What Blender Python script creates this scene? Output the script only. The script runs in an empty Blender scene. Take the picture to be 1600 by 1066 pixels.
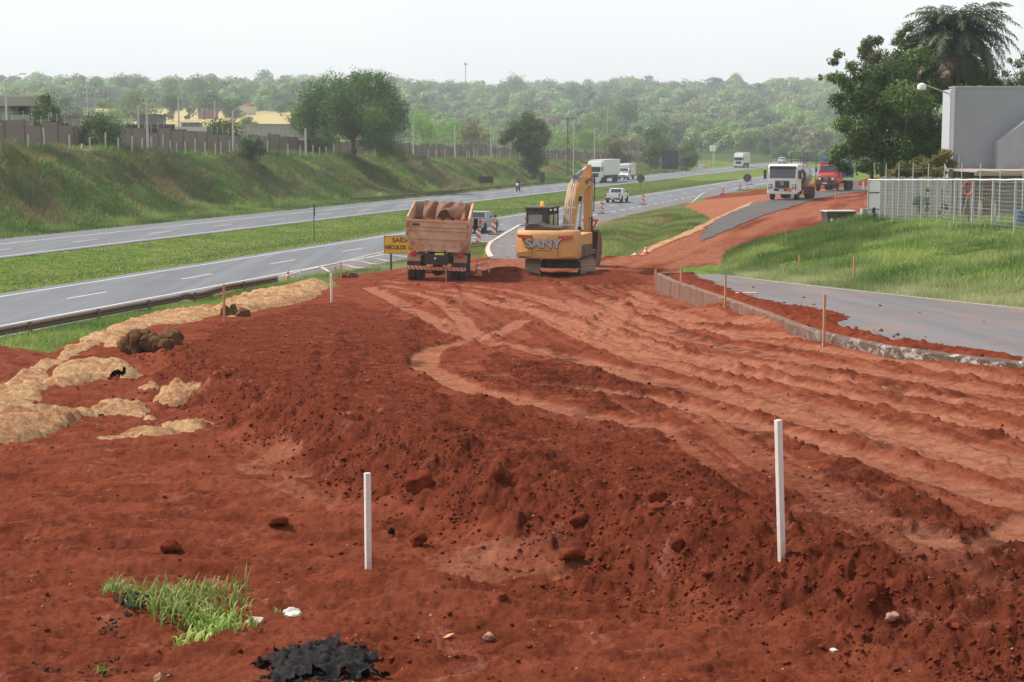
HAZE = True
import bpy, math, random
import numpy as np
from mathutils import Vector, Matrix
random.seed(7)
rng = np.random.default_rng(7)
scene = bpy.context.scene
COL = scene.collection
R = math.radians
F = 2700.0; CZ = 7.4; PITCH = math.atan(314 / 2700.0)
TH = math.atan(750 / 2700.0); CT, ST = math.cos(TH), math.sin(TH)

# ------------------------------------------------------------------ pixels of the photograph <-> places
def ray(px, py):
    a = (px - 800) / F; b = (533 - py) / F
    dy = math.cos(PITCH) + b * math.sin(PITCH); dz = -math.sin(PITCH) + b * math.cos(PITCH)
    return a / dy, dz / dy            # X per Y, z per Y
def at(px, py, Y):
    a, c = ray(px, py); return Vector((a * Y, Y, CZ + c * Y))
def uv2xy(u, v): return (v * CT + u * ST, -v * ST + u * CT)

# ------------------------------------------------------------------ noise
def _h(a, b, s):
    h = (a * 374761393 + b * 668265263 + s * 974711) & 0xffffffff
    h = ((h ^ (h >> 13)) * 1274126177) & 0xffffffff
    h = ((h ^ (h >> 15)) * 668265263) & 0xffffffff
    return ((h ^ (h >> 16)) & 0xffffff) / float(0x1000000)
def vn(x, y, s=0):
    xi = np.floor(x).astype(np.int64); yi = np.floor(y).astype(np.int64)
    xf = x - xi; yf = y - yi
    u = xf * xf * (3 - 2 * xf); w = yf * yf * (3 - 2 * yf)
    a = _h(xi, yi, s); b = _h(xi + 1, yi, s); c = _h(xi, yi + 1, s); d = _h(xi + 1, yi + 1, s)
    return (a + (b - a) * u) * (1 - w) + (c + (d - c) * u) * w
def fbm(x, y, s=0, o=4, g=.5):
    t = 0; a = 1; n = 0
    for k in range(o):
        t = t + a * vn(x * 2 ** k + 17.3 * k, y * 2 ** k - 9.1 * k, s + k); n += a; a *= g
    return t / n
def worley(x, y, s=0):
    xi = np.floor(x).astype(np.int64); yi = np.floor(y).astype(np.int64)
    best = np.full(x.shape, 9.0); rid = np.zeros(x.shape)
    for i in (-1, 0, 1):
        for j in (-1, 0, 1):
            cx = xi + i + _h(xi + i, yi + j, s); cy = yi + j + _h(xi + i, yi + j, s + 5)
            d = (x - cx) ** 2 + (y - cy) ** 2
            m = d < best
            best = np.where(m, d, best); rid = np.where(m, _h(xi + i, yi + j, s + 9), rid)
    return np.sqrt(best), rid
def ss(x):
    x = np.clip(x, 0, 1); return x * x * (3 - 2 * x)
def inpoly(X, Y, poly):
    X = np.asarray(X); Y = np.asarray(Y); ins = np.zeros(X.shape, bool)
    n = len(poly)
    x0 = min(p[0] for p in poly); x1 = max(p[0] for p in poly); y0 = min(p[1] for p in poly); y1 = max(p[1] for p in poly)
    bb = (X >= x0) & (X <= x1) & (Y >= y0) & (Y <= y1)
    xs = X[bb]; ys = Y[bb]; r = np.zeros(xs.shape, bool)
    for i in range(n):
        ax, ay = poly[i][:2]; bx, by = poly[(i + 1) % n][:2]
        if ay == by: continue
        c = ((ay > ys) != (by > ys)) & (xs < (bx - ax) * (ys - ay) / (by - ay) + ax)
        r ^= c
    ins[bb] = r
    return ins
def dline(X, Y, pts, lim=2.0):
    """distance to a polyline and arc length along it, where closer than lim"""
    D = np.full(X.shape, 99.0); S = np.zeros(X.shape); s0 = 0
    for (ax, ay), (bx, by) in zip(pts[:-1], pts[1:]):
        L = math.hypot(bx - ax, by - ay)
        m = (X > min(ax, bx) - lim) & (X < max(ax, bx) + lim) & (Y > min(ay, by) - lim) & (Y < max(ay, by) + lim)
        x = X[m]; y = Y[m]
        t = np.clip(((x - ax) * (bx - ax) + (y - ay) * (by - ay)) / (L * L + 1e-9), 0, 1)
        d = np.hypot(x - ax - t * (bx - ax), y - ay - t * (by - ay))
        o = D[m]; q = d < o
        D[m] = np.where(q, d, o); S[m] = np.where(q, s0 + t * L, S[m]); s0 += L
    return D, S
def smooth(pts, n=6):
    """Catmull-Rom through the points"""
    P = [pts[0]] + list(pts) + [pts[-1]]; out = []
    for i in range(1, len(P) - 2):
        for k in range(n):
            t = k / n
            out.append(tuple(.5 * ((2 * P[i][c]) + (-P[i - 1][c] + P[i + 1][c]) * t + (2 * P[i - 1][c] - 5 * P[i][c] + 4 * P[i + 1][c] - P[i + 2][c]) * t * t
                       + (-P[i - 1][c] + 3 * P[i][c] - 3 * P[i + 1][c] + P[i + 2][c]) * t ** 3) for c in range(len(P[0]))))
    out.append(tuple(pts[-1])); return out

# ------------------------------------------------------------------ objects
def tag(o, label=None, cat=None, group=None, kind=None):
    if label: o['label'] = label
    if cat: o['category'] = cat
    if group: o['group'] = group
    if kind: o['kind'] = kind
    return o
def empty(name, loc, rz=0.0, label=None, cat=None, group=None, scale=None, rot=None):
    o = bpy.data.objects.new(name, None); COL.objects.link(o)
    o.location = loc; o.rotation_euler = rot if rot else (0, 0, rz); o.empty_display_size = .3
    if scale: o.scale = scale
    return tag(o, label, cat, group)
def mesh_np(name, V, Fq, mat, parent=None, attrs=None, smooth=False, link=True):
    """V (n,3); Fq (m,k) with k = 3 or 4, all faces alike"""
    V = np.asarray(V, np.float32); Fq = np.asarray(Fq, np.int32); k = Fq.shape[1]
    me = bpy.data.meshes.new(name); me.vertices.add(len(V)); me.vertices.foreach_set('co', V.ravel())
    me.loops.add(Fq.size); me.loops.foreach_set('vertex_index', Fq.ravel())
    me.polygons.add(len(Fq)); me.polygons.foreach_set('loop_start', np.arange(0, Fq.size, k, dtype=np.int32))
    me.polygons.foreach_set('loop_total', np.full(len(Fq), k, np.int32))
    if smooth: me.polygons.foreach_set('use_smooth', np.ones(len(Fq), bool))
    for an, av in (attrs or {}).items():
        a = me.attributes.new(an, 'FLOAT', 'POINT'); a.data.foreach_set('value', np.asarray(av, np.float32).ravel())
    me.update(calc_edges=True)
    me.materials.append(mat)
    if not link: return me
    o = bpy.data.objects.new(name, me); COL.objects.link(o)
    if parent: o.parent = parent
    return o
class MB:
    def __init__(s): s.v = []; s.f = []
    def add(s, vs, fs):
        n = len(s.v); s.v += [tuple(p) for p in vs]; s.f += [tuple(i + n for i in f) for f in fs]; return s
    def box(s, c, d, M=None, taper=None):
        x, y, z = d[0] / 2, d[1] / 2, d[2] / 2; tx, ty = taper or (1, 1)
        vs = [(-x, -y, -z), (x, -y, -z), (x, y, -z), (-x, y, -z), (-x * tx, -y * ty, z), (x * tx, -y * ty, z), (x * tx, y * ty, z), (-x * tx, y * ty, z)]
        if M is not None: vs = [M @ Vector(p) for p in vs]
        vs = [(p[0] + c[0], p[1] + c[1], p[2] + c[2]) for p in vs]
        return s.add(vs, [(0, 3, 2, 1), (4, 5, 6, 7), (0, 1, 5, 4), (1, 2, 6, 5), (2, 3, 7, 6), (3, 0, 4, 7)])
    def hexa(s, b, t):
        """bottom and top rings of the same length"""
        n = len(b)
        return s.add(list(b) + list(t), [tuple(reversed(range(n))), tuple(range(n, 2 * n))] + [(i, (i + 1) % n, n + (i + 1) % n, n + i) for i in range(n)])
    def prism(s, prof, a, b, axis='x'):
        """outline (p, q) pushed along an axis: x -> (y, z), y -> (x, z), z -> (x, y)"""
        f = {'x': lambda p, t: (t, p[0], p[1]), 'y': lambda p, t: (p[0], t, p[1]), 'z': lambda p, t: (p[0], p[1], t)}[axis]
        return s.hexa([f(p, a) for p in prof], [f(p, b) for p in prof])
    def tube(s, pts, r, n=8, cap=True):
        pts = [Vector(p) for p in pts]; rr = r if isinstance(r, (list, tuple)) else [r] * len(pts)
        rings = []; up = Vector((0, 0, 1))
        for i, p in enumerate(pts):
            d = (pts[min(i + 1, len(pts) - 1)] - pts[max(i - 1, 0)]).normalized()
            a = d.cross(up)
            if a.length < .05: a = d.cross(Vector((0, 1, 0)))
            a.normalize(); b = d.cross(a).normalized()
            rings.append([p + (a * math.cos(2 * math.pi * k / n) + b * math.sin(2 * math.pi * k / n)) * rr[i] for k in range(n)])
        vs = [q for g in rings for q in g]; fs = []
        for i in range(len(pts) - 1):
            for k in range(n): fs.append((i * n + k, i * n + (k + 1) % n, (i + 1) * n + (k + 1) % n, (i + 1) * n + k))
        if cap: fs += [tuple(reversed(range(n))), tuple(range((len(pts) - 1) * n, len(pts) * n))]
        return s.add(vs, fs)
    def lathe(s, prof, c, axis='z', n=20):
        """prof: (radius, height)"""
        vs = []
        for r, h in prof:
            for k in range(n):
                a = 2 * math.pi * k / n; p, q = r * math.cos(a), r * math.sin(a)
                vs.append({'z': (p, q, h), 'x': (h, p, q), 'y': (p, h, q)}[axis])
        vs = [(p[0] + c[0], p[1] + c[1], p[2] + c[2]) for p in vs]
        m = len(prof); fs = [(i * n + k, i * n + (k + 1) % n, (i + 1) * n + (k + 1) % n, (i + 1) * n + k) for i in range(m - 1) for k in range(n)]
        fs += [tuple(reversed(range(n))), tuple(range((m - 1) * n, m * n))]
        return s.add(vs, fs)
    def rings(s, rs, cap=True):
        n = len(rs[0]); vs = [q for g in rs for q in g]
        fs = [(i * n + k, i * n + (k + 1) % n, (i + 1) * n + (k + 1) % n, (i + 1) * n + k) for i in range(len(rs) - 1) for k in range(n)]
        if cap: fs += [tuple(reversed(range(n))), tuple(range((len(rs) - 1) * n, len(rs) * n))]
        return s.add(vs, fs)
    def rock(s, c, d, seed=0, n=2):
        import bmesh
        bm = bmesh.new(); bmesh.ops.create_icosphere(bm, subdivisions=n, radius=1)
        r = random.Random(seed); dirs = [Vector((r.gauss(0, 1), r.gauss(0, 1), r.gauss(0, 1))).normalized() for _ in range(14)]
        offs = [r.uniform(.62, .95) for _ in dirs]
        vs = []
        for v in bm.verts:
            p = v.co.copy()
            for q, o in zip(dirs, offs):
                t = p.dot(q)
                if t > o: p -= q * (t - o)
            p *= 1 + r.uniform(-.05, .05)
            vs.append((c[0] + p.x * d[0], c[1] + p.y * d[1], c[2] + p.z * d[2]))
        fs = [tuple(v.index for v in f.verts) for f in bm.faces]; bm.free()
        return s.add(vs, fs)
    def build(s, name, mat, parent=None, smooth=False, bevel=0, link=True, seg=2):
        me = bpy.data.meshes.new(name); me.from_pydata(s.v, [], s.f); me.update()
        import bmesh
        bm = bmesh.new(); bm.from_mesh(me); bmesh.ops.recalc_face_normals(bm, faces=bm.faces)
        if bevel:
            bmesh.ops.bevel(bm, geom=[e for e in bm.edges if len(e.link_faces) == 2 and e.calc_face_angle(0) > .5], offset=bevel, segments=seg, affect='EDGES', profile=.5, clamp_overlap=True)
        bm.to_mesh(me); bm.free()
        if smooth:
            me.polygons.foreach_set('use_smooth', [True] * len(me.polygons)); me.set_sharp_from_angle(angle=R(38))
        me.materials.append(mat)
        o = bpy.data.objects.new(name, me)
        if link: COL.objects.link(o)
        if parent: o.parent = parent
        return o
def kids(o): return [c for c in bpy.data.objects if c.parent == o]
def copy_tree(o, parent=None):
    c = o.copy(); COL.objects.link(c); c.parent = parent
    for ch in kids(o): copy_tree(ch, c)
    return c

# ------------------------------------------------------------------ materials
def new_mat(name):
    m = bpy.data.materials.new(name); m.use_nodes = True; nt = m.node_tree
    for n in list(nt.nodes): nt.nodes.remove(n)
    o = nt.nodes.new('ShaderNodeOutputMaterial'); b = nt.nodes.new('ShaderNodeBsdfPrincipled')
    nt.links.new(b.outputs[0], o.inputs[0]); return m, nt, b
def N(nt, t, **kw):
    n = nt.nodes.new(t)
    for k, v in kw.items():
        if k.startswith('i_'): n.inputs[k[2:].replace('_', ' ')].default_value = v
        else: setattr(n, k, v)
    return n
def noise(nt, sc, det=5, rough=.6, vec=None, dist=0):
    n = N(nt, 'ShaderNodeTexNoise'); n.inputs['Scale'].default_value = sc; n.inputs['Detail'].default_value = det
    n.inputs['Roughness'].default_value = rough; n.inputs['Distortion'].default_value = dist
    if vec is not None: nt.links.new(vec, n.inputs['Vector'])
    return n.outputs['Fac']
def ramp(nt, fac, stops):
    r = N(nt, 'ShaderNodeValToRGB'); e = r.color_ramp.elements
    while len(e) < len(stops): e.new(.5)
    for q, (p, c) in zip(e, stops):
        q.position = p; q.color = (c, c, c, 1) if isinstance(c, (int, float)) else (c[0], c[1], c[2], 1)
    nt.links.new(fac, r.inputs[0]); return r.outputs[0]
def mix(nt, f, a, b, mode='MIX'):
    m = N(nt, 'ShaderNodeMix', data_type='RGBA', blend_type=mode)
    for i, x in ((0, f), (6, a), (7, b)):
        if isinstance(x, (int, float)): m.inputs[i].default_value = x if i == 0 else (x, x, x, 1)
        elif isinstance(x, tuple): m.inputs[i].default_value = (x[0], x[1], x[2], 1)
        else: nt.links.new(x, m.inputs[i])
    return m.outputs[2]
def mth(nt, op, a, b=0.0, clamp=False):
    m = N(nt, 'ShaderNodeMath', operation=op, use_clamp=clamp)
    for i, x in enumerate((a, b)):
        if isinstance(x, (int, float)): m.inputs[i].default_value = x
        else: nt.links.new(x, m.inputs[i])
    return m.outputs[0]
def attr(nt, n): return N(nt, 'ShaderNodeAttribute', attribute_name=n).outputs['Fac']
def bump(nt, b, h, dist=.02, st=.5):
    n = N(nt, 'ShaderNodeBump'); n.inputs['Strength'].default_value = st; n.inputs['Distance'].default_value = dist
    nt.links.new(h, n.inputs['Height']); nt.links.new(n.outputs[0], b.inputs['Normal'])
def obj_co(nt): return N(nt, 'ShaderNodeTexCoord').outputs['Object']
DUST = (.42, .2, .11)
_mc = {}
def mat(name, c, rough=.55, metal=0.0, dust=0.0, dcol=DUST, sc=1.5, var=.12, coat=0.0, bmp=0.0, bsc=20, emit=None, spec=.5, low=0.0):
    """paint, steel, plastic, concrete: slight tone changes, and blotchy dust that settles more near the bottom (low = height it reaches)"""
    if name in _mc: return _mc[name]
    m, nt, b = new_mat(name); co = obj_co(nt)
    n1 = noise(nt, sc, 4, .6, co)
    col = mix(nt, n1, tuple(x * (1 - var) for x in c), tuple(min(1, x * (1 + var)) for x in c))
    b.inputs['Roughness'].default_value = rough
    if dust > 0:
        n2 = noise(nt, sc * 1.7, 7, .7, co, .5); f = ramp(nt, n2, [(.35, 0), (.72, 1)])
        f = mth(nt, 'MULTIPLY', f, dust, True)
        if low > 0:
            z = N(nt, 'ShaderNodeSeparateXYZ'); nt.links.new(co, z.inputs[0])
            g = mth(nt, 'SUBTRACT', 1.0, mth(nt, 'DIVIDE', z.outputs[2], low), True)
            f = mth(nt, 'ADD', f, mth(nt, 'MULTIPLY', g, mth(nt, 'MULTIPLY', n2, 1.3)), True)
        col = mix(nt, f, col, dcol)
        nt.links.new(mth(nt, 'ADD', mth(nt, 'MULTIPLY', f, .5), rough, True), b.inputs['Roughness'])
    nt.links.new(col, b.inputs['Base Color']); b.inputs['Metallic'].default_value = metal
    b.inputs['Coat Weight'].default_value = coat; b.inputs['Specular IOR Level'].default_value = spec
    if bmp: bump(nt, b, noise(nt, bsc, 5, .6, co), bmp, .6)
    if emit: b.inputs['Emission Color'].default_value = (*emit[:3], 1); b.inputs['Emission Strength'].default_value = emit[3]
    _mc[name] = m; return m
def leaf_mat(name, c1, c2, tr=.3, rough=.55):
    """leaf and grass surfaces; 'tint' runs 0..1 per leaf, clump by clump"""
    if name in _mc: return _mc[name]
    m, nt, b = new_mat(name)
    col = mix(nt, attr(nt, 'tint'), c1, c2)
    rnd = N(nt, 'ShaderNodeObjectInfo').outputs['Random']
    hs = N(nt, 'ShaderNodeHueSaturation'); nt.links.new(col, hs.inputs['Color'])
    nt.links.new(mth(nt, 'ADD', .485, mth(nt, 'MULTIPLY', rnd, .03)), hs.inputs['Hue'])
    nt.links.new(mth(nt, 'ADD', .72, mth(nt, 'MULTIPLY', rnd, .6)), hs.inputs['Value'])
    col = hs.outputs[0]
    nt.links.new(col, b.inputs['Base Color']); b.inputs['Roughness'].default_value = rough; b.inputs['Specular IOR Level'].default_value = .3
    t = N(nt, 'ShaderNodeBsdfTranslucent'); nt.links.new(col, t.inputs[0])
    ms = N(nt, 'ShaderNodeMixShader'); ms.inputs[0].default_value = tr
    nt.links.new(b.outputs[0], ms.inputs[1]); nt.links.new(t.outputs[0], ms.inputs[2])
    nt.links.new(ms.outputs[0], nt.nodes['Material Output'].inputs[0])
    _mc[name] = m; return m
# ------------------------------------------------------------------ terrain
YZ = [-60, 0, 56, 66, 76, 90, 105, 145, 180, 260, 400]; ZZ = [8, 5.36, 2.0, 1.65, 1.4, 1.5, 1.8, 2.4, 2.2, 1.0, 0.0]
def zp(Y): return np.interp(Y, YZ, ZZ)
def drop(Y): return np.interp(Y, [0, 20, 28, 36, 45], [.47, .42, .33, .14, .0])
def XL(Y): return np.interp(Y, [-20, 15, 20, 27.5, 31, 36.5, 43, 51, 54, 63, 69, 75, 85, 95, 105, 115, 131, 152, 180, 240, 400], [-9, -8, -7.8, -8.2, -8.7, -9.5, -9.9, -10.1, -9.8, -9.2, -8.5, -7.8, -2.5, 4, 9, 13, 17.5, 24, 33, 48, 90])
def XP(Y): return np.interp(Y, [0, 8, 10, 11.5, 13.5, 17.3, 23, 28, 35, 45], [9.5, 4.6, 3.0, 1.75, .5, -1.0, -3.2, -5.1, -6.9, -9])
def XK(Y): return np.interp(Y, [-20, 18, 22, 24, 25.5, 26.8, 28.5, 31.8, 34.5, 39, 49.6, 60, 67, 68.6], [40, 15, 10.4, 8.7, 7.5, 6.9, 6.3, 5.85, 5.75, 5.8, 5.7, 5.55, 5.7, 7.2])
def XF(Y): return np.interp(Y, [0, 20, 30, 43, 56.5, 74, 80], [30, 20, 16, 12.7, 10.2, 7.4, 6.5])
def zr(Y): return 2.2 + .045 * (66 - Y)
DITCH = []
BUMPS = []
def H(X, Y):
    X = np.asarray(X, float); Y = np.asarray(Y, float)
    v = X * CT - Y * ST; u = X * ST + Y * CT
    Hb = np.clip(6.6 - (u - 142) * .0178, .8, 7.4)
    wob = (fbm(u / 9, v / 9, 31, 2) - .5)
    base = Hb * ss((-76.3 - v + wob * 4) / (11 + 4 * wob)) + .0
    base = base - .4 * np.sin(np.pi * np.clip((v + 60.3) / 14.1, 0, 1)) ** 2
    tt = X / np.maximum(Y, 1)
    wl = ss((-.02 - tt) / .1)
    hl = np.interp(Y, [340, 560, 760, 1300, 1800, 2700], [0, 11, 17, 36, 51, 46])
    hr = np.interp(Y, [600, 800, 1000, 1400, 1800, 2700], [0, 4, 12, 33, 53, 48])
    hill = hl * wl + hr * (1 - wl)
    base = base + hill + (fbm(X / 260, Y / 260, 40, 2) - .5) * 16 * ss((Y - 800) / 900)
    base = base - .5 * ss((v + 35) / 5) * (1 - ss((Y - 62) / 20))
    z0 = zp(Y); xl = XL(Y); dist = np.maximum(0, xl - X)
    xh = (-35.8 + ST * Y) / CT
    kf = z0 / np.maximum(xl - xh, 1)
    k = .62 + (kf - .62) * ss((Y - 58) / 24)
    fill = z0 - k * dist
    # platform edge and the lower terrace
    d = drop(Y); wd = (fbm(X * 1.1, Y * 1.1, 50, 3) - .5)
    e = (XP(Y) - X + wd * .5)
    fill = fill - d * ss((e + .2) / 1.15) + .03 * np.exp(-((e + .5) / .5) ** 2) * (d > .02) * (X > xl)
    # soil banked against the kerb
    xk = XK(Y)
    fill = fill + (.20 + .27 * np.exp(-((Y - 43) / 8) ** 2)) * np.exp(-np.maximum(xk - X, 0) / .7) * ss((Y - 20) / 6) * (1 - ss((Y - 58) / 6)) * (.6 + .8 * vn(Y * .35, Y * 0, 3)) * (X < xk)
    xf = XF(Y)
    road = zr(Y) + 0 * X
    fx = np.interp(Y, [43, 66.7, 85.7, 92], [19.8, 19.4, 18.2, 18])
    zf = np.interp(Y, [43, 66.7, 85.7, 120], [4.3, 3.87, 3.43, 3.0])
    foot = xf + 1.3
    kn = road + (zf - road) * np.clip((X - foot) / np.maximum(fx - foot, 1), 0, 1) ** .8
    r1 = np.where(X < foot, road, kn)
    xh2 = np.interp(Y, [74, 86, 97, 111, 130, 180], [8.6, 10.3, 14.0, 19.6, 26, 40])
    kn2 = z0 + (zf - z0) * np.clip((X - xh2) / np.maximum(fx - xh2, 2), 0, 1) ** .75
    back = z0 + np.clip((X - xh2) * .06, 0, .9)
    kn2 = kn2 + (back - kn2) * ss((Y - 88) / 8)
    r2 = np.where(X < xh2, z0, kn2)
    w = ss((Y - 68.6) / 6)
    right = r1 * (1 - w) + r2 * w
    isr = np.where(Y < 69, X > xk, X > xh2)
    z = np.where(isr & (Y < 300), np.where(X > xl, right, fill), fill)
    z = np.where((v > -36) & (X > xh - .2), np.maximum(base, z * (1 - ss((Y - 300) / 100)) + base * ss((Y - 300) / 100)), base)
    if DITCH:
        D, S = dline(X, Y, DITCH, 3.5); z = z - .45 * np.exp(-(D / .9) ** 2)
    for bx, by, bh, br in BUMPS:
        m = (abs(X - bx) < 3.5 * br) & (abs(Y - by) < 3.5 * br)
        z = z + np.where(m, bh * np.exp(-((X - bx) ** 2 + (Y - by) ** 2) / br ** 2), 0)
    return z
_YS = np.concatenate([np.linspace(4, 30, 1300), np.geomspace(30.02, 2600, 5200)])
def G(px, py):
    a, c = ray(px, py); zr_ = CZ + c * _YS; hz = H(a * _YS, _YS)
    i = np.argmax(hz > zr_)
    if not hz[i] > zr_[i]: i = len(_YS) - 1
    Y = _YS[i]
    if i > 0:
        d0 = zr_[i - 1] - hz[i - 1]; d1 = hz[i] - zr_[i]; t = d0 / (d0 + d1 + 1e-9); Y = _YS[i - 1] + t * (_YS[i] - _YS[i - 1])
    return Vector((a * Y, Y, float(H(np.array([a * Y]), np.array([Y]))[0])))
def T(px, py, lift=0.0):
    """where the ray meets the plane of the fill terrace, whatever the edges do"""
    a, c = ray(px, py); i = np.argmax(zp(_YS) - drop(_YS) + lift > CZ + c * _YS); return (a * _YS[i], _YS[i])
def GP(pts): return [tuple(G(*p)[:2]) for p in pts]
def TP(pts): return [T(*p) for p in pts]
def hz(x, y): return float(H(np.array([x]), np.array([y]))[0])

DITCH += GP([(967, 397), (985, 384), (1000, 372), (1020, 350), (1050, 340), (1080, 331)])
for px, py, h, r in [(800, 434, .4, 1.5), (775, 430, .22, 1.2), (880, 449, .22, .6), (866, 452, .12, .5), (904, 455, .2, .55), (956, 436, .42, 1.5), (978, 440, .15, 1.4),
                     (563, 905, .07, .35), (620, 922, .09, .5), (690, 940, .07, .5), (1440, 905, -.08, .6), (1330, 925, .05, .4), (1530, 985, -.1, .5), (1270, 1010, .04, .3)]:
    g = G(px, py); BUMPS.append((g.x, g.y, h, r))

P_HAUL = GP([(515, 441), (560, 430), (600, 424), (640, 418), (735, 404), (765, 403.5), (905, 404), (940, 403), (985, 400), (1050, 372), (1100, 352), (1112, 345), (1065, 324), (1101, 312), (1150, 303), (1195, 295), (1300, 284), (1420, 283),
             (1420, 300), (1345, 331), (1290, 351), (1230, 374), (1160, 397), (1130, 409), (1070, 418), (1040, 430), (1040, 470), (700, 520), (515, 520)])
TRACKS = [([(576, 449), (625, 475), (700, 516), (745, 541), (812, 561), (887, 584), (1000, 625), (1200, 690), (1400, 760), (1600, 825)], .62),
          ([(816, 501), (782, 527), (730, 544), (685, 561), (662, 584), (677, 614), (719, 644), (790, 668), (900, 700), (1040, 730)], .5),
          ([(580, 452), (650, 460), (695, 478), (722, 505), (740, 540)], .5), ([(960, 470), (956, 500), (946, 530)], .6),
          ([(600, 446), (700, 462), (780, 478), (880, 505), (1000, 560), (1200, 610), (1400, 655), (1600, 700)], .55),
          ([(940, 468), (1000, 508), (1052, 535), (1150, 565), (1262, 598), (1412, 632), (1600, 668)], .6),
          ([(800, 470), (900, 510), (960, 545), (1020, 575), (1112, 605), (1262, 650), (1412, 690), (1600, 742)], .55),
          ([(700, 452), (760, 470), (830, 488), (900, 530), (1010, 590), (1150, 645), (1300, 700), (1600, 800)], .5),
          ([(890, 470), (960, 495), (1060, 520), (1200, 548), (1400, 590), (1600, 620)], .5),
          ([(850, 640), (1000, 665), (1150, 715), (1300, 770), (1460, 830), (1600, 880)], .45),
          ([(990, 455), (1040, 490), (1100, 512), (1200, 530)], .5),
          ([(600, 440), (680, 446), (760, 450), (860, 470), (940, 500)], .5),
          ([(1600, 900), (1560, 940), (1500, 960), (1440, 930)], .35)]
TR = [(smooth(TP(p), 5), w) for p, w in TRACKS]
TR += [([(x + o, y) for x, y in p], w * .55) for p, w in TR[5:9] for o in (.95,)]
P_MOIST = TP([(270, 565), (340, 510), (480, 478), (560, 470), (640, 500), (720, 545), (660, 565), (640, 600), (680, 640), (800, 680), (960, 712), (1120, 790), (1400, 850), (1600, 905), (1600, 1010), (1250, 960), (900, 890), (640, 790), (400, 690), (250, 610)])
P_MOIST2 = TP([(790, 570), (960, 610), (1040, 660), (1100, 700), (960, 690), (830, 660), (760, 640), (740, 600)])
P_EXCSHADE = GP([(735, 432), (770, 424), (822, 421), (950, 422), (1010, 440), (985, 450), (900, 452), (850, 440), (760, 440)])  # darker soil round the excavator, its cast shadow painted in
P_DRY1 = TP([(600, 868), (700, 874), (850, 880), (920, 905), (780, 915), (650, 905)]); P_DRY2 = TP([(330, 690), (420, 700), (560, 760), (520, 800), (400, 760)])
P_FIELD = GP([(150, 170), (300, 170), (462, 176), (462, 197), (460, 205), (300, 206), (150, 206)])
P_PALE = GP([(905, 404), (905, 380), (935, 352), (1022, 330), (1082, 318), (1120, 312), (1190, 300), (1190, 306), (1060, 330), (1010, 350), (985, 380), (940, 403)]) 
P_ORNG = GP([(1065, 323), (1101, 311), (1195, 295), (1300, 284), (1345, 284), (1345, 293), (1250, 304), (1195, 313), (1137, 333), (1112, 344)])
def masks(X, Y):
    v = X * CT - Y * ST
    n1 = fbm(X * .6, Y * .6, 60, 3) - .5; n2 = fbm(X * .13, Y * .13, 66, 3) - .5
    Xw = X + n1 * 1.2; Yw = Y + n1 * 2.4
    sx = np.clip(Y / 60, .3, 1)
    Xp = X + n1 * .5 * sx
    dfill = XL(Y) - X
    fillz = (dfill + n1 * 1.5 < np.interp(Y, [0, 40, 60, 75], [14, 6.5, 1.5, .6])) & (Y < 78) & (Xp < XK(Y))
    dirt = fillz & (Y < 69) | ((Y < 20) & (X < XK(Y))) | inpoly(Xw, Yw, P_HAUL) & (Y > 60)
    dirt = dirt | ((v > -34.3 + n1 * 3) & (v < -29 + n2 * 8) & (Y > 50) & (Y < 62) & (X < -14))
    red = (n2 > .12) & (v > -36) & (Y > 78) & (Y < 150) & (X < XL(Y) + 1)
    dirt = (dirt | (red & (n1 > -.05))).astype(float)
    back = ((X > 24) & (Y > 150) & (Y < 260) & (n2 > -.05)); dirt = np.where(back, 1, dirt)
    moist_shade = ss(.5 + n1 * 3) * 0
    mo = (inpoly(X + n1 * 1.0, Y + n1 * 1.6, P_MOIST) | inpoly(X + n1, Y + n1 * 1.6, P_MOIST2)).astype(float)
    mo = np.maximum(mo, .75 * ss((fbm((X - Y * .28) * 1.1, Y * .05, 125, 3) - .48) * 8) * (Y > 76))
    mo = np.maximum(mo, (inpoly(X + n1 * .8, Y + n1, P_EXCSHADE)).astype(float))
    e = XP(Y) - X
    mo = np.maximum(mo, ((e > -.6 + n1) & (e < .7 + n1) & (Y < 30)).astype(float))
    field = inpoly(X, Y, P_FIELD).astype(float)
    pale = (inpoly(Xw, Yw, P_PALE) | ((X > XF(Y) - .05) & (X < XF(Y) + 1.9 + n1 * 1.2) & (Y < 73) & (Y > 10))).astype(float)
    return dirt, mo, field, pale, n1, n2
RIDGE = [None]
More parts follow.
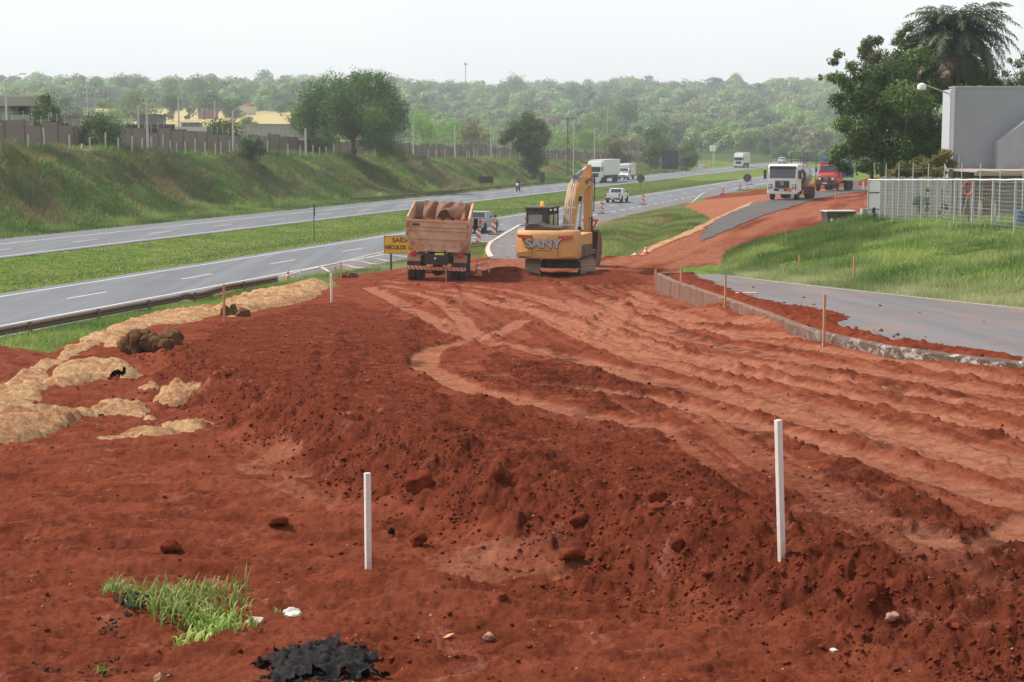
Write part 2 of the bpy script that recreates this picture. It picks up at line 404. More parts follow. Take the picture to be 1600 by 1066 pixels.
def relief(X, Y, dirt, mo, n1):
    """clods, ruts and tread marks of the bare soil; tussocks of the banks"""
    tr = np.zeros(X.shape); dz = np.zeros(X.shape); RG = np.zeros(X.shape)
    near = (Y < 210) & (dirt > .5)
    x = X[near]; y = Y[near]; xp = XP(y); e = xp - x
    on = ss(-e / .5)                              # on the platform
    edge = np.exp(-((e - .2) / .7) ** 2) * (y < 34)
    t = np.zeros(x.shape); z = np.zeros(x.shape)
    wx = x + (vn(x * .8, y * .8, 71) - .5) * .14
    for pts, w in TR:
        D, S = dline(wx, y, pts, 1.6)
        c = ss((w * .58 - D) / (w * .16)) * (.72 + .5 * vn(S * .5, D * 0 + w, 73))
        t = np.maximum(t, c)
        z -= .03 * c
        z += .040 * (.2 + 1.5 * vn(x * 8, y * 8, 76)) * np.exp(-((D - w * .78) / (.11)) ** 2) * (vn(S * 1.6, D * 3, 74) > .35) * (.3 + vn(S * 3, D * 5, 75))
        z += .012 * c * (np.sin(S * 2 * math.pi / .22 + 5 * np.abs(D) / w) > .1) * (y < 60)
    # wheel marks running along the whole right side
    sd = x + .10 * y + .0016 * (y - 25) ** 2 * np.sign(25 - y) * .3 + (vn(x * .3, y * .08, 80) - .5) * .9 + (vn(x, y * .5, 84) - .5) * .16
    fr = vn(sd * 1.9, y * .06, 81); fr2 = vn(sd * 4.6, y * .07, 82); fr3 = vn(sd * 11 + 3, y * .10, 86)
    br = vn(x * 1.3, y * 1.3, 83)
    z += (np.maximum(0, fr - .45) * .02 + (np.maximum(0, fr2 - .55) * .06 * ss((br - .3) * 4) + np.maximum(0, fr3 - .6) * .05) * (.15 + 1.7 * fbm(x * 5.5, y * 5.5, 89, 3, .7))) * on * (1 - t) * (x > -4)
    rdg = np.maximum(0, fr2 - .48) * 3.2 * (x > -4) * on * ss((br - .25) * 4)
    t = np.maximum(t, np.maximum(ss((.38 - fr2) / .10) * .55, ss((.3 - fr3) / .1) * .5) * (.1 + .9 * vn(x * .5, y * .12, 85)) * on * ss((x - np.interp(y, [10, 20, 40, 60], [2.2, .6, -1.2, -4]) + n1[near] * 3)) * (y < 70))
    RG[near] = np.clip((rdg - .25) * 1.6, 0, 1) * ss((fbm(x * 3, y * 3, 88, 3) - .38) * 6) * (y < 70); RIDGE[0] = RG
    w1, r1 = worley(x * 3.1, y * 3.1, 90); w2, r2 = worley(x * 8.5, y * 8.5, 94)
    clod = np.where(r1 > .45, np.maximum(0, 1 - (w1 / .40) ** 2), 0) * (.3 + r1); clod2 = np.where(r2 > .4, np.maximum(0, 1 - (w2 / .42) ** 2), 0)
    rough = (.34 + .5 * mo[near] + .7 * edge + .6 * rdg) * (1 - .85 * t)
    z += clod ** .8 * .038 * rough * (.2 + edge + .3 * mo[near]) + clod2 ** .8 * .020 * rough
    z += (np.abs(fbm(x * 7, y * 7, 130, 4, .6) - .5) * -.13 + .02) * (1 - .75 * t) * (.5 + .5 * rough) + (fbm(x * 19, y * 19, 135, 2) - .5) * .022 * (y < 30) * (1 - .5 * t)
    w3, r3 = worley(x * 20, y * 20, 97)
    z += np.where(r3 > .3, np.maximum(0, .45 - w3), 0) * .045 * rough * (y < 32)
    w4, r4 = worley(x * 38, y * 38, 98); z += np.where(r4 > .4, np.maximum(0, .45 - w4), 0) * .022 * (1 - .6 * t) * (y < 18)
    z += (fbm(x * 2.2, y * 2.2, 100, 4) - .5) * (.07 + .10 * edge) * (1 - .6 * t) + (fbm(x * .5, y * .5, 104, 2) - .5) * .05
    ter = (1 - on) * (x < xp)
    r = fbm(x * 1.1 + y * .4, y * 2.6, 106, 3); z += (np.abs(r - .5) * -.34 + .045) * ter
    z = np.where(y > 80, z * .8, z); dz[near] = z * np.interp(x - XK(y), [-.4, -.05], [1, .15]); dn = n1[near]; t = np.maximum(t, .5 * ss((fbm(x * 1.7, y * 1.7, 91, 4) - .33) * 5) * (inpoly(x + dn * .9, y + dn * .7, P_DRY1) | inpoly(x + dn * .9, y + dn * .9, P_DRY2)) * (.5 + vn(x * 3, y * 3, 87))); hl_ = ss((y - 74) / 8); sm = fbm((x - y * .28) * .8, y * .08, 120, 3); t = np.maximum(t * (1 - hl_), hl_ * np.clip((sm - .35) * 2.6, 0, .75)); t = np.where(inpoly(x, y, P_ORNG), .9, t); tr[near] = np.clip(t, 0, 1)
    g = (dirt < .5) & (Y < 420)
    x = X[g]; y = Y[g]; v = x * CT - y * ST
    bank = ((v < -76) & (v > -93)) * 1.0
    kn = ((x > XF(y) + 1.5) & (y < 96)) * 1.0
    dz[g] = bank * (fbm(x * .45, y * .45, 110, 4) - .5) * 1.7 + kn * (fbm(x * .8, y * .8, 114, 4) - .5) * .35
    return dz, tr

cols = np.concatenate([-np.geomspace(7, .36, 34), np.arange(-.345, .3451, .00085), np.geomspace(.36, 7, 34)])
yr = [-5.0, -2, 1, 4, 6, 7]
while yr[-1] < 2700:
    y = yr[-1]
    if y < 200: s = min(max(.016 * (y / 9) ** 2 * 1.15, .016), .10 if y < 72 else .16 + (y - 72) * .004)
    else: s = (.9 if y < 480 else (y - 480) * .03 + 1.5)
    yr.append(y + s)
yr = np.array(yr); A = 6.0
GX = (yr[:, None] + A) * cols[None, :] * 1.0; GY = np.repeat(yr[:, None], len(cols), 1)
nr, nc = GX.shape
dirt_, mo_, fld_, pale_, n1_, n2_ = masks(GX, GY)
GZ0 = H(GX, GY)
P_ASPH = GP([(334, 452), (430, 439.5), (540, 427), (572, 419), (640, 405), (690, 392), (735, 382), (768, 380.5), (761, 392), (766, 404.5), (800, 405.5), (905, 405.5), (908, 378), (935, 350), (1020, 328), (1055, 324), (1081, 317), (1101, 300), (1150, 288), (1190, 278)])
P_ASPH += [uv2xy(240, -37), uv2xy(200, -37), uv2xy(130, -37), uv2xy(66, -37)]
P_ROADR = [(float(XK(y)) + .02, y) for y in np.linspace(19, 68.5, 50)] + [(float(XF(y)), y) for y in np.linspace(71, 19, 40)]
P_GRAV = GP([(1090, 381), (1105, 356), (1112, 347), (1137, 334), (1170, 321), (1195, 314), (1250, 306), (1320, 293), (1380, 290), (1380, 297), (1330, 302), (1300, 307), (1245, 321), (1195, 337), (1160, 351), (1130, 364)])
asph = inpoly(GX + n1_ * .5, GY + n1_ * .8, P_ASPH) | inpoly(GX, GY, P_ROADR) | inpoly(GX + n1_ * .5, GY, P_GRAV)
dz_, tr_ = relief(GX, GY, dirt_, mo_, n1_)
dz_[asph] = -.02
v_ = GX * CT - GY * ST
onhw = ((v_ > -46.8) & (v_ < -35.6) | (v_ > -72.5) & (v_ < -59.8)) & (GY < 640)
dz_[onhw] = -.03
GZ = GZ0 + dz_
idx = np.arange(nr * nc).reshape(nr, nc)
quads = np.stack([idx[:-1, :-1], idx[:-1, 1:], idx[1:, 1:], idx[1:, :-1]], -1).reshape(-1, 4)
def soft(k, it=8):
    f = k.astype(float)
    for ax, w in ((1, it), (0, max(2, it // 3)), (1, it), (0, max(2, it // 3))):
        p = np.cumsum(np.concatenate([np.zeros_like(np.take(f, range(w + 1), ax)), f, np.repeat(np.take(f, [-1], ax), w, ax)], ax), ax); n_ = f.shape[ax]
        f = (np.take(p, range(2 * w + 1, 2 * w + 1 + n_), ax) - np.take(p, range(0, n_), ax)) / (2 * w + 1)
    return ss((f - .5) * 2) * k
def submesh(name, keep, dz, material, parent=None, extra=None, smooth_=True):
    """a sheet laid over part of the ground, following it"""
    k = keep.ravel(); fk = k[quads].all(1); q = quads[fk]
    u, inv = np.unique(q, return_inverse=True)
    dzz = dz.ravel()[u] if isinstance(dz, np.ndarray) else dz
    V = np.stack([GX.ravel()[u], GY.ravel()[u], (GZ0 if extra is None else extra).ravel()[u] + dzz], 1)
    return mesh_np(name, V, inv.reshape(-1, 4), material, parent, smooth=smooth_)

# ground material
def ground_material():
    m, nt, b = new_mat('ground_surface'); co = N(nt, 'ShaderNodeNewGeometry').outputs['Position']
    dirt, tr, mo, fld, pale, bank, wood = [attr(nt, a) for a in ('dirt', 'track', 'moist_shade', 'field', 'pale', 'bank', 'wood')]
    nf = noise(nt, 9, 8, .7, co); nm = noise(nt, 1.1, 6, .65, co, .4); ng = noise(nt, 55, 4, .7, co); nl = noise(nt, .22, 4, .6, co)
    ridge_ = mth(nt, 'MULTIPLY', attr(nt, 'ridge'), .6); nq = noise(nt, 3.6, 9, .78, co, .3); nh = noise(nt, 22, 7, .8, co)
    d = mix(nt, ramp(nt, nq, [(.34, 0), (.66, 1)]), (0.0896, 0.0201, 0.0107), (0.2434, 0.0635, 0.0322))
    d = mix(nt, mth(nt, 'MULTIPLY', ramp(nt, nm, [(.40, 0), (.62, 1)]), .55), d, (0.2563, 0.0713, 0.0396))
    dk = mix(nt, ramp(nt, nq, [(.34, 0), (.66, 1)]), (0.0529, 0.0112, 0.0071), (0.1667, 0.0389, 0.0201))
    d = mix(nt, mth(nt, 'MULTIPLY', mo, .62), d, dk)  # damp soil and the painted excavator shadow both darken here
    tc = mix(nt, ramp(nt, nq, [(.3, 0), (.65, 1)]), (0.2345, 0.0776, 0.0435), (0.4283, 0.1916, 0.1191))
    d = mix(nt, mth(nt, 'MULTIPLY', tr, mth(nt, 'ADD', .4, mth(nt, 'MULTIPLY', nq, .75)), True), d, tc)
    dry = ramp(nt, noise(nt, 1.3, 10, .78, co, 1.2), [(.565, 0), (.63, 1)])
    d = mix(nt, mth(nt, 'MULTIPLY', dry, .5), d, (0.3589, 0.1433, 0.1032))
    d = mix(nt, mth(nt, 'MULTIPLY', ramp(nt, nh, [(.56, 0), (.68, 1)]), .5), d, (0.3075, 0.1045, 0.0647))
    d = mix(nt, mth(nt, 'MULTIPLY', ramp(nt, nh, [(.34, 1), (.44, 0)]), .75), d, (0.0427, 0.0096, 0.0067))
    g = mix(nt, ramp(nt, nm, [(.35, 0), (.65, 1)]), (.075, .125, .022), (.14, .205, .042))
    g = mix(nt, mth(nt, 'MULTIPLY', ramp(nt, nl, [(.45, 0), (.62, 1)]), .6), g, (.20, .215, .075))
    g = mix(nt, mth(nt, 'MULTIPLY', ramp(nt, noise(nt, .55, 5, .7, co, .8), [(.58, 0), (.7, 1)]), .35), g, (.25, .215, .10))
    bk = mix(nt, ramp(nt, noise(nt, .35, 6, .65, co, .6), [(.44, 0), (.58, 1)]), (.07, .135, .028), (.14, .105, .055))
    bk = mix(nt, ramp(nt, noise(nt, .12, 5, .6, co), [(.45, 0), (.6, 1)]), bk, (.075, .14, .03))
    g = mix(nt, bank, g, bk)
    g = mix(nt, pale, g, mix(nt, nf, (.17, .19, .075), (.31, .31, .15)))
    g = mix(nt, wood, g, mix(nt, nl, (.035, .07, .02), (.09, .13, .035)))
    g = mix(nt, fld, g, mix(nt, noise(nt, .05, 4, .6, co), (.42, .33, .15), (.52, .42, .20)))
    nt.links.new(mix(nt, dirt, g, mix(nt, ridge_, d, (.045, .0115, .0075))), b.inputs['Base Color'])
    b.inputs['Roughness'].default_value = .95; b.inputs['Specular IOR Level'].default_value = .0
    hh = mth(nt, 'ADD', mth(nt, 'MULTIPLY', nf, .5), mth(nt, 'MULTIPLY', nh, .5))
    bump(nt, b, hh, .05, 1.0)
    return m
woodm = ((GY > 700) | ((GY > 420) & (GX / np.maximum(GY, 1) > -.1)) & (GY > 560)).astype(float)
woodm = np.where((GX / np.maximum(GY, 1) < -.08) & (GY < 1000), (GY > 800) * 1.0, woodm)
bankm = ((v_ < -77.5 + n2_ * 3) & (v_ > -87 + n2_ * 6) & (GY < 520)).astype(float)
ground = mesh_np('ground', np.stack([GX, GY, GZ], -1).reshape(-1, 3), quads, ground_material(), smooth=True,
                 attrs=dict(ridge=RIDGE[0], dirt=dirt_, track=tr_, moist_shade=mo_, field=fld_, pale=pale_, bank=bankm, wood=woodm))
tag(ground, kind='structure', label='red earth roadworks platform with grassed banks and wooded hills beyond')
GZI = GZ
def gz(x, y):
    """height of the ground as built, relief included"""
    i = np.clip(np.searchsorted(yr, y) - 1, 0, nr - 2); ty = (y - yr[i]) / (yr[i + 1] - yr[i])
    c = x / (y + A); j = np.clip(np.searchsorted(cols, c) - 1, 0, nc - 2); tx = (c - cols[j]) / (cols[j + 1] - cols[j])
    a = GZ[i, j] * (1 - tx) + GZ[i, j + 1] * tx; b_ = GZ[i + 1, j] * (1 - tx) + GZ[i + 1, j + 1] * tx
    return a * (1 - ty) + b_ * ty
def gzf(x, y): return float(gz(np.array([x]), np.array([y]))[0])
def GG(px, py):
    g = G(px, py); g.z = gzf(g.x, g.y); return g
# ------------------------------------------------------------------ roads and markings
def asphalt_mat(name, c, streak=True, spot=.0):
    m, nt, b = new_mat(name); co = N(nt, 'ShaderNodeNewGeometry').outputs['Position']
    mp = N(nt, 'ShaderNodeMapping', vector_type='POINT'); mp.inputs['Rotation'].default_value = (0, 0, TH); mp.inputs['Scale'].default_value = (1.1, .02, 1)
    nt.links.new(co, mp.inputs[0])
    col = mix(nt, noise(nt, 14, 6, .7, co), tuple(x * .8 for x in c), tuple(x * 1.2 for x in c))
    if streak: col = mix(nt, mth(nt, 'MULTIPLY', ramp(nt, noise(nt, 1.0, 3, .5, mp.outputs[0]), [(.4, 0), (.62, 1)]), .7), col, tuple(x * 1.4 for x in c))
    col = mix(nt, mth(nt, 'MULTIPLY', ramp(nt, noise(nt, .25, 5, .6, co, .5), [(.5, 0), (.7, 1)]), .35), col, tuple(x * .7 for x in c))
    if spot: col = mix(nt, mth(nt, 'MULTIPLY', ramp(nt, noise(nt, .5, 7, .7, co, .7), [(.46, 0), (.68, 1)]), spot), col, (.27, .13, .08))
    nt.links.new(col, b.inputs['Base Color']); b.inputs['Roughness'].default_value = .78; b.inputs['Specular IOR Level'].default_value = .35
    bump(nt, b, noise(nt, 60, 3, .6, co), .008, .5); return m
M_HW = asphalt_mat('highway_asphalt', (.125, .130, .145)); M_RAMP = asphalt_mat('ramp_asphalt', (.115, .11, .115), True, .65); M_ACC = asphalt_mat('access_asphalt', (.125, .122, .13), True, .6)
M_GRAV = asphalt_mat('fresh_base_course', (.072, .07, .072), False, .3)
def paint_mat(name, c, wear=.4):
    m, nt, b = new_mat(name); co = N(nt, 'ShaderNodeNewGeometry').outputs['Position']
    f = mth(nt, 'MULTIPLY', ramp(nt, noise(nt, 3, 8, .75, co), [(.42, 0), (.7, 1)]), wear)
    nt.links.new(mix(nt, f, c, (.22, .2, .19)), b.inputs['Base Color']); b.inputs['Roughness'].default_value = .7; return m
M_LINE = paint_mat('white_road_paint', (.72, .72, .70)); M_LINED = paint_mat('dusty_road_paint', (.58, .47, .38), .5)
def strip(name, u0, u1, v0, v1, z, material, step=15):
    n = max(1, int((u1 - u0) / step)); us = np.linspace(u0, u1, n + 1); V = []; Q = []
    for i, u in enumerate(us):
        for v in (v0, v1): V.append((*uv2xy(u, v), z))
    for i in range(n): Q.append((2 * i, 2 * i + 1, 2 * i + 3, 2 * i + 2))
    return np.array(V), np.array(Q)
def join_strips(name, L, material, label):
    V = []; Q = []; n = 0
    for v, q in L: V.append(v); Q.append(q + n); n += len(v)
    return tag(mesh_np(name, np.concatenate(V), np.concatenate(Q), material), kind='structure', label=label)
join_strips('highway_road', [strip('', -80, 620, -46.3, -35.9, .0, M_HW)], M_HW, 'grey asphalt carriageway of the highway nearest the earthworks')
join_strips('highway_road', [strip('', -80, 620, -72.0, -60.2, .0, M_HW)], M_HW, 'grey asphalt carriageway of the highway below the grassy bank')
L = [strip('', -80, 620, -45.45, -45.3, .006, 0), strip('', -80, 128, -38.25, -38.1, .006, 0), strip('', 262, 620, -38.25, -38.1, .006, 0)]
u = 130
while u < 262: L.append(strip('', u, u + 2.4, -38.25, -38.1, .006, 0)); u += 4.6
U0 = 74.1; g = G(124, 461); U0 = g.x * ST + g.y * CT
for k in range(-12, 50): L.append(strip('', U0 + 11.9 * k - 1.9, U0 + 11.9 * k + 1.9, -41.85, -41.72, .006, 0))
L += [strip('', -80, 620, -61.15, -61.0, .006, 0), strip('', -80, 620, -68.5, -68.35, .006, 0)]
for k in range(-12, 50): L.append(strip('', 5 + U0 + 11.9 * k - 1.9, 5 + U0 + 11.9 * k + 1.9, -64.8, -64.67, .006, 0))
join_strips('road_markings', L, M_LINE, 'white lane lines of the two highway carriageways')
kA = inpoly(GX + n1_ * .25, GY + n1_ * .4, P_ASPH); kR = inpoly(GX, GY, P_ROADR); kG = inpoly(GX + n1_ * .5, GY, P_GRAV)
tag(submesh('exit_ramp_road', kA, .008, M_RAMP), kind='structure', label='dusty grey exit lane leading to the earthworks')
tag(submesh('access_road', kR, .012, M_ACC), kind='structure', label='grey access road curving past the kerb and grass knoll')
tag(submesh('road_base_course', kG, .02, M_GRAV), kind='structure', label='dark gravel base course in front of the white lorry')
def drape(pts, w, dz=.016, n=6):
    P = smooth(pts, n); P = np.array(P); d = np.gradient(P, axis=0); d /= np.linalg.norm(d, axis=1)[:, None] + 1e-9
    nrm = np.stack([d[:, 1], -d[:, 0]], 1); V = []
    a = P + nrm * w / 2; b_ = P - nrm * w / 2
    za = H(a[:, 0], a[:, 1]); zb = H(b_[:, 0], b_[:, 1])
    for i in range(len(P)): V += [(*a[i], za[i] + dz), (*b_[i], zb[i] + dz)]
    return np.array(V), np.array([(2 * i, 2 * i + 1, 2 * i + 3, 2 * i + 2) for i in range(len(P) - 1)])
L = []
L.append(drape(GP([(812, 352), (800, 359), (783, 369), (768, 378), (762, 388), (764, 397), (768, 402)]), .30, .04))
L.append(drape(GP([(905, 378), (935, 351.5), (1020, 330), (1055, 325), (1078, 318), (1090, 309), (1101, 301)]), .18, .04))
for a, b_ in [((436, 433), (640, 384)), ]: L.append(drape(GP([a, ((a[0] + b_[0]) / 2, (a[1] + b_[1]) / 2), b_]), .18, .03, 12))
for a, b_ in [((500, 417), (516, 426)), ((522, 413), (572, 420)), ((545, 408), (600, 414)), ((568, 403), (622, 409)), ((590, 397), (640, 402)), ((610, 392), (680, 394)), ((690, 372), (765, 378)), ((700, 367), (790, 369)), ((735, 361), (800, 362))]:
    L.append(drape(GP([a, ((a[0] + b_[0]) / 2, (a[1] + b_[1]) / 2), b_]), .2, .03, 12))
for x in (775, 800, 825, 850): L.append(drape(GP([(x, 385), (x + 10, 385.5)]), .15, .03, 3))
join_strips('exit_markings', L, M_LINED, 'dusty white hatching and edge lines of the exit lane')
ys = np.linspace(20, 68, 60); xe = XF(ys) - .35
L = [drape([(float(a), float(b_)) for a, b_ in zip(xe, ys)][::3], .11, .022, 3)]
join_strips('access_road_marking', L, M_LINED, 'thin white edge line along the grass side of the access road')
# kerb
def kerb_mat():
    m, nt, b = new_mat('whitewashed_kerb'); co = N(nt, 'ShaderNodeNewGeometry').outputs['Position']
    sp = N(nt, 'ShaderNodeSeparateXYZ'); nt.links.new(co, sp.inputs[0])
    mp = N(nt, 'ShaderNodeMapping'); mp.inputs['Scale'].default_value = (.5, .5, 1.0); nt.links.new(co, mp.inputs[0])
    f = ramp(nt, noise(nt, 4.5, 8, .8, mp.outputs[0], 1.2), [(.44, 1), (.49, 0)])
    f = mth(nt, 'MULTIPLY', f, ramp(nt, mth(nt, 'DIVIDE', sp.outputs[1], 60.0), [(.44, 1), (.58, .08)]))
    c = mix(nt, noise(nt, 7, 6, .7, co), (.035, .028, .025), (.17, .085, .055))
    fr = ramp(nt, mth(nt, 'DIVIDE', sp.outputs[1], 60.0), [(.5, 0), (.66, 1)])
    c = mix(nt, mth(nt, 'MULTIPLY', fr, .8), c, mix(nt, noise(nt, 2.2, 6, .8, co, .8), (.13, .04, .022), (.28, .15, .10)))
    jn = ramp(nt, mth(nt, 'FRACT', mth(nt, 'DIVIDE', sp.outputs[1], .9)), [(0, 0), (.03, 1)]); nt.links.new(mix(nt, jn, (.03, .02, .016), mix(nt, f, c, (.44, .41, .37))), b.inputs['Base Color']); b.inputs['Roughness'].default_value = .9
    bump(nt, b, noise(nt, 18, 5, .7, co), .03, .6); return m
ys = np.concatenate([np.linspace(18.5, 67, 150), [67.6, 68.2, 68.6]]); xs = XK(ys)
mbk = MB(); rs = []
px_, py_ = np.gradient(xs), np.gradient(ys); ln = np.hypot(px_, py_)
for i in range(len(ys)):
    nx, ny = -py_[i] / ln[i], px_[i] / ln[i]     # towards the platform
    wz = .02 * math.sin(i * 1.9) + .03 * math.sin(i * .7) * (ys[i] > 36); zt = float(zr(ys[i])) + .09
    dp = .55 if ys[i] > 40 else .36
    o = .03 * math.sin(i * .9) + .04 * math.sin(i * 2.3) * (ys[i] > 34)
    rs.append([(xs[i] + nx * (.11 + o), ys[i] + ny * .11, zt - dp - .3), (xs[i] + nx * (.10 + o), ys[i] + ny * .10, zt + wz * .4), (xs[i] + nx * (.04 + o), ys[i] + ny * .04, zt + .03), (xs[i] - nx * .08, ys[i] - ny * .08, zt + .02), (xs[i] - nx * .09, ys[i] - ny * .09, zt - .6)])
mbk.rings(rs)
tag(mbk.build('kerb', kerb_mat(), smooth=False), kind='structure', label='flaking whitewashed concrete kerb with red earth dug away along its foot')
# soil spilled over the access road
P_SP = GP([(1062, 428), (1100, 436), (1140, 452), (1180, 470), (1240, 478), (1300, 486), (1328, 498), (1305, 508), (1340, 520), (1420, 540), (1600, 556), (1600, 575), (1500, 562), (1400, 550), (1300, 530), (1240, 508), (1180, 488), (1120, 466), (1075, 446), (1040, 432)])
spn = fbm(GX * 1.6, GY * 1.6, 140, 4)
kS = inpoly(GX + (spn - .5) * .9, GY + (spn - .5) * 2.2, P_SP) & kR
Dk = GX - XK(GY)
h = (.04 + .10 * np.exp(-((Dk - .35) / .55) ** 2)) * (.35 + 1.1 * spn) * ss((spn - .22) / .2) + .10 * (fbm(GX * 5, GY * 5, 150, 4) - .5)
w1, r1 = worley(GX[kS] * 5, GY[kS] * 5, 160); hh = h[kS]; hh += np.where(r1 > .5, np.maximum(0, .4 - w1), 0) * .14; h[kS] = np.maximum(hh, .006); h *= soft(kS, 6)
def soil_mat(name='loose_red_soil', k=.78):
    m, nt, b = new_mat(name); co = N(nt, 'ShaderNodeNewGeometry').outputs['Position']
    c = mix(nt, ramp(nt, noise(nt, 6, 8, .7, co), [(.32, 0), (.7, 1)]), (.13 * k, .027 * k, .0145 * k), (.31 * k, .078 * k, .040 * k))
    nt.links.new(c, b.inputs['Base Color']); b.inputs['Roughness'].default_value = .95; b.inputs['Specular IOR Level'].default_value = 0; bump(nt, b, noise(nt, 40, 5, .7, co), .03, .8); return m
M_SOIL = soil_mat()
tag(submesh('spilled_soil', kS, h + .004 + .012 * (soft(kS, 2) > 0), M_SOIL), 'red soil spilled along the kerb side of the access road', 'spilled soil', kind='stuff')
# ------------------------------------------------------------------ things lying on the soil
def straw_mat(name='straw_matting_fibres', c1=(.42, .24, .12), c2=(.72, .48, .28), c3=(.30, .12, .055)):
    m, nt, b = new_mat(name); co = N(nt, 'ShaderNodeNewGeometry').outputs['Position']
    mp = N(nt, 'ShaderNodeMapping'); mp.inputs['Scale'].default_value = (9, 40, 40); mp.inputs['Rotation'].default_value = (0, 0, .5); nt.links.new(co, mp.inputs[0])
    f = mth(nt, 'ADD', mth(nt, 'MULTIPLY', noise(nt, 1, 5, .75, mp.outputs[0], 1.5), .6), mth(nt, 'MULTIPLY', noise(nt, 30, 5, .8, co, 1), .4))
    c = mix(nt, ramp(nt, f, [(.35, 0), (.62, 1)]), c1, c2)
    c = mix(nt, mth(nt, 'MULTIPLY', ramp(nt, noise(nt, 6, 8, .8, co, 1.5), [(.44, 0), (.6, 1)]), .75), c, tuple(x * .5 for x in c1))
    c = mix(nt, mth(nt, 'MULTIPLY', ramp(nt, noise(nt, 1.7, 7, .75, co, .6), [(.47, 0), (.60, 1)]), .8), c, c3)
    nt.links.new(c, b.inputs['Base Color']); b.inputs['Roughness'].default_value = .95; b.inputs['Specular IOR Level'].default_value = .0
    bump(nt, b, f, .04, 1.0); return m
M_STRAW = straw_mat(); M_STRAWD = straw_mat('dark_matting_fibres', (.12, .06, .03), (.28, .16, .085), (.10, .04, .02))
def blades(P, h, w, lean=.35, two=True):
    """grass blades as slim triangles rooted at P (n,3)"""
    n = len(P); a = rng.uniform(0, 2 * math.pi, n); la = rng.uniform(0, 2 * math.pi, n); ln = h * rng.uniform(0, lean, n) * 2
    dx = np.cos(a) * w / 2; dy = np.sin(a) * w / 2
    b0 = P + np.stack([dx, dy, 0 * dx], 1); b1 = P - np.stack([dx, dy, 0 * dx], 1)
    mx_ = P + np.stack([np.cos(la) * ln * .3, np.sin(la) * ln * .3, h * .6], 1)
    m0 = mx_ + np.stack([dx, dy, 0 * dx], 1) * .8; m1 = mx_ - np.stack([dx, dy, 0 * dx], 1) * .8
    tp = P + np.stack([np.cos(la) * ln, np.sin(la) * ln, h * (1 - .25 * ln / (h + 1e-6))], 1)
    if not two:
        V = np.stack([b0, b1, tp], 1).reshape(-1, 3); return V, np.arange(3 * n).reshape(-1, 3), 3
    V = np.stack([b0, b1, m0, m1, tp], 1).reshape(-1, 3); i = np.arange(n)[:, None] * 5
    Fq = np.concatenate([i + np.array([[0, 1, 3]]), i + np.array([[0, 3, 2]]), i + np.array([[2, 3, 4]])])
    return V, Fq, 5
def sample(poly, n, cond=None):
    x0 = min(p[0] for p in poly); x1 = max(p[0] for p in poly); y0 = min(p[1] for p in poly); y1 = max(p[1] for p in poly)
    out = []; c = 0
    while c < n:
        x = rng.uniform(x0, x1, n * 2); y = rng.uniform(y0, y1, n * 2); k = inpoly(x, y, poly)
        if cond is not None: k &= cond(x, y)
        out.append(np.stack([x[k], y[k]], 1)); c += k.sum()
        if len(out) > 60: break
    return np.concatenate(out)[:n]
def grass(name, label, poly, n, h, w, mt, cat=None, cond=None, lean=.4, two=False, kind='stuff', hf=None, tf=None):
    p = sample(poly, n, cond); P = np.stack([p[:, 0], p[:, 1], gz(p[:, 0], p[:, 1]) - .01], 1)
    hh = rng.uniform(h[0], h[1], len(P))
    if hf is not None: hh = hh * hf(p[:, 0], p[:, 1])
    V, Fq, k = blades(P, hh, rng.uniform(w * .7, w * 1.3, len(P)), lean, two)
    t = fbm(p[:, 0] * .35, p[:, 1] * .35, 200, 3) * 2.4 - .7 + rng.normal(0, .16, len(P))
    if tf is not None: t = tf(p[:, 0], p[:, 1], t)
    o = mesh_np(name, V, Fq, mt, attrs=dict(tint=np.repeat(np.clip(t, 0, 1), k)))
    return tag(o, label, cat, kind=kind)

MATS = [([(-40, 604), (0, 598), (40, 578), (80, 555), (140, 522), (180, 520), (150, 545), (112, 562), (96, 580), (86, 604), (70, 622), (52, 648), (-40, 665)], .06, 'long straw erosion blanket draped down the outer edge of the fill', 'straw'),
        ([(130, 526), (200, 498), (290, 478), (348, 466), (345, 494), (290, 506), (245, 512), (200, 524), (190, 545), (150, 545)], .08, 'straw erosion blanket along the crest beside the brown crumpled rolls', 'straw'),
        ([(75, 592), (110, 571), (160, 563), (200, 574), (219, 590), (208, 600), (170, 592), (140, 603), (100, 606), (70, 606)], .14, 'short wrinkled straw blanket in the middle of the bare terrace', 'straw'),
        ([(-50, 655), (0, 652), (60, 645), (120, 645), (165, 630), (215, 632), (248, 650), (242, 664), (215, 660), (190, 650), (150, 652), (110, 672), (60, 694), (-50, 700)], .14, 'thick folded straw blanket with an open dark fold at its end', 'straw'),
        ([(203, 604), (250, 607), (290, 616), (316, 624), (312, 635), (270, 638), (232, 641), (222, 631), (245, 620), (200, 612)], .12, 'small straw blanket scrap reaching the foot of the soil bank', 'straw'),
        ([(255, 660), (340, 661), (345, 669), (300, 681), (240, 690), (160, 691), (150, 683), (240, 675)], .06, 'flat thin straw blanket, the one nearest the white stakes', 'straw'),
        ([(342, 474), (370, 462), (420, 448), (470, 438), (510, 436), (515, 449), (500, 463), (470, 474), (430, 482), (400, 487), (365, 499), (348, 498), (338, 488)], .20, 'big heap of folded tan matting beside the far edge of the fill', 'straw')]
fold = fbm(GX * 1.2 + fbm(GX * .7, GY * .7, 300, 2) * 3, GY * 2.4, 302, 4); fine = fbm(GX * 9, GY * 9, 310, 3)
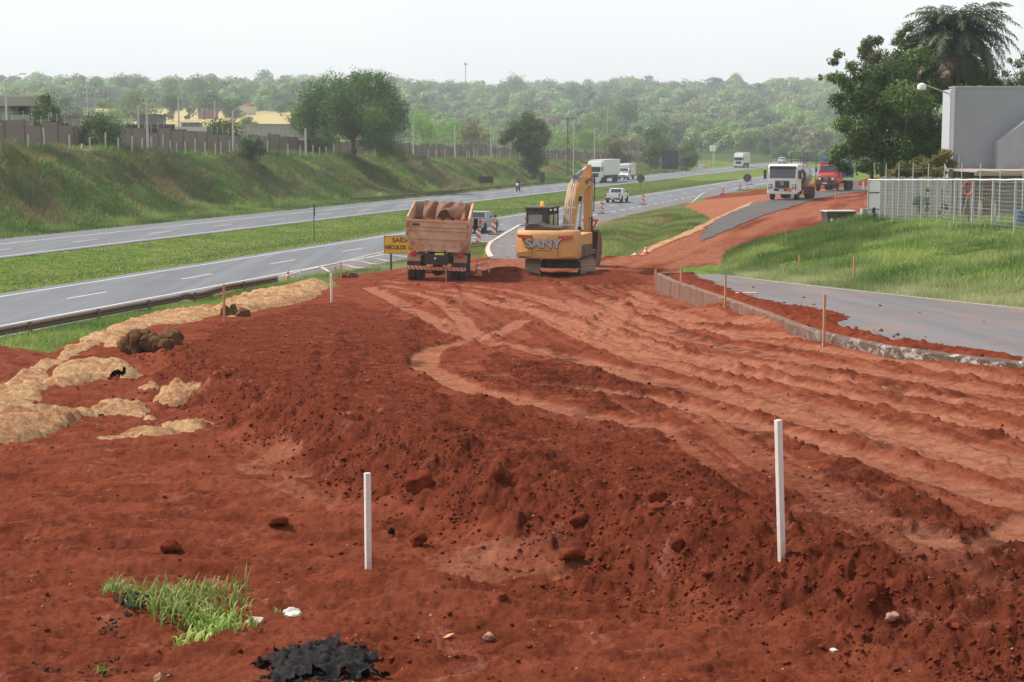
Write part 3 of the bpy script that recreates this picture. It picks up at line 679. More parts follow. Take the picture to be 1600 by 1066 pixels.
for poly, th, lab, _ in MATS:
    pp = TP(poly); w_ = (fbm(GX * 1.7, GY * 1.7, 320, 3) - .5)
    k = inpoly(GX + w_ * .5, GY + w_ * 1.2, pp)
    if k.sum() < 20: continue
    rid = 1 - np.abs(fold * 2 - 1)
    h = (th * (.3 + .75 * np.maximum(0, rid - .5) / .5) + .045 * fine) * soft(k, 7) - .03 * (1 - soft(k, 4))
    o = submesh('straw_erosion_blanket', k, h, M_STRAW, extra=GZ)
    tag(o, lab, 'erosion blanket', 'straw erosion blankets on the embankment')
    # loose fibres standing off it
    n = min(9000, int(k.sum() * .5)); ii = rng.choice(np.flatnonzero(k.ravel()), n)
    P = np.stack([GX.ravel()[ii], GY.ravel()[ii], (GZ + h).ravel()[ii] - .01], 1) + rng.uniform(-.02, .02, (n, 3))
    V, Fq, kk = blades(P, rng.uniform(.02, .07, n), np.full(n, .006), 1.2, False)
    f = mesh_np('loose_fibres', V, Fq, M_STRAW, o); f['kind'] = 'stuff'
# crumpled brown rolls
def crumple(px, py, d, name, label, cat, mt, seed, rz=0, n=5, grp=None):
    x, y = T(px, py); z = gzf(x, y); mb = MB(); r = random.Random(seed)
    for i in range(n):
        mb.rock((r.uniform(-d[0] * .45, d[0] * .45), r.uniform(-d[1] * .4, d[1] * .4), d[2] * r.uniform(.2, .5)), (d[0] * r.uniform(.3, .45), d[1] * r.uniform(.35, .5), d[2] * r.uniform(.45, .7)), seed * 10 + i, 3)
    o = mb.build(name, mt, smooth=True); o.location = (x, y, z - .05); o.rotation_euler = (0, 0, rz)
    tx = bpy.data.textures.new('crumple', 'CLOUDS'); tx.noise_scale = .16; tx.noise_depth = 3; md = o.modifiers.new('crumple', 'DISPLACE'); md.texture = tx; md.strength = .26; md.mid_level = .5
    return tag(o, label, cat, grp)
crumple(218, 553, (.5, .6, .52), 'matting_roll', 'dark brown crumpled matting standing upright beside the tan crest blanket', 'matting roll', M_STRAWD, 3, .3, grp='crumpled matting rolls')
crumple(258, 556, (.62, .6, .42), 'matting_roll', 'wide grey brown crumpled matting against the dark red soil', 'matting roll', M_STRAWD, 5, -.2, grp='crumpled matting rolls')
crumple(366, 496, (.55, .5, .38), 'matting_roll', 'olive brown matting roll lying behind the bare wooden stake', 'matting roll', M_STRAWD, 8, .1, grp='crumpled matting rolls')
crumple(541, 434, (.75, .6, .3), 'matting_roll', 'small olive matting roll by the two thin orange sticks', 'matting roll', M_STRAWD, 9, .1, 4, grp='crumpled matting rolls')
M_CLOTH = mat('white_cloth', (.75, .75, .74), .9)
crumple(424, 458, (.5, .35, .16), 'plastic_sheet', 'white crumpled plastic sheet on the matting heap', 'plastic sheet', M_CLOTH, 11, 0, 3)

# rocks and clods
M_CLOD = soil_mat('soil_clod', .86); M_CLODP = mat('pale_pink_clod', (.36, .19, .13), .9, var=.3, sc=9, bmp=.02, bsc=30)
M_STONE = mat('white_stone', (.58, .55, .52), .85, dust=.35, sc=9, bmp=.012, bsc=30); M_CHAR = mat('charred_matter', (.012, .011, .011), .95, spec=.1, dust=.25, dcol=(.16, .15, .15), sc=14, bmp=.02, bsc=60)
CL = [(658, 757, 60, 36, 'largest dark red clod, at the foot of the soil bank', M_CLOD), (777, 745, 20, 28, 'upright dark clod standing in the soil bank', M_CLOD), (655, 851, 32, 28, 'blunt reddish clod on the flat ground between the two white stakes', M_CLOD),
      (265, 847, 38, 26, 'dark clod above the green grass tuft', M_CLOD), (430, 807, 44, 18, 'flat oblong clod left of the left white stake', M_CLOD), (1027, 779, 36, 22, 'round clod high on the bank, left of the right white stake', M_CLOD),
      (1025, 800, 34, 20, 'slanting flat clod just below the round clod on the bank', M_CLOD), (1056, 846, 30, 26, 'dark angular clod low on the bank', M_CLOD), (785, 943, 18, 16, 'small dark clod alone on the flat ground in front of the bank', M_CLOD),
      (763, 996, 22, 14, 'pale pinkish stone beside the orange leaf', M_CLODP), (1395, 971, 28, 16, 'pinkish clod at the foot of the bank right of the right stake', M_CLODP), (612, 834, 12, 14, 'little blackish lump right of the left white stake', M_CHAR),
      (455, 958, 34, 24, 'smooth white stone on the red soil near the grass tuft', M_STONE), (400, 972, 30, 16, 'greyish chalky lump between the grass tuft and the white stone', M_STONE), (458, 973, 36, 9, 'flat pale chip under the white stone', M_STONE),
      (1303, 1022, 16, 8, 'tiny white chip near the bottom edge', M_STONE), (1493, 990, 22, 14, 'dark clod in the hollow at the right', M_CLOD), (248, 1053, 20, 22, 'reddish stone standing by the bottom edge', M_CLODP),
      (1104, 905, 26, 12, 'flattened clod below the dark angular clod', M_CLOD), (893, 880, 46, 22, 'broad clod half sunk in the toe of the bank', M_CLOD), (905, 800, 40, 24, 'rounded clod halfway up the bank', M_CLOD)]
def _tx(o, s):
    tx = bpy.data.textures.new('lumps', 'CLOUDS'); tx.noise_scale = s * .3; tx.noise_depth = 4; md = o.modifiers.new('lumps', 'DISPLACE'); md.texture = tx; md.strength = s * .35; md.mid_level = .5
for i, (px, py, w, h, lab, mt) in enumerate(CL):
    g = GG(px, py + h * .45); s_ = g.y / F; mb = MB().rock((0, 0, h * s_ * .32), (w * s_ * .48, w * s_ * .38, h * s_ * .56), 40 + i, 3)
    o = mb.build('stone' if mt in (M_STONE, M_CLODP) else 'soil_clod', mt, smooth=True); _tx(o, w * s_); o.location = g; o.rotation_euler = (0, 0, .3 * math.sin(i * 7))
    tag(o, lab, 'stone' if mt in (M_STONE, M_CLODP) else 'clod', 'loose clods and stones')
# crumbs of soil: beyond counting
def crumbs(name, label, n, cond, size, mt, ymax, wts):
    # denser nearer, since the soil is seen closer there
    y = 8.2 + (ymax - 8.2) * rng.random(n * 6) ** 1.9; x = (rng.uniform(-.33, .33, n * 6)) * (y + 1)
    k = cond(x, y) & (rng.random(n * 6) < wts(x, y)); x = x[k][:n]; y = y[k][:n]; n = len(x)
    r = size[0] * (size[1] / size[0]) ** (rng.random(n) ** 2.6) * (y / 14) ** .35
    base = np.array([(1, 0, 0), (-1, 0, 0), (0, 1, 0), (0, -1, 0), (0, 0, 1), (0, 0, -1), ]) * 1.0
    fq = np.array([(0, 2, 4), (2, 1, 4), (1, 3, 4), (3, 0, 4), (2, 0, 5), (1, 2, 5), (3, 1, 5), (0, 3, 5)])
    J = base[None] * rng.uniform(.55, 1.15, (n, 6, 1)) + rng.normal(0, .22, (n, 6, 3)); a = rng.uniform(0, 6.28, n)
    ca, sa = np.cos(a)[:, None], np.sin(a)[:, None]; X_ = J[..., 0] * ca - J[..., 1] * sa; Y_ = J[..., 0] * sa + J[..., 1] * ca
    V = np.stack([X_, Y_, J[..., 2] * .75], -1) * r[:, None, None] + np.stack([x, y, gz(x, y) + r * .25], 1)[:, None]
    Fq = (np.arange(n)[:, None, None] * 6 + fq[None]).reshape(-1, 3)
    return tag(mesh_np(name, V.reshape(-1, 3), Fq, mt), label, kind='stuff')
def trk(x, y): # how much of a wheel track lies here
    i = np.clip(np.searchsorted(yr, y), 0, nr - 1); j = np.clip(np.searchsorted(cols, x / (y + A)), 0, nc - 1); return tr_[i, j], mo_[i, j], dirt_[i, j]
def wt(x, y):
    t, m, d = trk(x, y); e = XP(y) - x; ed = np.exp(-((e - .35) / .6) ** 2) * (y < 34); cl = vn(x * 2.2, y * 2.2, 210)
    return np.clip((.035 + .16 * m + .8 * ed) * (1 - .9 * t) * (.25 + 1.5 * cl ** 2), 0, 1)
cd = lambda x, y: (trk(x, y)[2] > .5) & (x < XK(y) - .1)
crumbs('soil_crumbs', 'crumbs of dark red soil strewn over the earthworks', 60000, cd, (.003, .032), M_CLOD, 46, wt)
crumbs('soil_crumbs', 'paler dry crumbs scattered over the red soil', 5000, cd, (.003, .018), M_CLODP, 34, lambda x, y: .12 + 0 * x)
crumbs('spill_crumbs', 'small soil crumbs on the spilled soil beside the kerb', 5000, lambda x, y: (x > XK(y) + .15) & (x < XK(y) + 1.6) & (y < 62) & (y > 20), (.012, .06), M_CLOD, 62, lambda x, y: .9 + 0 * x)
crumbs('road_crumbs', 'dark soil crumbs dropped on the access road', 900, lambda x, y: (x > XK(y) + .2) & (x < XF(y) - .5) & (y < 60), (.012, .07), M_CLOD, 60, lambda x, y: np.exp(-(x - XK(y)) / 2.2))

# charcoal
def charpile(px, py, w, n, s, label, seed):
    g = GG(px, py); sc = g.y / F; r = random.Random(seed); mb = MB()
    for i in range(n):
        a = r.uniform(0, 6.28); q = r.random() ** .6; x = math.cos(a) * q * w * sc / 2; y = math.sin(a) * q * w * sc * .9
        z = gzf(g.x + x, g.y + y) - g.z + (1 - q) * .05; k = r.uniform(.3, 1.3) * s
        mb.box((x, y, z), (k * 1.6, k * r.uniform(.4, 1.4), k * r.uniform(.2, .7)), Matrix.Rotation(r.uniform(0, 6.28), 3, 'Z') @ Matrix.Rotation(r.uniform(-.7, .7), 3, 'X'), taper=(r.uniform(.3, 1), r.uniform(.3, 1)))
    o = mb.build('charcoal_heap', M_CHAR); o.location = g
    kk = (((GX - g.x) / (w * sc / 2)) ** 2 + ((GY - g.y) / (w * sc * .75)) ** 2 + (fbm(GX * 7, GY * 7, 400 + seed, 3) - .5) * 2.2) < (.75 if n > 200 else .45)
    if kk.sum() > 30 and n > 50:
        f9 = fbm(GX * 24, GY * 24, 410, 3); q_ = submesh('ash_bed', kk, (.012 + .10 * np.maximum(0, f9 - .35) * (1 if n > 200 else .5) + (.04 if n > 200 else 0) * soft(kk, 8)), M_CHAR, extra=GZ, smooth_=False); q_.parent = o; q_.matrix_parent_inverse = Matrix.Translation(-g)
    return tag(o, label, 'charcoal heap', 'charred patches on the soil', 'stuff')
charpile(500, 1048, 200, 420, .022, 'large black charred heap at the bottom edge of the picture', 1)
charpile(215, 955, 100, 55, .02, 'black charred bits in front of the green grass tuft', 2)
charpile(170, 985, 70, 24, .018, 'sparse charred bits between red crumbs left of the tuft', 3)
charpile(60, 1052, 60, 20, .02, 'small charred patch in the bottom corner', 4)
charpile(160, 1042, 80, 20, .018, 'charred flakes between the corner patch and the large heap', 5)
# leaf
g = GG(700, 1003); mb = MB(); mb.add([(-.035, 0, 0), (0, -.02, .012), (.04, .01, .03), (.0, .022, .02), (-.035, 0, -.002), (0, -.02, .010), (.04, .01, .028), (0, .022, .018)], [(0, 1, 2, 3), (7, 6, 5, 4), (0, 4, 5, 1), (1, 5, 6, 2), (2, 6, 7, 3), (3, 7, 4, 0)])
o = mb.build('dry_leaf', mat('dry_leaf', (.62, .26, .08), .7)); o.location = g; tag(o, 'curled orange dry leaf on the red soil', 'leaf')
# grass tuft
M_TUFT = leaf_mat('fresh_grass', (.13, .25, .035), (.42, .50, .14), .35)
def tuft(px, py, w, n, h, label, seed, bw=.019):
    g = GG(px, py); s_ = g.y / F; r = np.random.default_rng(seed); V = []; Fq = []; T_ = []; c = 0
    q = r.random(n) ** .6; a = r.uniform(0, 6.28, n); q = q * (.55 + .9 * vn(a * 1.3, a * 0 + seed, 7)); x = g.x + np.cos(a) * q * w * s_ / 2; y = g.y + np.sin(a) * q * w * s_ * .95; z = gz(x, y)
    for i in range(n):
        L = r.uniform(.5, 1.1) * h; az = r.uniform(0, 6.28); b0 = r.uniform(.3, 1.5); wd = bw * r.uniform(.6, 1.3); tn = r.random(); p = np.array([x[i], y[i], z[i]]); ti = r.uniform(0, 3.14)
        sd = np.array([math.cos(az + 1.57), math.sin(az + 1.57), .2 * math.cos(ti)])
        for k in range(5):
            t = k / 4; wv = wd * (1 - t) ** .7 * (1 if k else .6); V += [p - sd * wv / 2, p + sd * wv / 2]; T_ += [tn, tn]
            el = 1.5 - b0 * 1.4 * t * 1.6; p = p + np.array([math.cos(az) * math.cos(el), math.sin(az) * math.cos(el), math.sin(el)]) * L / 4
            if k < 4: Fq.append((c, c + 1, c + 3, c + 2)); c += 2
        c += 2
    return tag(mesh_np('grass_tuft', V, Fq, M_TUFT, attrs=dict(tint=np.array(T_))), label, 'grass tuft', 'weed tufts on the soil')
tuft(285, 955, 160, 520, .19, 'largest bright green grass tuft in the foreground', 1)
tuft(325, 985, 95, 150, .15, 'lower lobe of bright grass in front of the largest tuft', 2)
tuft(185, 935, 70, 60, .16, 'small sparse grass tuft at the side of the largest tuft', 3)
tuft(385, 990, 60, 26, .14, 'thin grass sprigs beside the chalky lump', 4)
tuft(155, 1050, 30, 8, .10, 'tiny grass sprig by the charred flakes', 5)
tuft(435, 968, 26, 8, .1, 'tiny grass sprig leaning on the white stone', 6)

# survey stakes: (x, y top, y foot, width px, lean, kind, label)
M_WOOD = mat('weathered_pale_wood', (.58, .42, .32), .8, var=.2, sc=14, dust=.3); M_WHITE = mat('white_stake_paint', (.74, .70, .66), .7, dust=.35, dcol=(.55, .38, .3), sc=6, low=.25)
M_RAW = mat('raw_timber', (.50, .25, .13), .8, var=.25, sc=12)
ST_ = [(575.5, 738, 898, 11, 0, 'w', 'white painted square stake beside the green grass tuft, the nearer one'), (1221.5, 648, 868, 12, -.055, 'w', 'tall white painted stake on top of the soil bank, slightly leaning'),
       (350.5, 445, 505, 4, .01, 'r', 'bare wooden stake in front of the matting heap'), (518, 427, 473, 4, .0, 'w', 'white stake at the far edge of the dark soil beside the matting heap'),
       (1287, 460, 541, 4.5, .0, 'r', 'tallest bare wooden stake along the kerb, where the whitewash starts'), (1133, 432, 483, 3.5, .0, 'r', 'bare stake beside the half buried kerb, third from its far end'),
       (1064, 420, 463, 3.5, .0, 'r', 'bare stake before the exposed face of the kerb'), (1024.5, 420, 447, 3.5, 0, 'r', 'short stake at the far rounded end of the kerb'),
       (1334, 401, 436, 3, 0, 'r', 'bare stake in the pale verge grass below the wire fence'), (1249, 401, 417, 2.5, 0, 'r', 'short bare stake in the green knoll grass'),
       (697, 396, 441, 2.5, -.03, 'r', 'thin stick standing behind the tipper lorry in front of its bumper'), (764, 407, 426, 2, 0, 'w', 'thin pale stick right of the traffic cone by the excavator'),
       (470, 421, 434, 3, 0, 'w', 'short white stake at the edge of the exit lane near the orange cone'), (533, 411, 437, 2.5, 0, 'r', 'thin orange stick by the small olive matting roll'),
       (524, 417, 437, 2.5, 0, 'r', 'shorter thin stick left of its twin by the olive matting roll'), (1306, 295, 314, 2, 0, 'r', 'thin stick on the gravel in front of the red lorry'),
       (1349, 284, 296, 2, 0, 'w', 'short pale stick beside the concrete rings')]
for px, yt, yb, w, ln, kd, lab in ST_:
    g = GG(px, yb); s_ = math.hypot(g.x, g.y) / F; hgt = (yb - yt) * s_ * 1.01; w_ = max(w * s_, .035) * .85
    mb = MB().box((0, 0, hgt / 2 - .1), (w_, w_ * .8, hgt + .2)); o = mb.build('survey_stake', M_WHITE if kd == 'w' else M_RAW, bevel=w_ * .06)
    o.location = g; o.rotation_euler = (0, ln, .55 if w > 10 else .3); tag(o, lab, 'stake', 'survey stakes around the earthworks')
# plank off cut
g = GG(1163, 463); mb = MB().box((0, 0, .05), (.75, .16, .035)); o = mb.build('plank', M_WOOD, bevel=.004); o.location = (g.x, g.y, g.z + .06); o.rotation_euler = (.03, 0, .15); tag(o, 'short pale plank lying on the access road by the kerb', 'plank')

# grasses
M_G1 = leaf_mat('bank_grass', (.06, .125, .022), (.29, .34, .09), .3); M_G2 = leaf_mat('pale_verge_grass', (.16, .20, .07), (.42, .42, .22), .3); M_G3 = leaf_mat('median_grass', (.09, .155, .025), (.20, .26, .06), .3)
M_G4 = leaf_mat('dry_bank_grass', (.085, .08, .04), (.27, .215, .10), .25)
def ytint(x, y, t):
    c = fbm(x * .5 + 7, y * .25, 230, 3); return np.where(c > .58, t + .35, t)
PK = [(float(XF(y)) + .2, y) for y in np.linspace(30, 74, 16)] + [(8.8, 74), (9.5, 79), (11.5, 88), (14, 95), (17, 100), (22, 104), (32, 100), (34, 80), (31, 60), (26, 30)]
cK = lambda x, y: (trk(x, y)[2] < .5) & (vn(x * 1.5, y * 1.5, 240) > .12)
grass('knoll_grass', 'lush green grass over the knoll beside the access road', PK, 120000, (.10, .34), .028, M_G1, cond=lambda x, y: cK(x, y) & (x > XF(y) + 1.4), lean=.5, hf=lambda x, y: .45 + 1.1 * vn(x * .45, y * .3, 250), tf=ytint)
grass('knoll_grass', 'straw coloured dead stems among the knoll grass', PK, 70000, (.12, .34), .022, M_G2, cond=lambda x, y: cK(x, y) & (x > XF(y) + 1.4) & (fbm(x * .4, y * .3, 280, 3) > .47), lean=.6)
grass('knoll_grass', 'tall dark green grass on the far shoulder of the knoll', [(9.2, 75), (10, 70), (13, 68), (18, 80), (19, 92), (16, 99), (13, 93), (10.5, 86)], 22000, (.22, .5), .03, M_G1, lean=.5, cond=lambda x, y: vn(x * .5, y * .35, 251) > .3, tf=lambda x, y, t: t * .6)
grass('verge_grass', 'pale wispy seeding grass along the access road verge', [(float(XF(y)) + .05, y) for y in np.linspace(26, 77, 14)] + [(float(XF(y)) + 2.3, y) for y in np.linspace(74, 26, 14)], 45000, (.10, .30), .016, M_G2, lean=.5)
grass('verge_grass', 'low green grass between the guardrail and the fill', [uv2xy(36, -35.7), uv2xy(92, -35.7), (-6, 84), (-8, 40), (-20, 36)], 60000, (.10, .32), .03, M_G1, cond=lambda x, y: (trk(x, y)[2] < .5) & (x < XL(y) + .5) & (y > 36), lean=.5, tf=lambda x, y, t: t + .2)
PW = GP([(905, 403), (905, 380), (935, 352), (1022, 330), (1082, 318), (1062, 326), (1110, 345), (1050, 372), (985, 399)])
grass('wedge_grass', 'tufted grass in the wedge between the exit lane and the haul road', PW, 40000, (.10, .34), .03, M_G1, cond=lambda x, y: trk(x, y)[2] < .5, tf=lambda x, y, t: t + .3)
grass('wedge_grass', 'pale dry stems in the wedge between the exit lane and the haul road', PW, 22000, (.12, .34), .03, M_G2)
grass('wedge_grass', 'grass in front of the yellow sign beside the exit hatching', GP([(545, 431), (575, 420), (640, 407), (640, 417), (600, 423), (560, 430)]) , 5000, (.12, .3), .03, M_G2)
grass('wedge_grass', 'grass patch between the tipper lorry and the exit lane', GP([(728, 386), (762, 381), (757, 392), (752, 403), (728, 405)]), 4000, (.1, .26), .03, M_G1, tf=lambda x, y, t: t + .3)
BK = [uv2xy(u, v) for u, v in ((110, -74), (440, -74), (440, -94), (110, -96))]
rel = lambda x, y: .4 + 1.3 * vn(x * .25, y * .2, 260)
grass('bank_grass', 'rough green grass and weeds over the highway bank', BK, 170000, (.22, .6), .07, M_G1, cond=lambda x, y: fbm(x * .22, y * .12, 270, 3) + .14 * np.abs((x * CT - y * ST) + 82.0) / 4 - .12 > .40 - .12 * rng.random(len(x)), hf=rel, lean=.6, tf=lambda x, y, t: t * .9)
grass('bank_scrub', 'brown dry scrub patches on the highway bank', BK, 70000, (.22, .7), .07, M_G4, cond=lambda x, y: (fbm(x * .22, y * .12, 270, 3) + .14 * np.abs((x * CT - y * ST) + 82.0) / 4 - .12 < .46) & (x * CT - y * ST < -77.5), hf=rel, lean=.6)
grass('median_grass', 'mown grass along the median edges', [uv2xy(u, v) for u, v in ((60, -46.4), (330, -46.4), (330, -60.1), (60, -60.1))], 90000, (.06, .16), .05, M_G3, lean=.6)
grass('verge_grass', 'taller grass fringe below the highway bank', [uv2xy(u, v) for u, v in ((110, -72.1), (420, -72.1), (420, -76.5), (110, -76.5))], 50000, (.15, .45), .07, M_G1, lean=.5, tf=lambda x, y, t: t * .7)
# yellow matting strip along the haul road
P_Y = GP([(988, 402), (1015, 386), (1047, 373), (1085, 356), (1112, 343), (1135, 333), (1168, 318), (1192, 309), (1172, 322), (1140, 335), (1112, 350), (1100, 358), (1080, 368), (1050, 378), (1022, 392), (1000, 401)])
k = inpoly(GX + n1_ * .5, GY + n1_ * .8, P_Y)
tag(submesh('straw_erosion_blanket', k, .03, M_STRAW, extra=GZ), 'long straw blanket strip bordering the haul road and the grass wedge', 'erosion blanket', 'straw erosion blankets on the embankment')
# ------------------------------------------------------------------ trees
M_BARK = mat('grey_brown_bark', (.13, .095, .07), .95, var=.3, sc=3, bmp=.03, bsc=8)
LM = dict(deep=leaf_mat('deep_green_leaves', (.025, .065, .014), (.135, .205, .04), .3), mid=leaf_mat('mid_green_leaves', (.055, .115, .025), (.17, .26, .065), .35),
          bright=leaf_mat('bright_green_leaves', (.12, .21, .04), (.28, .40, .10), .4), brown=leaf_mat('brownish_leaves', (.10, .09, .04), (.22, .19, .085), .3),
          dark=leaf_mat('blue_green_leaves', (.03, .07, .03), (.09, .15, .06), .3), olive=leaf_mat('olive_leaves', (.05, .08, .024), (.18, .20, .065), .3), palm=leaf_mat('palm_leaflets', (.03, .065, .03), (.10, .15, .07), .2))
def crown(clumps, n, ls, seed, fill=.35, droop=0.0, rn=.65):
    """many small leaves spread through clumps; returns vertices, faces and tint"""
    r = np.random.default_rng(seed); C = np.array(clumps, float); wgt = C[:, 3] ** 2; wgt /= wgt.sum()
    k = r.choice(len(C), n, p=wgt); d = r.normal(0, 1, (n, 3)); d /= np.linalg.norm(d, axis=1)[:, None]
    q = np.where(r.random(n) < fill, r.random(n) ** .5, r.uniform(.72, 1.22, n))
    lump = 1 + .42 * (vn(d[:, 0] * 2.2 + k * 3.1, d[:, 1] * 2.2 + d[:, 2] * 1.7, seed) - .5) * 2
    P = C[k, :3] + d * (q * lump * C[k, 3])[:, None] * np.array([1, 1, .8])
    nn = d + r.normal(0, rn, (n, 3)) + np.array([0, 0, .35]); nn /= np.linalg.norm(nn, axis=1)[:, None]
    a = np.cross(nn, r.normal(0, 1, (n, 3))); a /= np.linalg.norm(a, axis=1)[:, None] + 1e-9; b_ = np.cross(nn, a)
    L = ls * r.uniform(.6, 1.35, n)[:, None]; W = L * r.uniform(.35, .6, n)[:, None]
    V = np.stack([P - a * L / 2, P + b_ * W / 2 - a * L * .05, P + a * L / 2 - np.array([0, 0, droop]) * L, P - b_ * W / 2 - a * L * .05], 1).reshape(-1, 3)
    tc = r.random(len(C)); t = np.clip(tc[k] * .55 + r.normal(.25, .17, n), 0, 1)
    return V, np.arange(4 * n).reshape(-1, 4), np.repeat(t, 4)
def limbs(mb, h0, clumps, r0, seed, nl=9, base=(0, 0)):
    rr = random.Random(seed); top = Vector((base[0], base[1], h0)); mb.tube([(base[0], base[1], -.4), (base[0] + r0 * .3, base[1], h0 * .45), top], [r0 * 1.35, r0 * .95, r0 * .8], 10)
    for c in sorted(clumps, key=lambda c: -c[3])[:nl]:
        e = Vector(c[:3]); m = top.lerp(e, .5) + Vector((rr.uniform(-.1, .1), rr.uniform(-.1, .1), .12)) * (e - top).length
        mb.tube([top - Vector((0, 0, r0 * .5)), m, e], [r0 * .55, r0 * .32, r0 * .08], 7)
def clumps_round(w, h0, h1, n, seed, rk=.28, flat=1.0):
    """clumps inside a dome from h0 to h1, w wide"""
    r = random.Random(seed); out = []
    for i in range(n):
        t = r.random(); a = r.uniform(0, 6.28); z = h0 + (h1 - h0) * (.1 + .78 * t); env = math.sqrt(max(.05, 1 - ((t - .38) / .68) ** 2)); q = r.random() ** .5; w_ = w * 1.12
        rad = w * .5 * rk * r.uniform(.65, 1.25) * 1.5
        out.append((math.cos(a) * q * env * (w_ / 2 - rad * .5), math.sin(a) * q * env * (w_ / 2 - rad * .5) * flat, z, min(rad, (h1 - h0) * .3)))
    return out
def tree(name, loc, clumps, n, ls, mt, r0, h0, seed, label, cat='tree', group=None, rz=0, nl=9, fill=.35):
    root = empty(name, loc, rz, label, cat, group)
    V, Q, t = crown(clumps, n, ls, seed, fill); mesh_np('crown', V, Q, mt, root, dict(tint=t))
    mb = MB(); limbs(mb, h0, clumps, r0, seed, nl); mb.build('trunk', M_BARK, root, smooth=True); return root
def px_tree(name, px, ypx, ytop, wpx, Y, mt, label, n=6000, ls=.35, seed=0, nc=18, h0=.3, g=None, rk=.28, zbase=None, cat='tree', low=.18, r0=None, group=None):
    x = ray(px, ypx)[0] * Y; z = gzf(x, Y) if zbase is None else zbase; top = at(px, ytop, Y).z; hh = max(top - z, 1.0); w = wpx * Y / F
    cl = clumps_round(w, hh * low, hh * 1.0, nc, seed, rk)
    return tree(name, (x, Y, z - .1), cl, n, ls, mt, r0 or max(.08, w * .022), hh * h0, seed, label, cat, group)

# the big spreading tree over the bank, its outline taken clump by clump: (px, py, radius px, depth offset m)
YB = 240.0; xb = ray(552, 246)[0] * YB; zb = gzf(xb, YB)
BC = [(490, 150, 22, 0), (520, 135, 22, 1), (555, 128, 20, 0), (590, 130, 20, -1), (605, 145, 18, 2), (620, 172, 17, 0), (618, 195, 18, -2), (600, 205, 18, 1), (480, 175, 22, 1), (468, 195, 16, -1), (500, 190, 20, 2),
      (530, 165, 24, -3), (565, 160, 24, 3), (590, 175, 24, -2), (545, 190, 18, 3), (575, 200, 22, 2), (600, 222, 16, 0), (575, 222, 16, -3), (505, 213, 15, -1), (485, 208, 14, 2), (560, 138, 20, 4), (510, 160, 22, 5), (590, 150, 22, 5),
      (535, 150, 20, -5), (580, 185, 22, -5), (556, 120, 9, 0), (592, 119, 9, 1), (626, 185, 10, 0), (615, 232, 14, -2), (628, 244, 12, -3), (602, 238, 12, -1), (497, 225, 12, 0), (462, 188, 10, 0), (575, 118, 10, 2), (470, 178, 20, 2), (530, 200, 18, -1), (550, 208, 16, 4), (610, 160, 18, -1), (540, 175, 24, 0), (512, 225, 12, 3), (590, 212, 18, -4)]
cl = []
for px, py, r_, o in BC:
    p = at(px, py, YB + o); cl.append((p.x - xb, o, p.z - zb, r_ * YB / F * 1.04))
tree('spreading_tree', (xb, YB, zb), cl, 46000, .30, leaf_mat('fresh_green_leaves', (.03, .08, .018), (.18, .27, .05), .35), .42, 3.2, 5, 'largest spreading dark green tree with a low fork on the highway bank', nl=16, fill=.3)
x2 = ray(834, 270)[0] * 308; z2 = gzf(x2, 308)
cl = []
for px, py, r_, o in [(825, 185, 14, 0), (840, 195, 14, 1), (808, 195, 13, -1), (795, 208, 13, 0), (820, 210, 18, 2), (842, 215, 15, -2), (830, 232, 17, 0), (840, 248, 14, 1), (826, 252, 12, -1), (812, 225, 12, 1), (786, 218, 8, 0), (850, 205, 9, 0), (835, 265, 9, 0), (822, 178, 8, 1)]:
    p = at(px, py, 308 + o); cl.append((p.x - x2, o, p.z - z2, r_ * 308 / F))
tree('bank_tree', (x2, 308, z2 - .3), cl, 14000, .36, LM['mid'], .32, 2.5, 6, 'tall narrow tree rising from the foot of the bank behind the road sign')
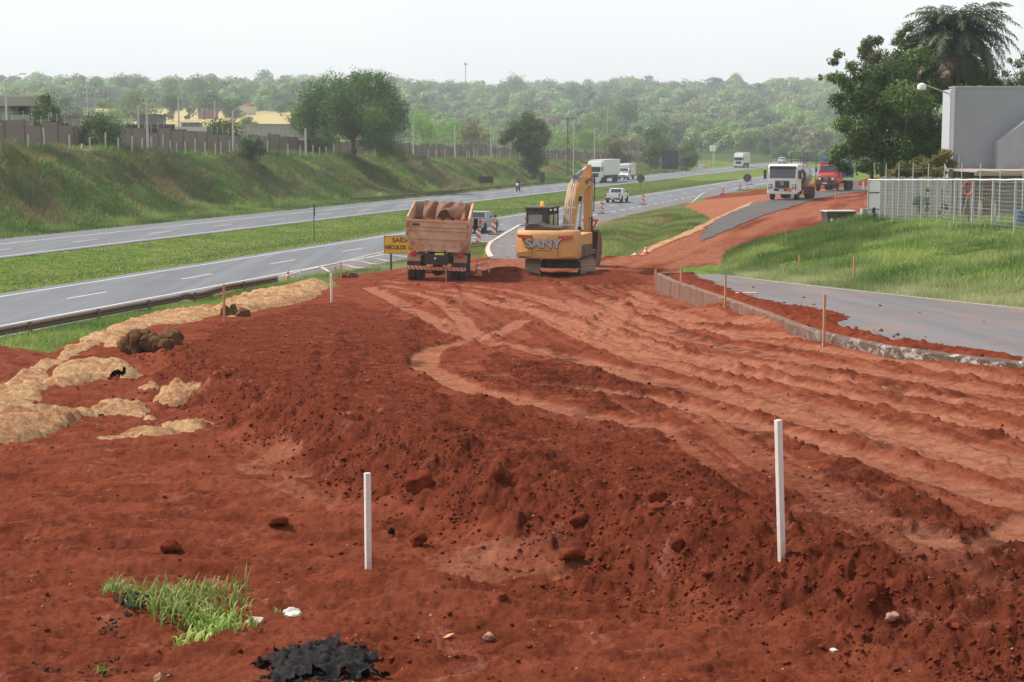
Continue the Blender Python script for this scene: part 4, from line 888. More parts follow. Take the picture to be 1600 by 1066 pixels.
TL = [('wall_bush', 392, 250, 212, 42, 205, 'deep', 'low bush growing in front of the wall left of the spreading tree', 2500),
      ('young_tree', 70, 200, 138, 40, 181, 'mid', 'young tree with thin bare trunk in front of the modern house', 2500),
      ('hedge_tree', 152, 215, 179, 80, 183, 'deep', 'broad flat dark tree behind the wall beside the modern house', 5000), ('hedge_tree', 348, 220, 183, 68, 228, 'deep', 'broad dark round tree behind the wall beside the grey boundary wall', 5000),
      ('wall_bush', 24, 240, 215, 22, 162, 'mid', 'scraggly bush against the wall at the left edge', 700), ('tree', 967, 252, 211, 44, 372, 'brown', 'brownish round tree behind the box van', 4000),
      ('tree', 1028, 240, 193, 50, 430, 'deep', 'dark green tree rising behind the tall black billboard', 4000), ('tree', 1016, 252, 219, 38, 400, 'mid', 'leafy tree left of the tall black billboard', 3500), ('tree', 1073, 256, 224, 42, 415, 'mid', 'bushy tree right of the tall black billboard', 3500),
      ('tree', 740, 240, 190, 60, 360, 'brown', 'brown leaved tree behind the wall near the narrow bank tree', 4000), ('tree', 665, 240, 172, 60, 380, 'bright', 'bright green tree behind the wall right of the spreading tree', 4000),
      ('tree', 708, 235, 185, 46, 400, 'bright', 'yellow green tree behind the wall between two concrete poles', 3500), ('tree', 1210, 262, 222, 70, 640, 'mid', 'round bush cluster behind the white van on the far highway', 3500), ('tree', 1262, 266, 232, 60, 600, 'mid', 'dense bush behind the white tanker lorry', 3500),
      ('tree', 880, 245, 205, 50, 420, 'bright', 'light green tree behind the wall left of the tall lorry', 3500), ('tree', 915, 245, 200, 46, 440, 'bright', 'light green tree directly behind the tall lorry', 3500),
      ('tree', 215, 215, 140, 66, 560, 'bright', 'tall light green tree on the yellow field', 4500), ('tree', 165, 195, 150, 30, 600, 'bright', 'small round tree on the yellow field near the hedge tree', 1800),
      ('tree', 270, 195, 148, 34, 640, 'mid', 'round dark green tree at the back of the yellow field', 2200), ('tree', 312, 175, 118, 62, 900, 'mid', 'big domed tree on the hillside above the yellow field', 3500), ('tree', 295, 182, 168, 14, 660, 'mid', 'little round shrub on the yellow field', 500),
      ('tree', 362, 185, 152, 52, 700, 'mid', 'dark round tree by the small tiled house', 3000), ('tree', 392, 200, 178, 30, 420, 'bright', 'light green bush behind the grey boundary wall', 1500), ('tree', 186, 155, 117, 44, 1100, 'mid', 'domed tree on the skyline above the hedge tree', 2500),
      ('tree', 655, 165, 124, 44, 1150, 'mid', 'big rounded tree on the ridge right of the spreading tree', 3000), ('tree', 660, 172, 145, 24, 900, 'mid', 'small rounded tree below the ridge right of the spreading tree', 1500), ('tree', 975, 205, 153, 62, 760, 'mid', 'dark domed tree in the middle of the wooded hill', 3500),
      ('tree', 937, 215, 166, 56, 700, 'bright', 'flat topped pale green tree on the wooded hill', 3500), ('tree', 800, 150, 118, 60, 1400, 'mid', 'highest clump of trees on the ridge near the mast', 3000), ('tree', 706, 140, 117, 28, 1400, 'olive', 'sparse crowned tree alone on the ridge left of the mast', 500),
      ('tree', 890, 140, 130, 44, 1500, 'mid', 'rounded tree on the ridge above the dark domed tree', 2200)]
for i, (nm, px, yb, yt, w, Y, mt, lab, n) in enumerate(TL):
    far = Y > 500
    px_tree(nm, px, yb, yt, w, Y, LM[mt], lab, n=n, ls=(.00125 * Y if far else .30 if Y < 250 else .42), seed=20 + i, nc=12 if n < 2000 else 20, low=.3 if nm == 'young_tree' else (.05 if nm in ('hedge_tree', 'wall_bush') else .12), h0=.45 if nm == 'young_tree' else .25)
# group at the right: dark trees, palm and shrubs by the building
YR = 106.0
def rtree(name, px, pyb, spec, n, ls, mt, label, Y=YR, seed=3, r0=.22, h0=3.0, nl=14, fill=.3):
    x = ray(px, pyb)[0] * Y; z = gzf(x, Y); cl = []
    for a, b_, r_, o in spec:
        p = at(a, b_, Y + o); cl.append((p.x - x, o, p.z - z, r_ * Y / F))
    return tree(name, (x, Y, z - .2), cl, n, ls, mt, r0, h0, seed, label, nl=nl, fill=fill)
rtree('broadleaf_tree', 1395, 300, [(1385, 112, 26, 1), (1350, 134, 24, 0), (1412, 112, 26, 2), (1436, 85, 22, 3), (1380, 180, 34, 0), (1420, 190, 34, 1), (1455, 200, 32, 2), (1345, 200, 26, -1), (1335, 228, 22, 0), (1370, 225, 30, 1), (1405, 230, 34, -1), (1445, 240, 34, 0), (1470, 225, 28, 1), (1330, 165, 18, 0), (1318, 188, 14, -1),
      (1310, 235, 14, 0), (1302, 246, 9, -1), (1345, 150, 24, 1), (1375, 145, 28, 2), (1350, 255, 14, -2), (1385, 258, 16, -2), (1420, 262, 18, -1), (1455, 140, 30, 3), (1420, 150, 32, -2), (1308, 150, 13, 0), (1326, 130, 15, 1), (1345, 112, 14, 0), (1312, 117, 11, 0), (1298, 115, 7, 0), (1282, 116, 4.5, 0), (1303, 92, 8, 1), (1310, 80, 8, 1), (1330, 98, 10, 0), (1318, 255, 10, -1), (1326, 262, 7, -1)],
      54000, .19, LM['deep'], 'wide dark broadleaf tree overhanging the red lorry', seed=31)
rtree('broadleaf_tree', 1360, 300, [(1358, 62, 11, 0), (1372, 58, 8, 0), (1356, 80, 13, 1), (1372, 84, 12, -1), (1362, 100, 14, 0), (1350, 72, 8, 0), (1366, 116, 16, 0)], 5000, .17, LM['olive'], 'slender treetop pointing above the wide dark tree', Y=110, seed=32, r0=.15, h0=6, nl=7)
rtree('broadleaf_tree', 1430, 300, [(1395, 100, 22, 1), (1380, 120, 20, 0), (1445, 70, 18, 0), (1470, 75, 18, 1), (1480, 115, 22, 2), (1500, 120, 20, 2), (1455, 130, 22, 0), (1421, 38, 9, 0), (1408, 48, 9, 0), (1402, 60, 10, 1), (1418, 66, 13, 0), (1430, 58, 12, 0), (1404, 82, 12, 0), (1422, 90, 16, 0), (1445, 88, 18, 1), (1410, 105, 18, 0), (1436, 112, 20, 0), (1460, 105, 20, 2), (1464, 28, 8, 1), (1456, 45, 12, 1), (1400, 125, 20, 0)], 24000, .17, LM['deep'], 'taller ragged tree between the wide dark tree and the palm', Y=112, seed=33, r0=.2, h0=6, nl=10)
rtree('broadleaf_tree', 1545, 300, [(1535, 112, 18, 1), (1515, 112, 16, 0), (1545, 105, 14, 0), (1530, 118, 14, 0), (1552, 125, 14, 1), (1540, 90, 8, 0), (1520, 95, 8, 0)], 7000, .17, LM['olive'], 'small leafy tree between the palm and the roof of the grey building', Y=118, seed=34, r0=.14, h0=5, nl=5)
rtree('broadleaf_tree', 1600, 300, [(1598, 118, 14, 0), (1580, 128, 10, 0), (1592, 95, 8, 0), (1578, 90, 5, 0), (1603, 84, 8, 0), (1572, 110, 6, 0), (1620, 110, 18, 0), (1640, 100, 20, 0)], 4200, .17, LM['olive'], 'airy tree behind the grey building at the right edge', Y=118, seed=35, r0=.14, h0=5, nl=8)
rtree('shrub', 1440, 300, [(1395, 268, 10, 0), (1410, 258, 12, 0), (1430, 262, 14, 1), (1450, 258, 14, 0), (1468, 246, 12, 0), (1478, 236, 9, 0), (1440, 250, 12, 1), (1465, 265, 12, -1), (1420, 272, 10, 0), (1485, 250, 8, 0)], 6500, .17, leaf_mat('yellowish_leaves', (.09, .12, .03), (.33, .30, .07), .3), 'yellow flecked shrub behind the corrugated screen', Y=99, seed=36, r0=.08, h0=1.2, nl=8)
# palm
def palm(px, ycrown, Y, ybase, label):
    x = ray(px, ycrown)[0] * Y; z = gzf(x, Y); zc = at(px, ycrown, Y).z - z; root = empty('palm_tree', (x, Y, z), 0, label, 'palm')
    mb = MB(); mb.tube([(.0, 0, -.3), (.1, 0, zc * .5), (0, 0, zc)], [.26, .2, .19], 12); mb.build('trunk', M_BARK, root, smooth=True)
    r = random.Random(4); mb2 = MB()
    V = []; T_ = []; Vs = MB(); dead = []; DT = []
    for i in range(84):
        az = i * 2.4 + r.uniform(-.2, .2); el = 1.5 - 1.75 * (i / 84) + r.uniform(-.12, .12); L = r.uniform(3.4, 5.0); tn = r.random(); dd = i > 79
        p = Vector((0, 0, zc)); pts = [p.copy()]; e = el
        for k in range(14):
            p = p + Vector((math.cos(az) * math.cos(e), math.sin(az) * math.cos(e), math.sin(e))) * L / 14; e -= (.135 if not dd else .05) + (.02 if el < .4 else 0); pts.append(p.copy())
        Vs.tube(pts, [.035 * (1 - k / 16) for k in range(15)], 5)
        for k in range(2, 14):
            for j in range(4):
                q = pts[k].lerp(pts[k + 1], j / 4); d_ = (pts[k + 1] - pts[k]).normalized(); sd = d_.cross(Vector((0, 0, 1))).normalized(); up = sd.cross(d_)
                for s in (-1, 1):
                    ll = .75 * math.sin(math.pi * min(1, (k + j / 4) / 14 * .9 + .12)) * r.uniform(.75, 1.1) + .1; dr = (sd * s * .8 + d_ * .6 + up * r.uniform(-.35, .4)).normalized()
                    w_ = d_ * .034; m_ = q + dr * ll * .55; t_ = q + dr * ll - Vector((0, 0, ll * .45 * r.uniform(.5, 1.3)))
                    (dead if dd else V).extend([q - w_, q + w_, m_ + w_, t_, m_ - w_]); (DT if dd else T_).extend([tn] * 5)
    for nm, vv, tt, mt in (('fronds', V, T_, LM['palm']), ('dead_fronds', dead, DT, leaf_mat('dead_palm_leaflets', (.10, .06, .03), (.20, .13, .07), .2))):
        vv = np.array([tuple(q) for q in vv]); n = len(vv) // 5; i = np.arange(n)[:, None] * 5
        Fq = np.concatenate([i + np.array([[0, 1, 2]]), i + np.array([[0, 2, 4]]), i + np.array([[4, 2, 3]])]); mesh_np(nm, vv, Fq, mt, root, dict(tint=np.array(tt)))
    Vs.build('leaf_stalks', mat('palm_stalk', (.14, .15, .06), .7), root)
palm(1496, 64, 112, 300, 'tall feathery palm standing behind the grey building')

FL = {k: leaf_mat('far_' + k, *c) for k, c in dict(mid=((.08, .155, .04), (.24, .35, .10), .35), bright=((.16, .27, .06), (.34, .47, .13), .4), brown=((.14, .12, .06), (.28, .24, .11), .3), dark=((.045, .10, .045), (.13, .21, .085), .3), olive=((.08, .11, .035), (.24, .26, .09), .3)).items()}  # leaf colours lifted for far crowns, in place of brighter haze
# wooded hills: shared crowns, every tree that shows largest is a thing, the rest of the wood is one mass
FM = []
for i, (w, h, mt) in enumerate([(9, 8, 'mid'), (11, 8, 'mid'), (8, 9, 'bright'), (10, 7, 'olive'), (12, 9, 'dark'), (7, 8, 'bright'), (9, 10, 'dark'), (10, 7, 'brown'), (13, 8, 'mid'), (8, 7, 'olive')]):
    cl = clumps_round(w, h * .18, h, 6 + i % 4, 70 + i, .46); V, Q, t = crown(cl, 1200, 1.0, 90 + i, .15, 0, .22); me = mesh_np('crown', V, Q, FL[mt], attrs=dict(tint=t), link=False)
    mb = MB(); limbs(mb, h * .3, cl, .25, i, 5); tm = mb.build('trunk', M_BARK, link=False).data
    FM.append((me, tm, V, Q, t, w, mt))
def fdens(x, y):
    t = x / y
    if -.265 < t < -.105 and 470 < y < 960: return .03
    if t < -.10 and y < 520: return .35
    return 1.0
cand = []
rr = random.Random(12)
for _ in range(4200):
    y = 430 + 1480 * rr.random() ** .8; t = rr.uniform(-.345, .345); x = y * t
    v = x * CT - y * ST
    if -80 < v < -28 and y < 700: continue
    if t > .02 and y < 620 and v > -110: continue
    if t > .1 and y < 660: continue
    if rr.random() > fdens(x, y): continue
    cand.append((x, y, min(y / 560, rr.uniform(.8, 1.5) * (1.1 if rr.random() < .75 else 1.7)), rr.randrange(10), rr.uniform(0, 6.28)))
cand.sort(key=lambda c: c[1] / c[2])
names = dict(dark='dark blue green tree of the hazy woods behind the highway', mid='rounded green tree of the hazy woods behind the highway', bright='light green tree of the hazy woods behind the highway', olive='olive coloured tree of the hazy woods behind the highway', brown='brownish bare looking tree of the hazy woods behind the highway')
for c in cand[:265]:
    me, tm, V, Q, t, w, mt = FM[c[3]]
    root = empty('woodland_tree', (c[0], c[1], gzf(c[0], c[1]) - .3), c[4], names[mt], 'tree', 'trees of the far woods', scale=(c[2], c[2], c[2] * rr.uniform(.85, 1.15)))
    for m_ in (me, tm):
        o = bpy.data.objects.new(m_.name.split('.')[0], m_); COL.objects.link(o); o.parent = root
rest = cand[265:]
VV = {}; 
for c in rest:
    me, tm, V, Q, t, w, mt = FM[c[3]]
    st = 1 if c[1] < 1000 else 2; qs = np.arange(len(Q)); qs = qs[::st]; sel = (qs[:, None] * 4 + np.arange(4)).ravel()
    P = V[sel] * np.array([1, 1, 1]); 
    if st == 2:
        ctr = np.repeat(P.reshape(-1, 4, 3).mean(1), 4, 0); P = ctr + (P - ctr) * 1.4
    P = P * c[2]; ca, sa = math.cos(c[4]), math.sin(c[4]); P = np.stack([P[:, 0] * ca - P[:, 1] * sa + c[0], P[:, 0] * sa + P[:, 1] * ca + c[1], P[:, 2] + gzf(c[0], c[1]) - .3], 1)
    VV.setdefault(mt, []).append((P, np.clip(t[sel] + rr.uniform(-.2, .2), 0, 1)))
lab = dict(dark='dark blue green trees within the far woodland', mid='far green woodland covering the hills', bright='light green trees within the far woodland', olive='olive toned trees within the far woodland', brown='brownish trees within the far woodland')
for mt, L_ in VV.items():
    P = np.concatenate([a for a, _ in L_]); t = np.concatenate([b_ for _, b_ in L_])
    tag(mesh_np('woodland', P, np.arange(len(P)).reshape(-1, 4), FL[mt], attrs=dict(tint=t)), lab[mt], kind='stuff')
# ------------------------------------------------------------------ walls, houses, poles, signs
def stripes(name, c1, c2, per, ang, axes=(0, 2), dust=.3):
    m, nt, b = new_mat(name); co = obj_co(nt); sp = N(nt, 'ShaderNodeSeparateXYZ'); nt.links.new(co, sp.inputs[0])
    q = mth(nt, 'ADD', mth(nt, 'MULTIPLY', sp.outputs[axes[0]], math.cos(ang)), mth(nt, 'MULTIPLY', sp.outputs[axes[1]], math.sin(ang)))
    f = mth(nt, 'GREATER_THAN', mth(nt, 'FRACT', mth(nt, 'ADD', mth(nt, 'DIVIDE', q, per), 100.0)), .5)
    c = mix(nt, f, c1, c2); n = ramp(nt, noise(nt, 6, 6, .7, co), [(.4, 0), (.75, 1)])
    nt.links.new(mix(nt, mth(nt, 'MULTIPLY', n, dust), c, DUST), b.inputs['Base Color']); b.inputs['Roughness'].default_value = .6; return m
M_CONC = mat('weathered_concrete', (.36, .34, .31), .9, var=.25, sc=1.2, bmp=.01, bsc=12); M_CONCL = mat('pale_concrete', (.50, .48, .45), .9, var=.15, sc=2)
M_STEEL = mat('galvanised_steel', (.42, .43, .44), .5, .5, dust=.2); M_BLACK = mat('black_paint', (.02, .021, .023), .6, dust=.15); M_GREYP = mat('dark_grey_sign_back', (.07, .072, .078), .6, var=.2)
def block_mat():
    m, nt, b = new_mat('grey_brown_blockwork'); co = obj_co(nt); br = N(nt, 'ShaderNodeTexBrick'); mp = N(nt, 'ShaderNodeMapping'); mp.inputs['Rotation'].default_value = (math.pi / 2, 0, 0)
    nt.links.new(co, mp.inputs[0]); nt.links.new(mp.outputs[0], br.inputs[0]); br.inputs['Scale'].default_value = 1; br.inputs['Brick Width'].default_value = .4; br.inputs['Row Height'].default_value = .2; br.inputs['Mortar Size'].default_value = .012
    br.inputs['Color1'].default_value = (.26, .205, .175, 1); br.inputs['Color2'].default_value = (.29, .23, .20, 1); br.inputs['Mortar'].default_value = (.11, .09, .08, 1)
    nt.links.new(mix(nt, mth(nt, 'MULTIPLY', noise(nt, .4, 5, .6, co), .4), br.outputs[0], (.10, .085, .08)), b.inputs['Base Color']); b.inputs['Roughness'].default_value = .95; return m
M_BLOCK = block_mat(); M_PIER = mat('dark_pier', (.14, .11, .10), .95, var=.2)
# boundary wall: follows the bank top, panels step down pier by pier; u runs along it
VW = -92.0; pu = [62.0]
while pu[-1] < 520: pu.append(pu[-1] + (3.6 if pu[-1] < 150 else 3.15))
x, y = uv2xy(pu[0], VW); wr = empty('boundary_wall', (x, y, 0), -TH, 'long grey brown block wall with dark piers along the top of the bank', 'wall')
wr.rotation_euler = (0, 0, -TH)
def bz(u): x, y = uv2xy(u, VW); return gzf(x, y)
mb = MB()
for a, b_ in zip(pu[:-1], pu[1:]):
    zb = bz((a + b_) / 2); zt = zb + 2.55; mb.box((0, (a + b_) / 2 - pu[0], (zb - 1 + zt) / 2), (.16, b_ - a - .02, zt - zb + 1))
# rotate local frame: +Y of the root lies along the highway
mb.build('block_panels', M_BLOCK, wr)
npier = 0
for i, u in enumerate(pu):
    x, y = uv2xy(u, VW); t = x / y
    if t < -.34 or u > 430 and i % 2: continue
    zb = bz(u); npier += 1
    MB().box((.02, u - pu[0], zb + .3), (.22, .2, 4.72)).build('pier', M_PIER, wr)
    if npier > 96: break
mb = MB()
for i, u in enumerate(pu[:-1]):
    for q in (0, .5):
        uu = u + q * 3.1; zb = bz(uu) + 2.6; mb.tube([(0, uu - pu[0], zb), (0, uu - pu[0], zb + .9)], .025, 4)
    for dz in (.3, .55, .8): mb.tube([(0, u - pu[0], bz(u) + 2.6 + dz), (0, pu[i + 1] - pu[0], bz(pu[i + 1]) + 2.6 + dz)], .008, 3, False)
mb.build('electric_fence', M_CONCL, wr)
# concrete fence posts on the edge of the bank
fx = [44, 70, 109, 141, 165, 185, 206, 222, 237, 254, 267, 276, 290, 305, 321, 336, 345, 359, 370, 384, 395, 406, 418, 450, 469, 489, 499, 510, 522, 541, 585, 669, 682, 695, 712, 729, 733, 741, 745, 771, 776, 781, 796, 812, 870, 884, 897, 912, 925, 938, 951, 966, 985, 1003]
pm = None
for i, px in enumerate(fx):
    t = ray(px, 240)[0]; Y = 86.5 / (CT * -t + ST) if (-t * CT + ST) > 0 else 200; x = t * Y; z = gzf(x, Y)
    if pm is None:
        pm = MB().box((0, 0, .65), (.13, .13, 2.1)).build('fence_post', M_CONCL, bevel=.01)
        o = pm
    else: o = pm.copy(); COL.objects.link(o)
    o.location = (x, Y, z); o.rotation_euler = (rng.uniform(-.03, .03), rng.uniform(-.05, .05), -TH); o.scale = (1, 1, rng.uniform(.8, 1.05))
    tag(o, 'slim pale concrete fence post standing in the grass before the block wall', 'fence post', 'concrete fence posts before the block wall')
# utility poles
def pole(px, yt, yb, Y, label, arms=0, wood=False, r=.13, lamp=0, nm='utility_pole', cat='utility pole'):
    x = ray(px, yb)[0] * Y; z = gzf(x, Y); h = at(px, yt, Y).z - z; root = empty(nm, (x, Y, z), -TH, label, cat, 'poles along the boundary wall')
    MB().tube([(0, 0, -.5), (0, 0, h)], [r, r * .7], 8).build('shaft', M_BARK if wood else M_CONCL, root, smooth=True)
    for k in range(arms):
        MB().box((0, 0, h - .25 - .9 * k), (2.2, .1, .12)).build('cross_arm', M_BARK if wood else M_CONC, root)
        mb = MB()
        for s in (-1, -.4, .4, 1): mb.tube([(s * .95, 0, h - .2 - .9 * k), (s * .95, 0, h - .02 - .9 * k)], .05, 6)
        mb.build('insulators', M_BLACK, root)
    if lamp:
        MB().tube([(0, 0, h - .2), (lamp * .8, 0, h + .35), (lamp * 1.7, 0, h + .55)], .035, 6).build('lamp_arm', M_STEEL, root)
        MB().box((lamp * 1.95, 0, h + .57), (.6, .22, .1)).build('lamp_head', M_STEEL, root, bevel=.03)
    return root
for a in [(11, 125, 205, 172, 'pale street lamp pole in front of the modern house', 0, False, .13, 1), (80, 135, 210, 190, 'thin concrete pole behind the wall right of the young tree', 0), (138, 138, 200, 240, 'concrete power pole with two cross arms above the hedge tree', 2), (149, 147, 200, 262, 'slender power pole just right of the two armed pole', 1),
          (217, 166, 210, 205, 'thick pole behind the wall before the grey block building', 0), (231, 155, 240, 186, 'concrete pole standing in the bank grass left of the dark walls', 1, False, .16), (280, 153, 212, 215, 'bare concrete pole behind the wall above the white coping', 0), (336, 158, 200, 300, 'power pole with a transformer box on the yellow field', 1, False, .15),
          (365, 172, 245, 206, 'lamp pole on the bank with a long thin arm', 0, False, .16, 1), (478, 200, 246, 226, 'stout pole left of the spreading tree trunk', 0, False, .17), (646, 190, 250, 275, 'pale pole on the bank right of the low branches', 0, False, .14), (711, 195, 250, 295, 'pale pole midway between the spreading tree and the narrow tree', 0, False, .14),
          (767.5, 195, 250, 312, 'pale pole close to the left of the narrow bank tree', 0, False, .14), (887, 184, 240, 330, 'dark wooden power pole with a wide cross arm', 1, True, .17), (896, 196, 250, 335, 'thin pole beside the dark wooden pole', 0, False, .1), (929, 200, 250, 350, 'thin pole above the tall lorry', 0, False, .11), (949, 172, 205, 620, 'distant thin pole on the wooded hill', 0, False, .12),
          (1114, 225, 262, 470, 'pole with a white box left of the far lorry', 0, False, .14), (1116, 222, 262, 474, 'thin dark pole behind the white boxed pole', 0, False, .08)]: pole(*a)
x, y, z = G(1114, 250); p = at(1114, 232, 469.5); MB().box(tuple(p), (1.6, .8, 1.6)).build('metal_box', M_CLOTH, bevel=.05); tag(bpy.data.objects['metal_box'], 'white metal box fixed up the pole left of the far lorry', 'metal box')
m_ = pole(727.5, 97, 140, 1500, 'tall thin telecom mast on the skyline', 0, False, .5, 0, 'telecom_mast', 'mast'); m_['group'] = 'masts'
h_ = at(727.5, 99, 1500).z - m_.location.z; MB().box((0, 0, h_ - .8), (3.0, 1.5, 1.4)).build('antenna_head', M_CONCL, m_)

# houses behind the wall
M_WCONC = mat('grey_render', (.38, .37, .355), .9, var=.12, sc=.4); M_GLASSD = mat('dark_glass', (.03, .035, .045), .12, var=.3); M_TILE = mat('orange_roof_tiles', (.42, .17, .09), .85, var=.25, sc=2)
def house(name, px0, px1, yt, Y, parts, label, cat='house'):
    x0 = ray(px0, 200)[0] * Y; x1 = ray(px1, 200)[0] * Y; z = gzf((x0 + x1) / 2, Y) ; return empty(name, ((x0 + x1) / 2, Y, z), 0, label, cat), (x1 - x0), at(px0, yt, Y).z - z
r_, w, h = house('modern_house', -40, 60, 150, 186, 0, 'flat roofed grey modern house with a dark glazed balcony')
u_ = w / 100.0      # metres per picture column
def hx(px): return (px - 10) * u_
MB().box((0, 5, h * .28), (w, 9, h * .56)).build('lower_storey', M_WCONC, r_, bevel=.02)
MB().box((hx(-12), 5, h * .70), (hx(14) - hx(-40), 9, h * .34)).build('upper_wall', M_WCONC, r_)
MB().box((hx(25), 6.2, h * .68), (hx(37) - hx(13), 5, h * .32)).build('window_band', M_GLASSD, r_)
MB().box((hx(55), 6.2, h * .66), (.9, 5, h * .3)).build('corner_window', M_GLASSD, r_)
MB().box((hx(48.5), .8, h * .66), (.3, .3, h * .32)).build('column', M_CONCL, r_)
MB().box((hx(8), 3.4, h * .90), (w * 1.0, 10.5, h * .17)).build('roof_slab', M_CONC, r_, bevel=.02)
MB().box((0, 4, h * .985), (w * .9, 8, h * .07)).build('parapet', M_WCONC, r_)
mb = MB(); mb.box((hx(33), -.2, h * .60), (hx(48) - hx(18), .03, h * .12)); mb.build('balcony_glass', mat('balcony_glass', (.30, .34, .34), .1), r_)
r_, w, h = house('low_house', 58, 125, 182, 196, 0, 'low grey house with two small dark windows beside the modern house')
MB().box((0, 4, h / 2), (w, 8, h)).build('wall', M_WCONC, r_)
MB().box((0, 4, h + .1), (w + .4, 8.4, .22)).build('roof_slab', M_CONC, r_)
for q in (-.24, .08): MB().box((w * q, -.02, h - 1.2), (1.5, .1, .8)).build('window', M_GLASSD, r_)
def block(name, a, b_, yt, Y, mt, label, d=6, cat='building', cap=None):
    r_, w, h = house(name, a, b_, yt, Y, 0, label, cat); MB().box((0, d / 2, h / 2 - 1), (w, d, h + 2)).build('wall', mt, r_, bevel=.02)
    MB().box((0, d / 2, h + .06), (w + .1, d + .1, .14)).build('coping', cap or mt, r_); return r_
block('grey_building', 218, 246, 180, 240, mat('blue_grey_render', (.16, .165, .18), .9), 'small square blue grey building on the edge of the field')
block('dark_wall', 196, 272, 196, 214, M_BLACK, 'long low black wall below the blue grey building', .5, 'wall'); block('dark_gate', 262, 290, 204, 213, M_BLACK, 'small dark gate panel at the end of the black wall', .3, 'gate')
block('grey_building', 283, 308, 193, 236, mat('blue_grey_render', (.2, .2, .2), .9), 'low grey shed behind the white coping', 4)
block('garden_wall', 268, 322, 200, 222, mat('whitish_render', (.6, .6, .58), .9), 'white coped low garden wall left of the dark round tree', .4, 'wall')
block('concrete_wall', 376, 505, 195, 264, M_CONC, 'long bare concrete wall behind the block wall left of the spreading tree', .4, 'wall'); block('garden_wall', 55, 120, 193, 198, M_WCONC, 'grey plastered garden wall before the low house', .4, 'wall')
block('shed', 310, 338, 172, 690, mat('rusty_red_cladding', (.30, .13, .11), .9), 'long rusty red shed at the back of the yellow field', 5)
def tiled(px, py, w, Y, label, wc=(.6, .57, .5)):
    x = ray(px, py)[0] * Y; z = at(px, py, Y).z; zb = gzf(x, Y); W = w * Y / F; r_ = empty('tiled_house', (x, Y, zb), .2, label, 'house'); h = z - zb
    MB().box((0, 0, h * .5 - 1.5), (W, W * .7, h - 0.5)).build('wall', mat('cream_render', wc, .9), r_)
    MB().prism([(-W * .58, h - 1.8), (W * .58, h - 1.8), (0, h)], -W * .42, W * .42, 'y').build('roof', M_TILE, r_)
for a in [(387, 160, 24, 780, 'orange tiled house among trees by the dark round tree'), (355, 163, 12, 800, 'tiny orange roof left of the orange tiled house'), (238, 136, 16, 1400, 'pale roofed house on the hillside above the tall light tree', ), (958, 151, 12, 1450, 'white house with flat light on the ridge'), (1178, 152, 22, 1500, 'orange tiled house on the right hand ridge'),
          (1225, 155, 16, 1500, 'smaller tiled house on the ridge near the right hand trees'), (756, 133, 20, 1550, 'tiled roof just below the skyline right of the mast'), (162, 141, 12, 1300, 'cream house in the gap of the hillside trees'), (1302, 158, 10, 1500, 'small tiled house just left of the wide dark tree')]: tiled(*a)

# guardrails: W-section beam on posts
M_RUST = mat('rusty_brown_steel', (.12, .075, .055), .8, var=.3, sc=2, dust=.3)
WS = [(-.04, .31), (.04, .25), (.04, .20), (-.03, .155), (.04, .11), (.04, .06), (-.04, 0), (-.05, 0), (.03, .06), (.03, .11), (-.045, .155), (.03, .20), (.03, .25), (-.05, .31)]
def guardrail(pts, label, n_post=4.0, h=.13):
    P = smooth(pts, 8); root = empty('guardrail', (P[0][0], P[0][1], gzf(*P[0])), 0, label, 'guardrail', 'guardrails of the highway'); o = Vector(root.location); rs = []; acc = 0; last = None; posts = []
    for i, p in enumerate(P):
        q = P[min(i + 1, len(P) - 1)]; b_ = P[max(i - 1, 0)]; dx, dy = q[0] - b_[0], q[1] - b_[1]; L = math.hypot(dx, dy); nx, ny = dy / L, -dx / L; z = gzf(*p) + h
        rs.append([(p[0] + nx * a - o.x, p[1] + ny * a - o.y, z + c - o.z) for a, c in WS])
        if last: acc += math.hypot(p[0] - last[0], p[1] - last[1])
        if last is None or acc > n_post: posts.append((p[0] - o.x, p[1] - o.y, z - o.z)); acc = 0
        last = p
    MB().rings(rs).build('beam', M_RUST, root, smooth=False)
    for p in posts: MB().box((p[0] + .1, p[1], p[2] - .15), (.11, .15, 1.0)).build('post', M_RUST, root)
guardrail([uv2xy(u, v) for u, v in ((40, -35.6), (55, -35.6), (68, -35.4), (74, -35.0), (80, -34.4))], 'rusty guardrail along the near carriageway at the lower left', 3.8)
def onv(px, v): t = ray(px, 290)[0]; Y = v / (t * CT - ST); return (t * Y, Y)
guardrail([onv(548, -75.0), onv(600, -73.6), onv(680, -73.4), onv(740, -73.4), onv(800, -73.4), onv(850, -73.6)], 'rusty guardrail under the grassy bank beyond the median', 4.0)

# barrier panels, cones, signs
M_RW = stripes('red_white_stripes', (.62, .09, .05), (.76, .74, .72), .36, R(52)); M_RUB = mat('black_rubber', (.03, .03, .032), .85, dust=.4); M_ORANGE = mat('orange_cone_plastic', (.80, .12, .04), .5, dust=.25, low=.2); M_REFL = mat('white_reflective_band', (.8, .8, .78), .4, dust=.2)
def panel(px, yt, yb, label):
    g = GG(px, yb); s = g.y / F; h = (yb - yt) * s; root = empty('barrier_panel', g, -.05, label, 'barrier panel', 'striped barrier panels beside the highway')
    MB().box((0, 0, h * .52 + .06), (.34, .05, h * .93)).build('board', M_RW, root, bevel=.01); MB().box((0, 0, .05), (.95, .42, .10)).build('rubber_foot', M_RUB, root, bevel=.02)
for a in [(771.5, 346, 367, 'striped panel with a wide black foot beside the silver pickup'), (747.5, 357, 381, 'striped panel nearest the tipper lorry'), (823, 335, 353, 'striped panel half hidden behind the excavator cab'), (941, 315, 334, 'striped panel below the white pickup'), (1005.5, 304, 320, 'striped panel in the exit taper under the round median sign'),
          (1130, 293, 304, 'striped panel on the shoulder before the second round sign'), (1156.5, 288, 297, 'striped panel just left of the second round sign'), (1174, 281, 289, 'farthest striped panel right of the second round sign')]: panel(*a)
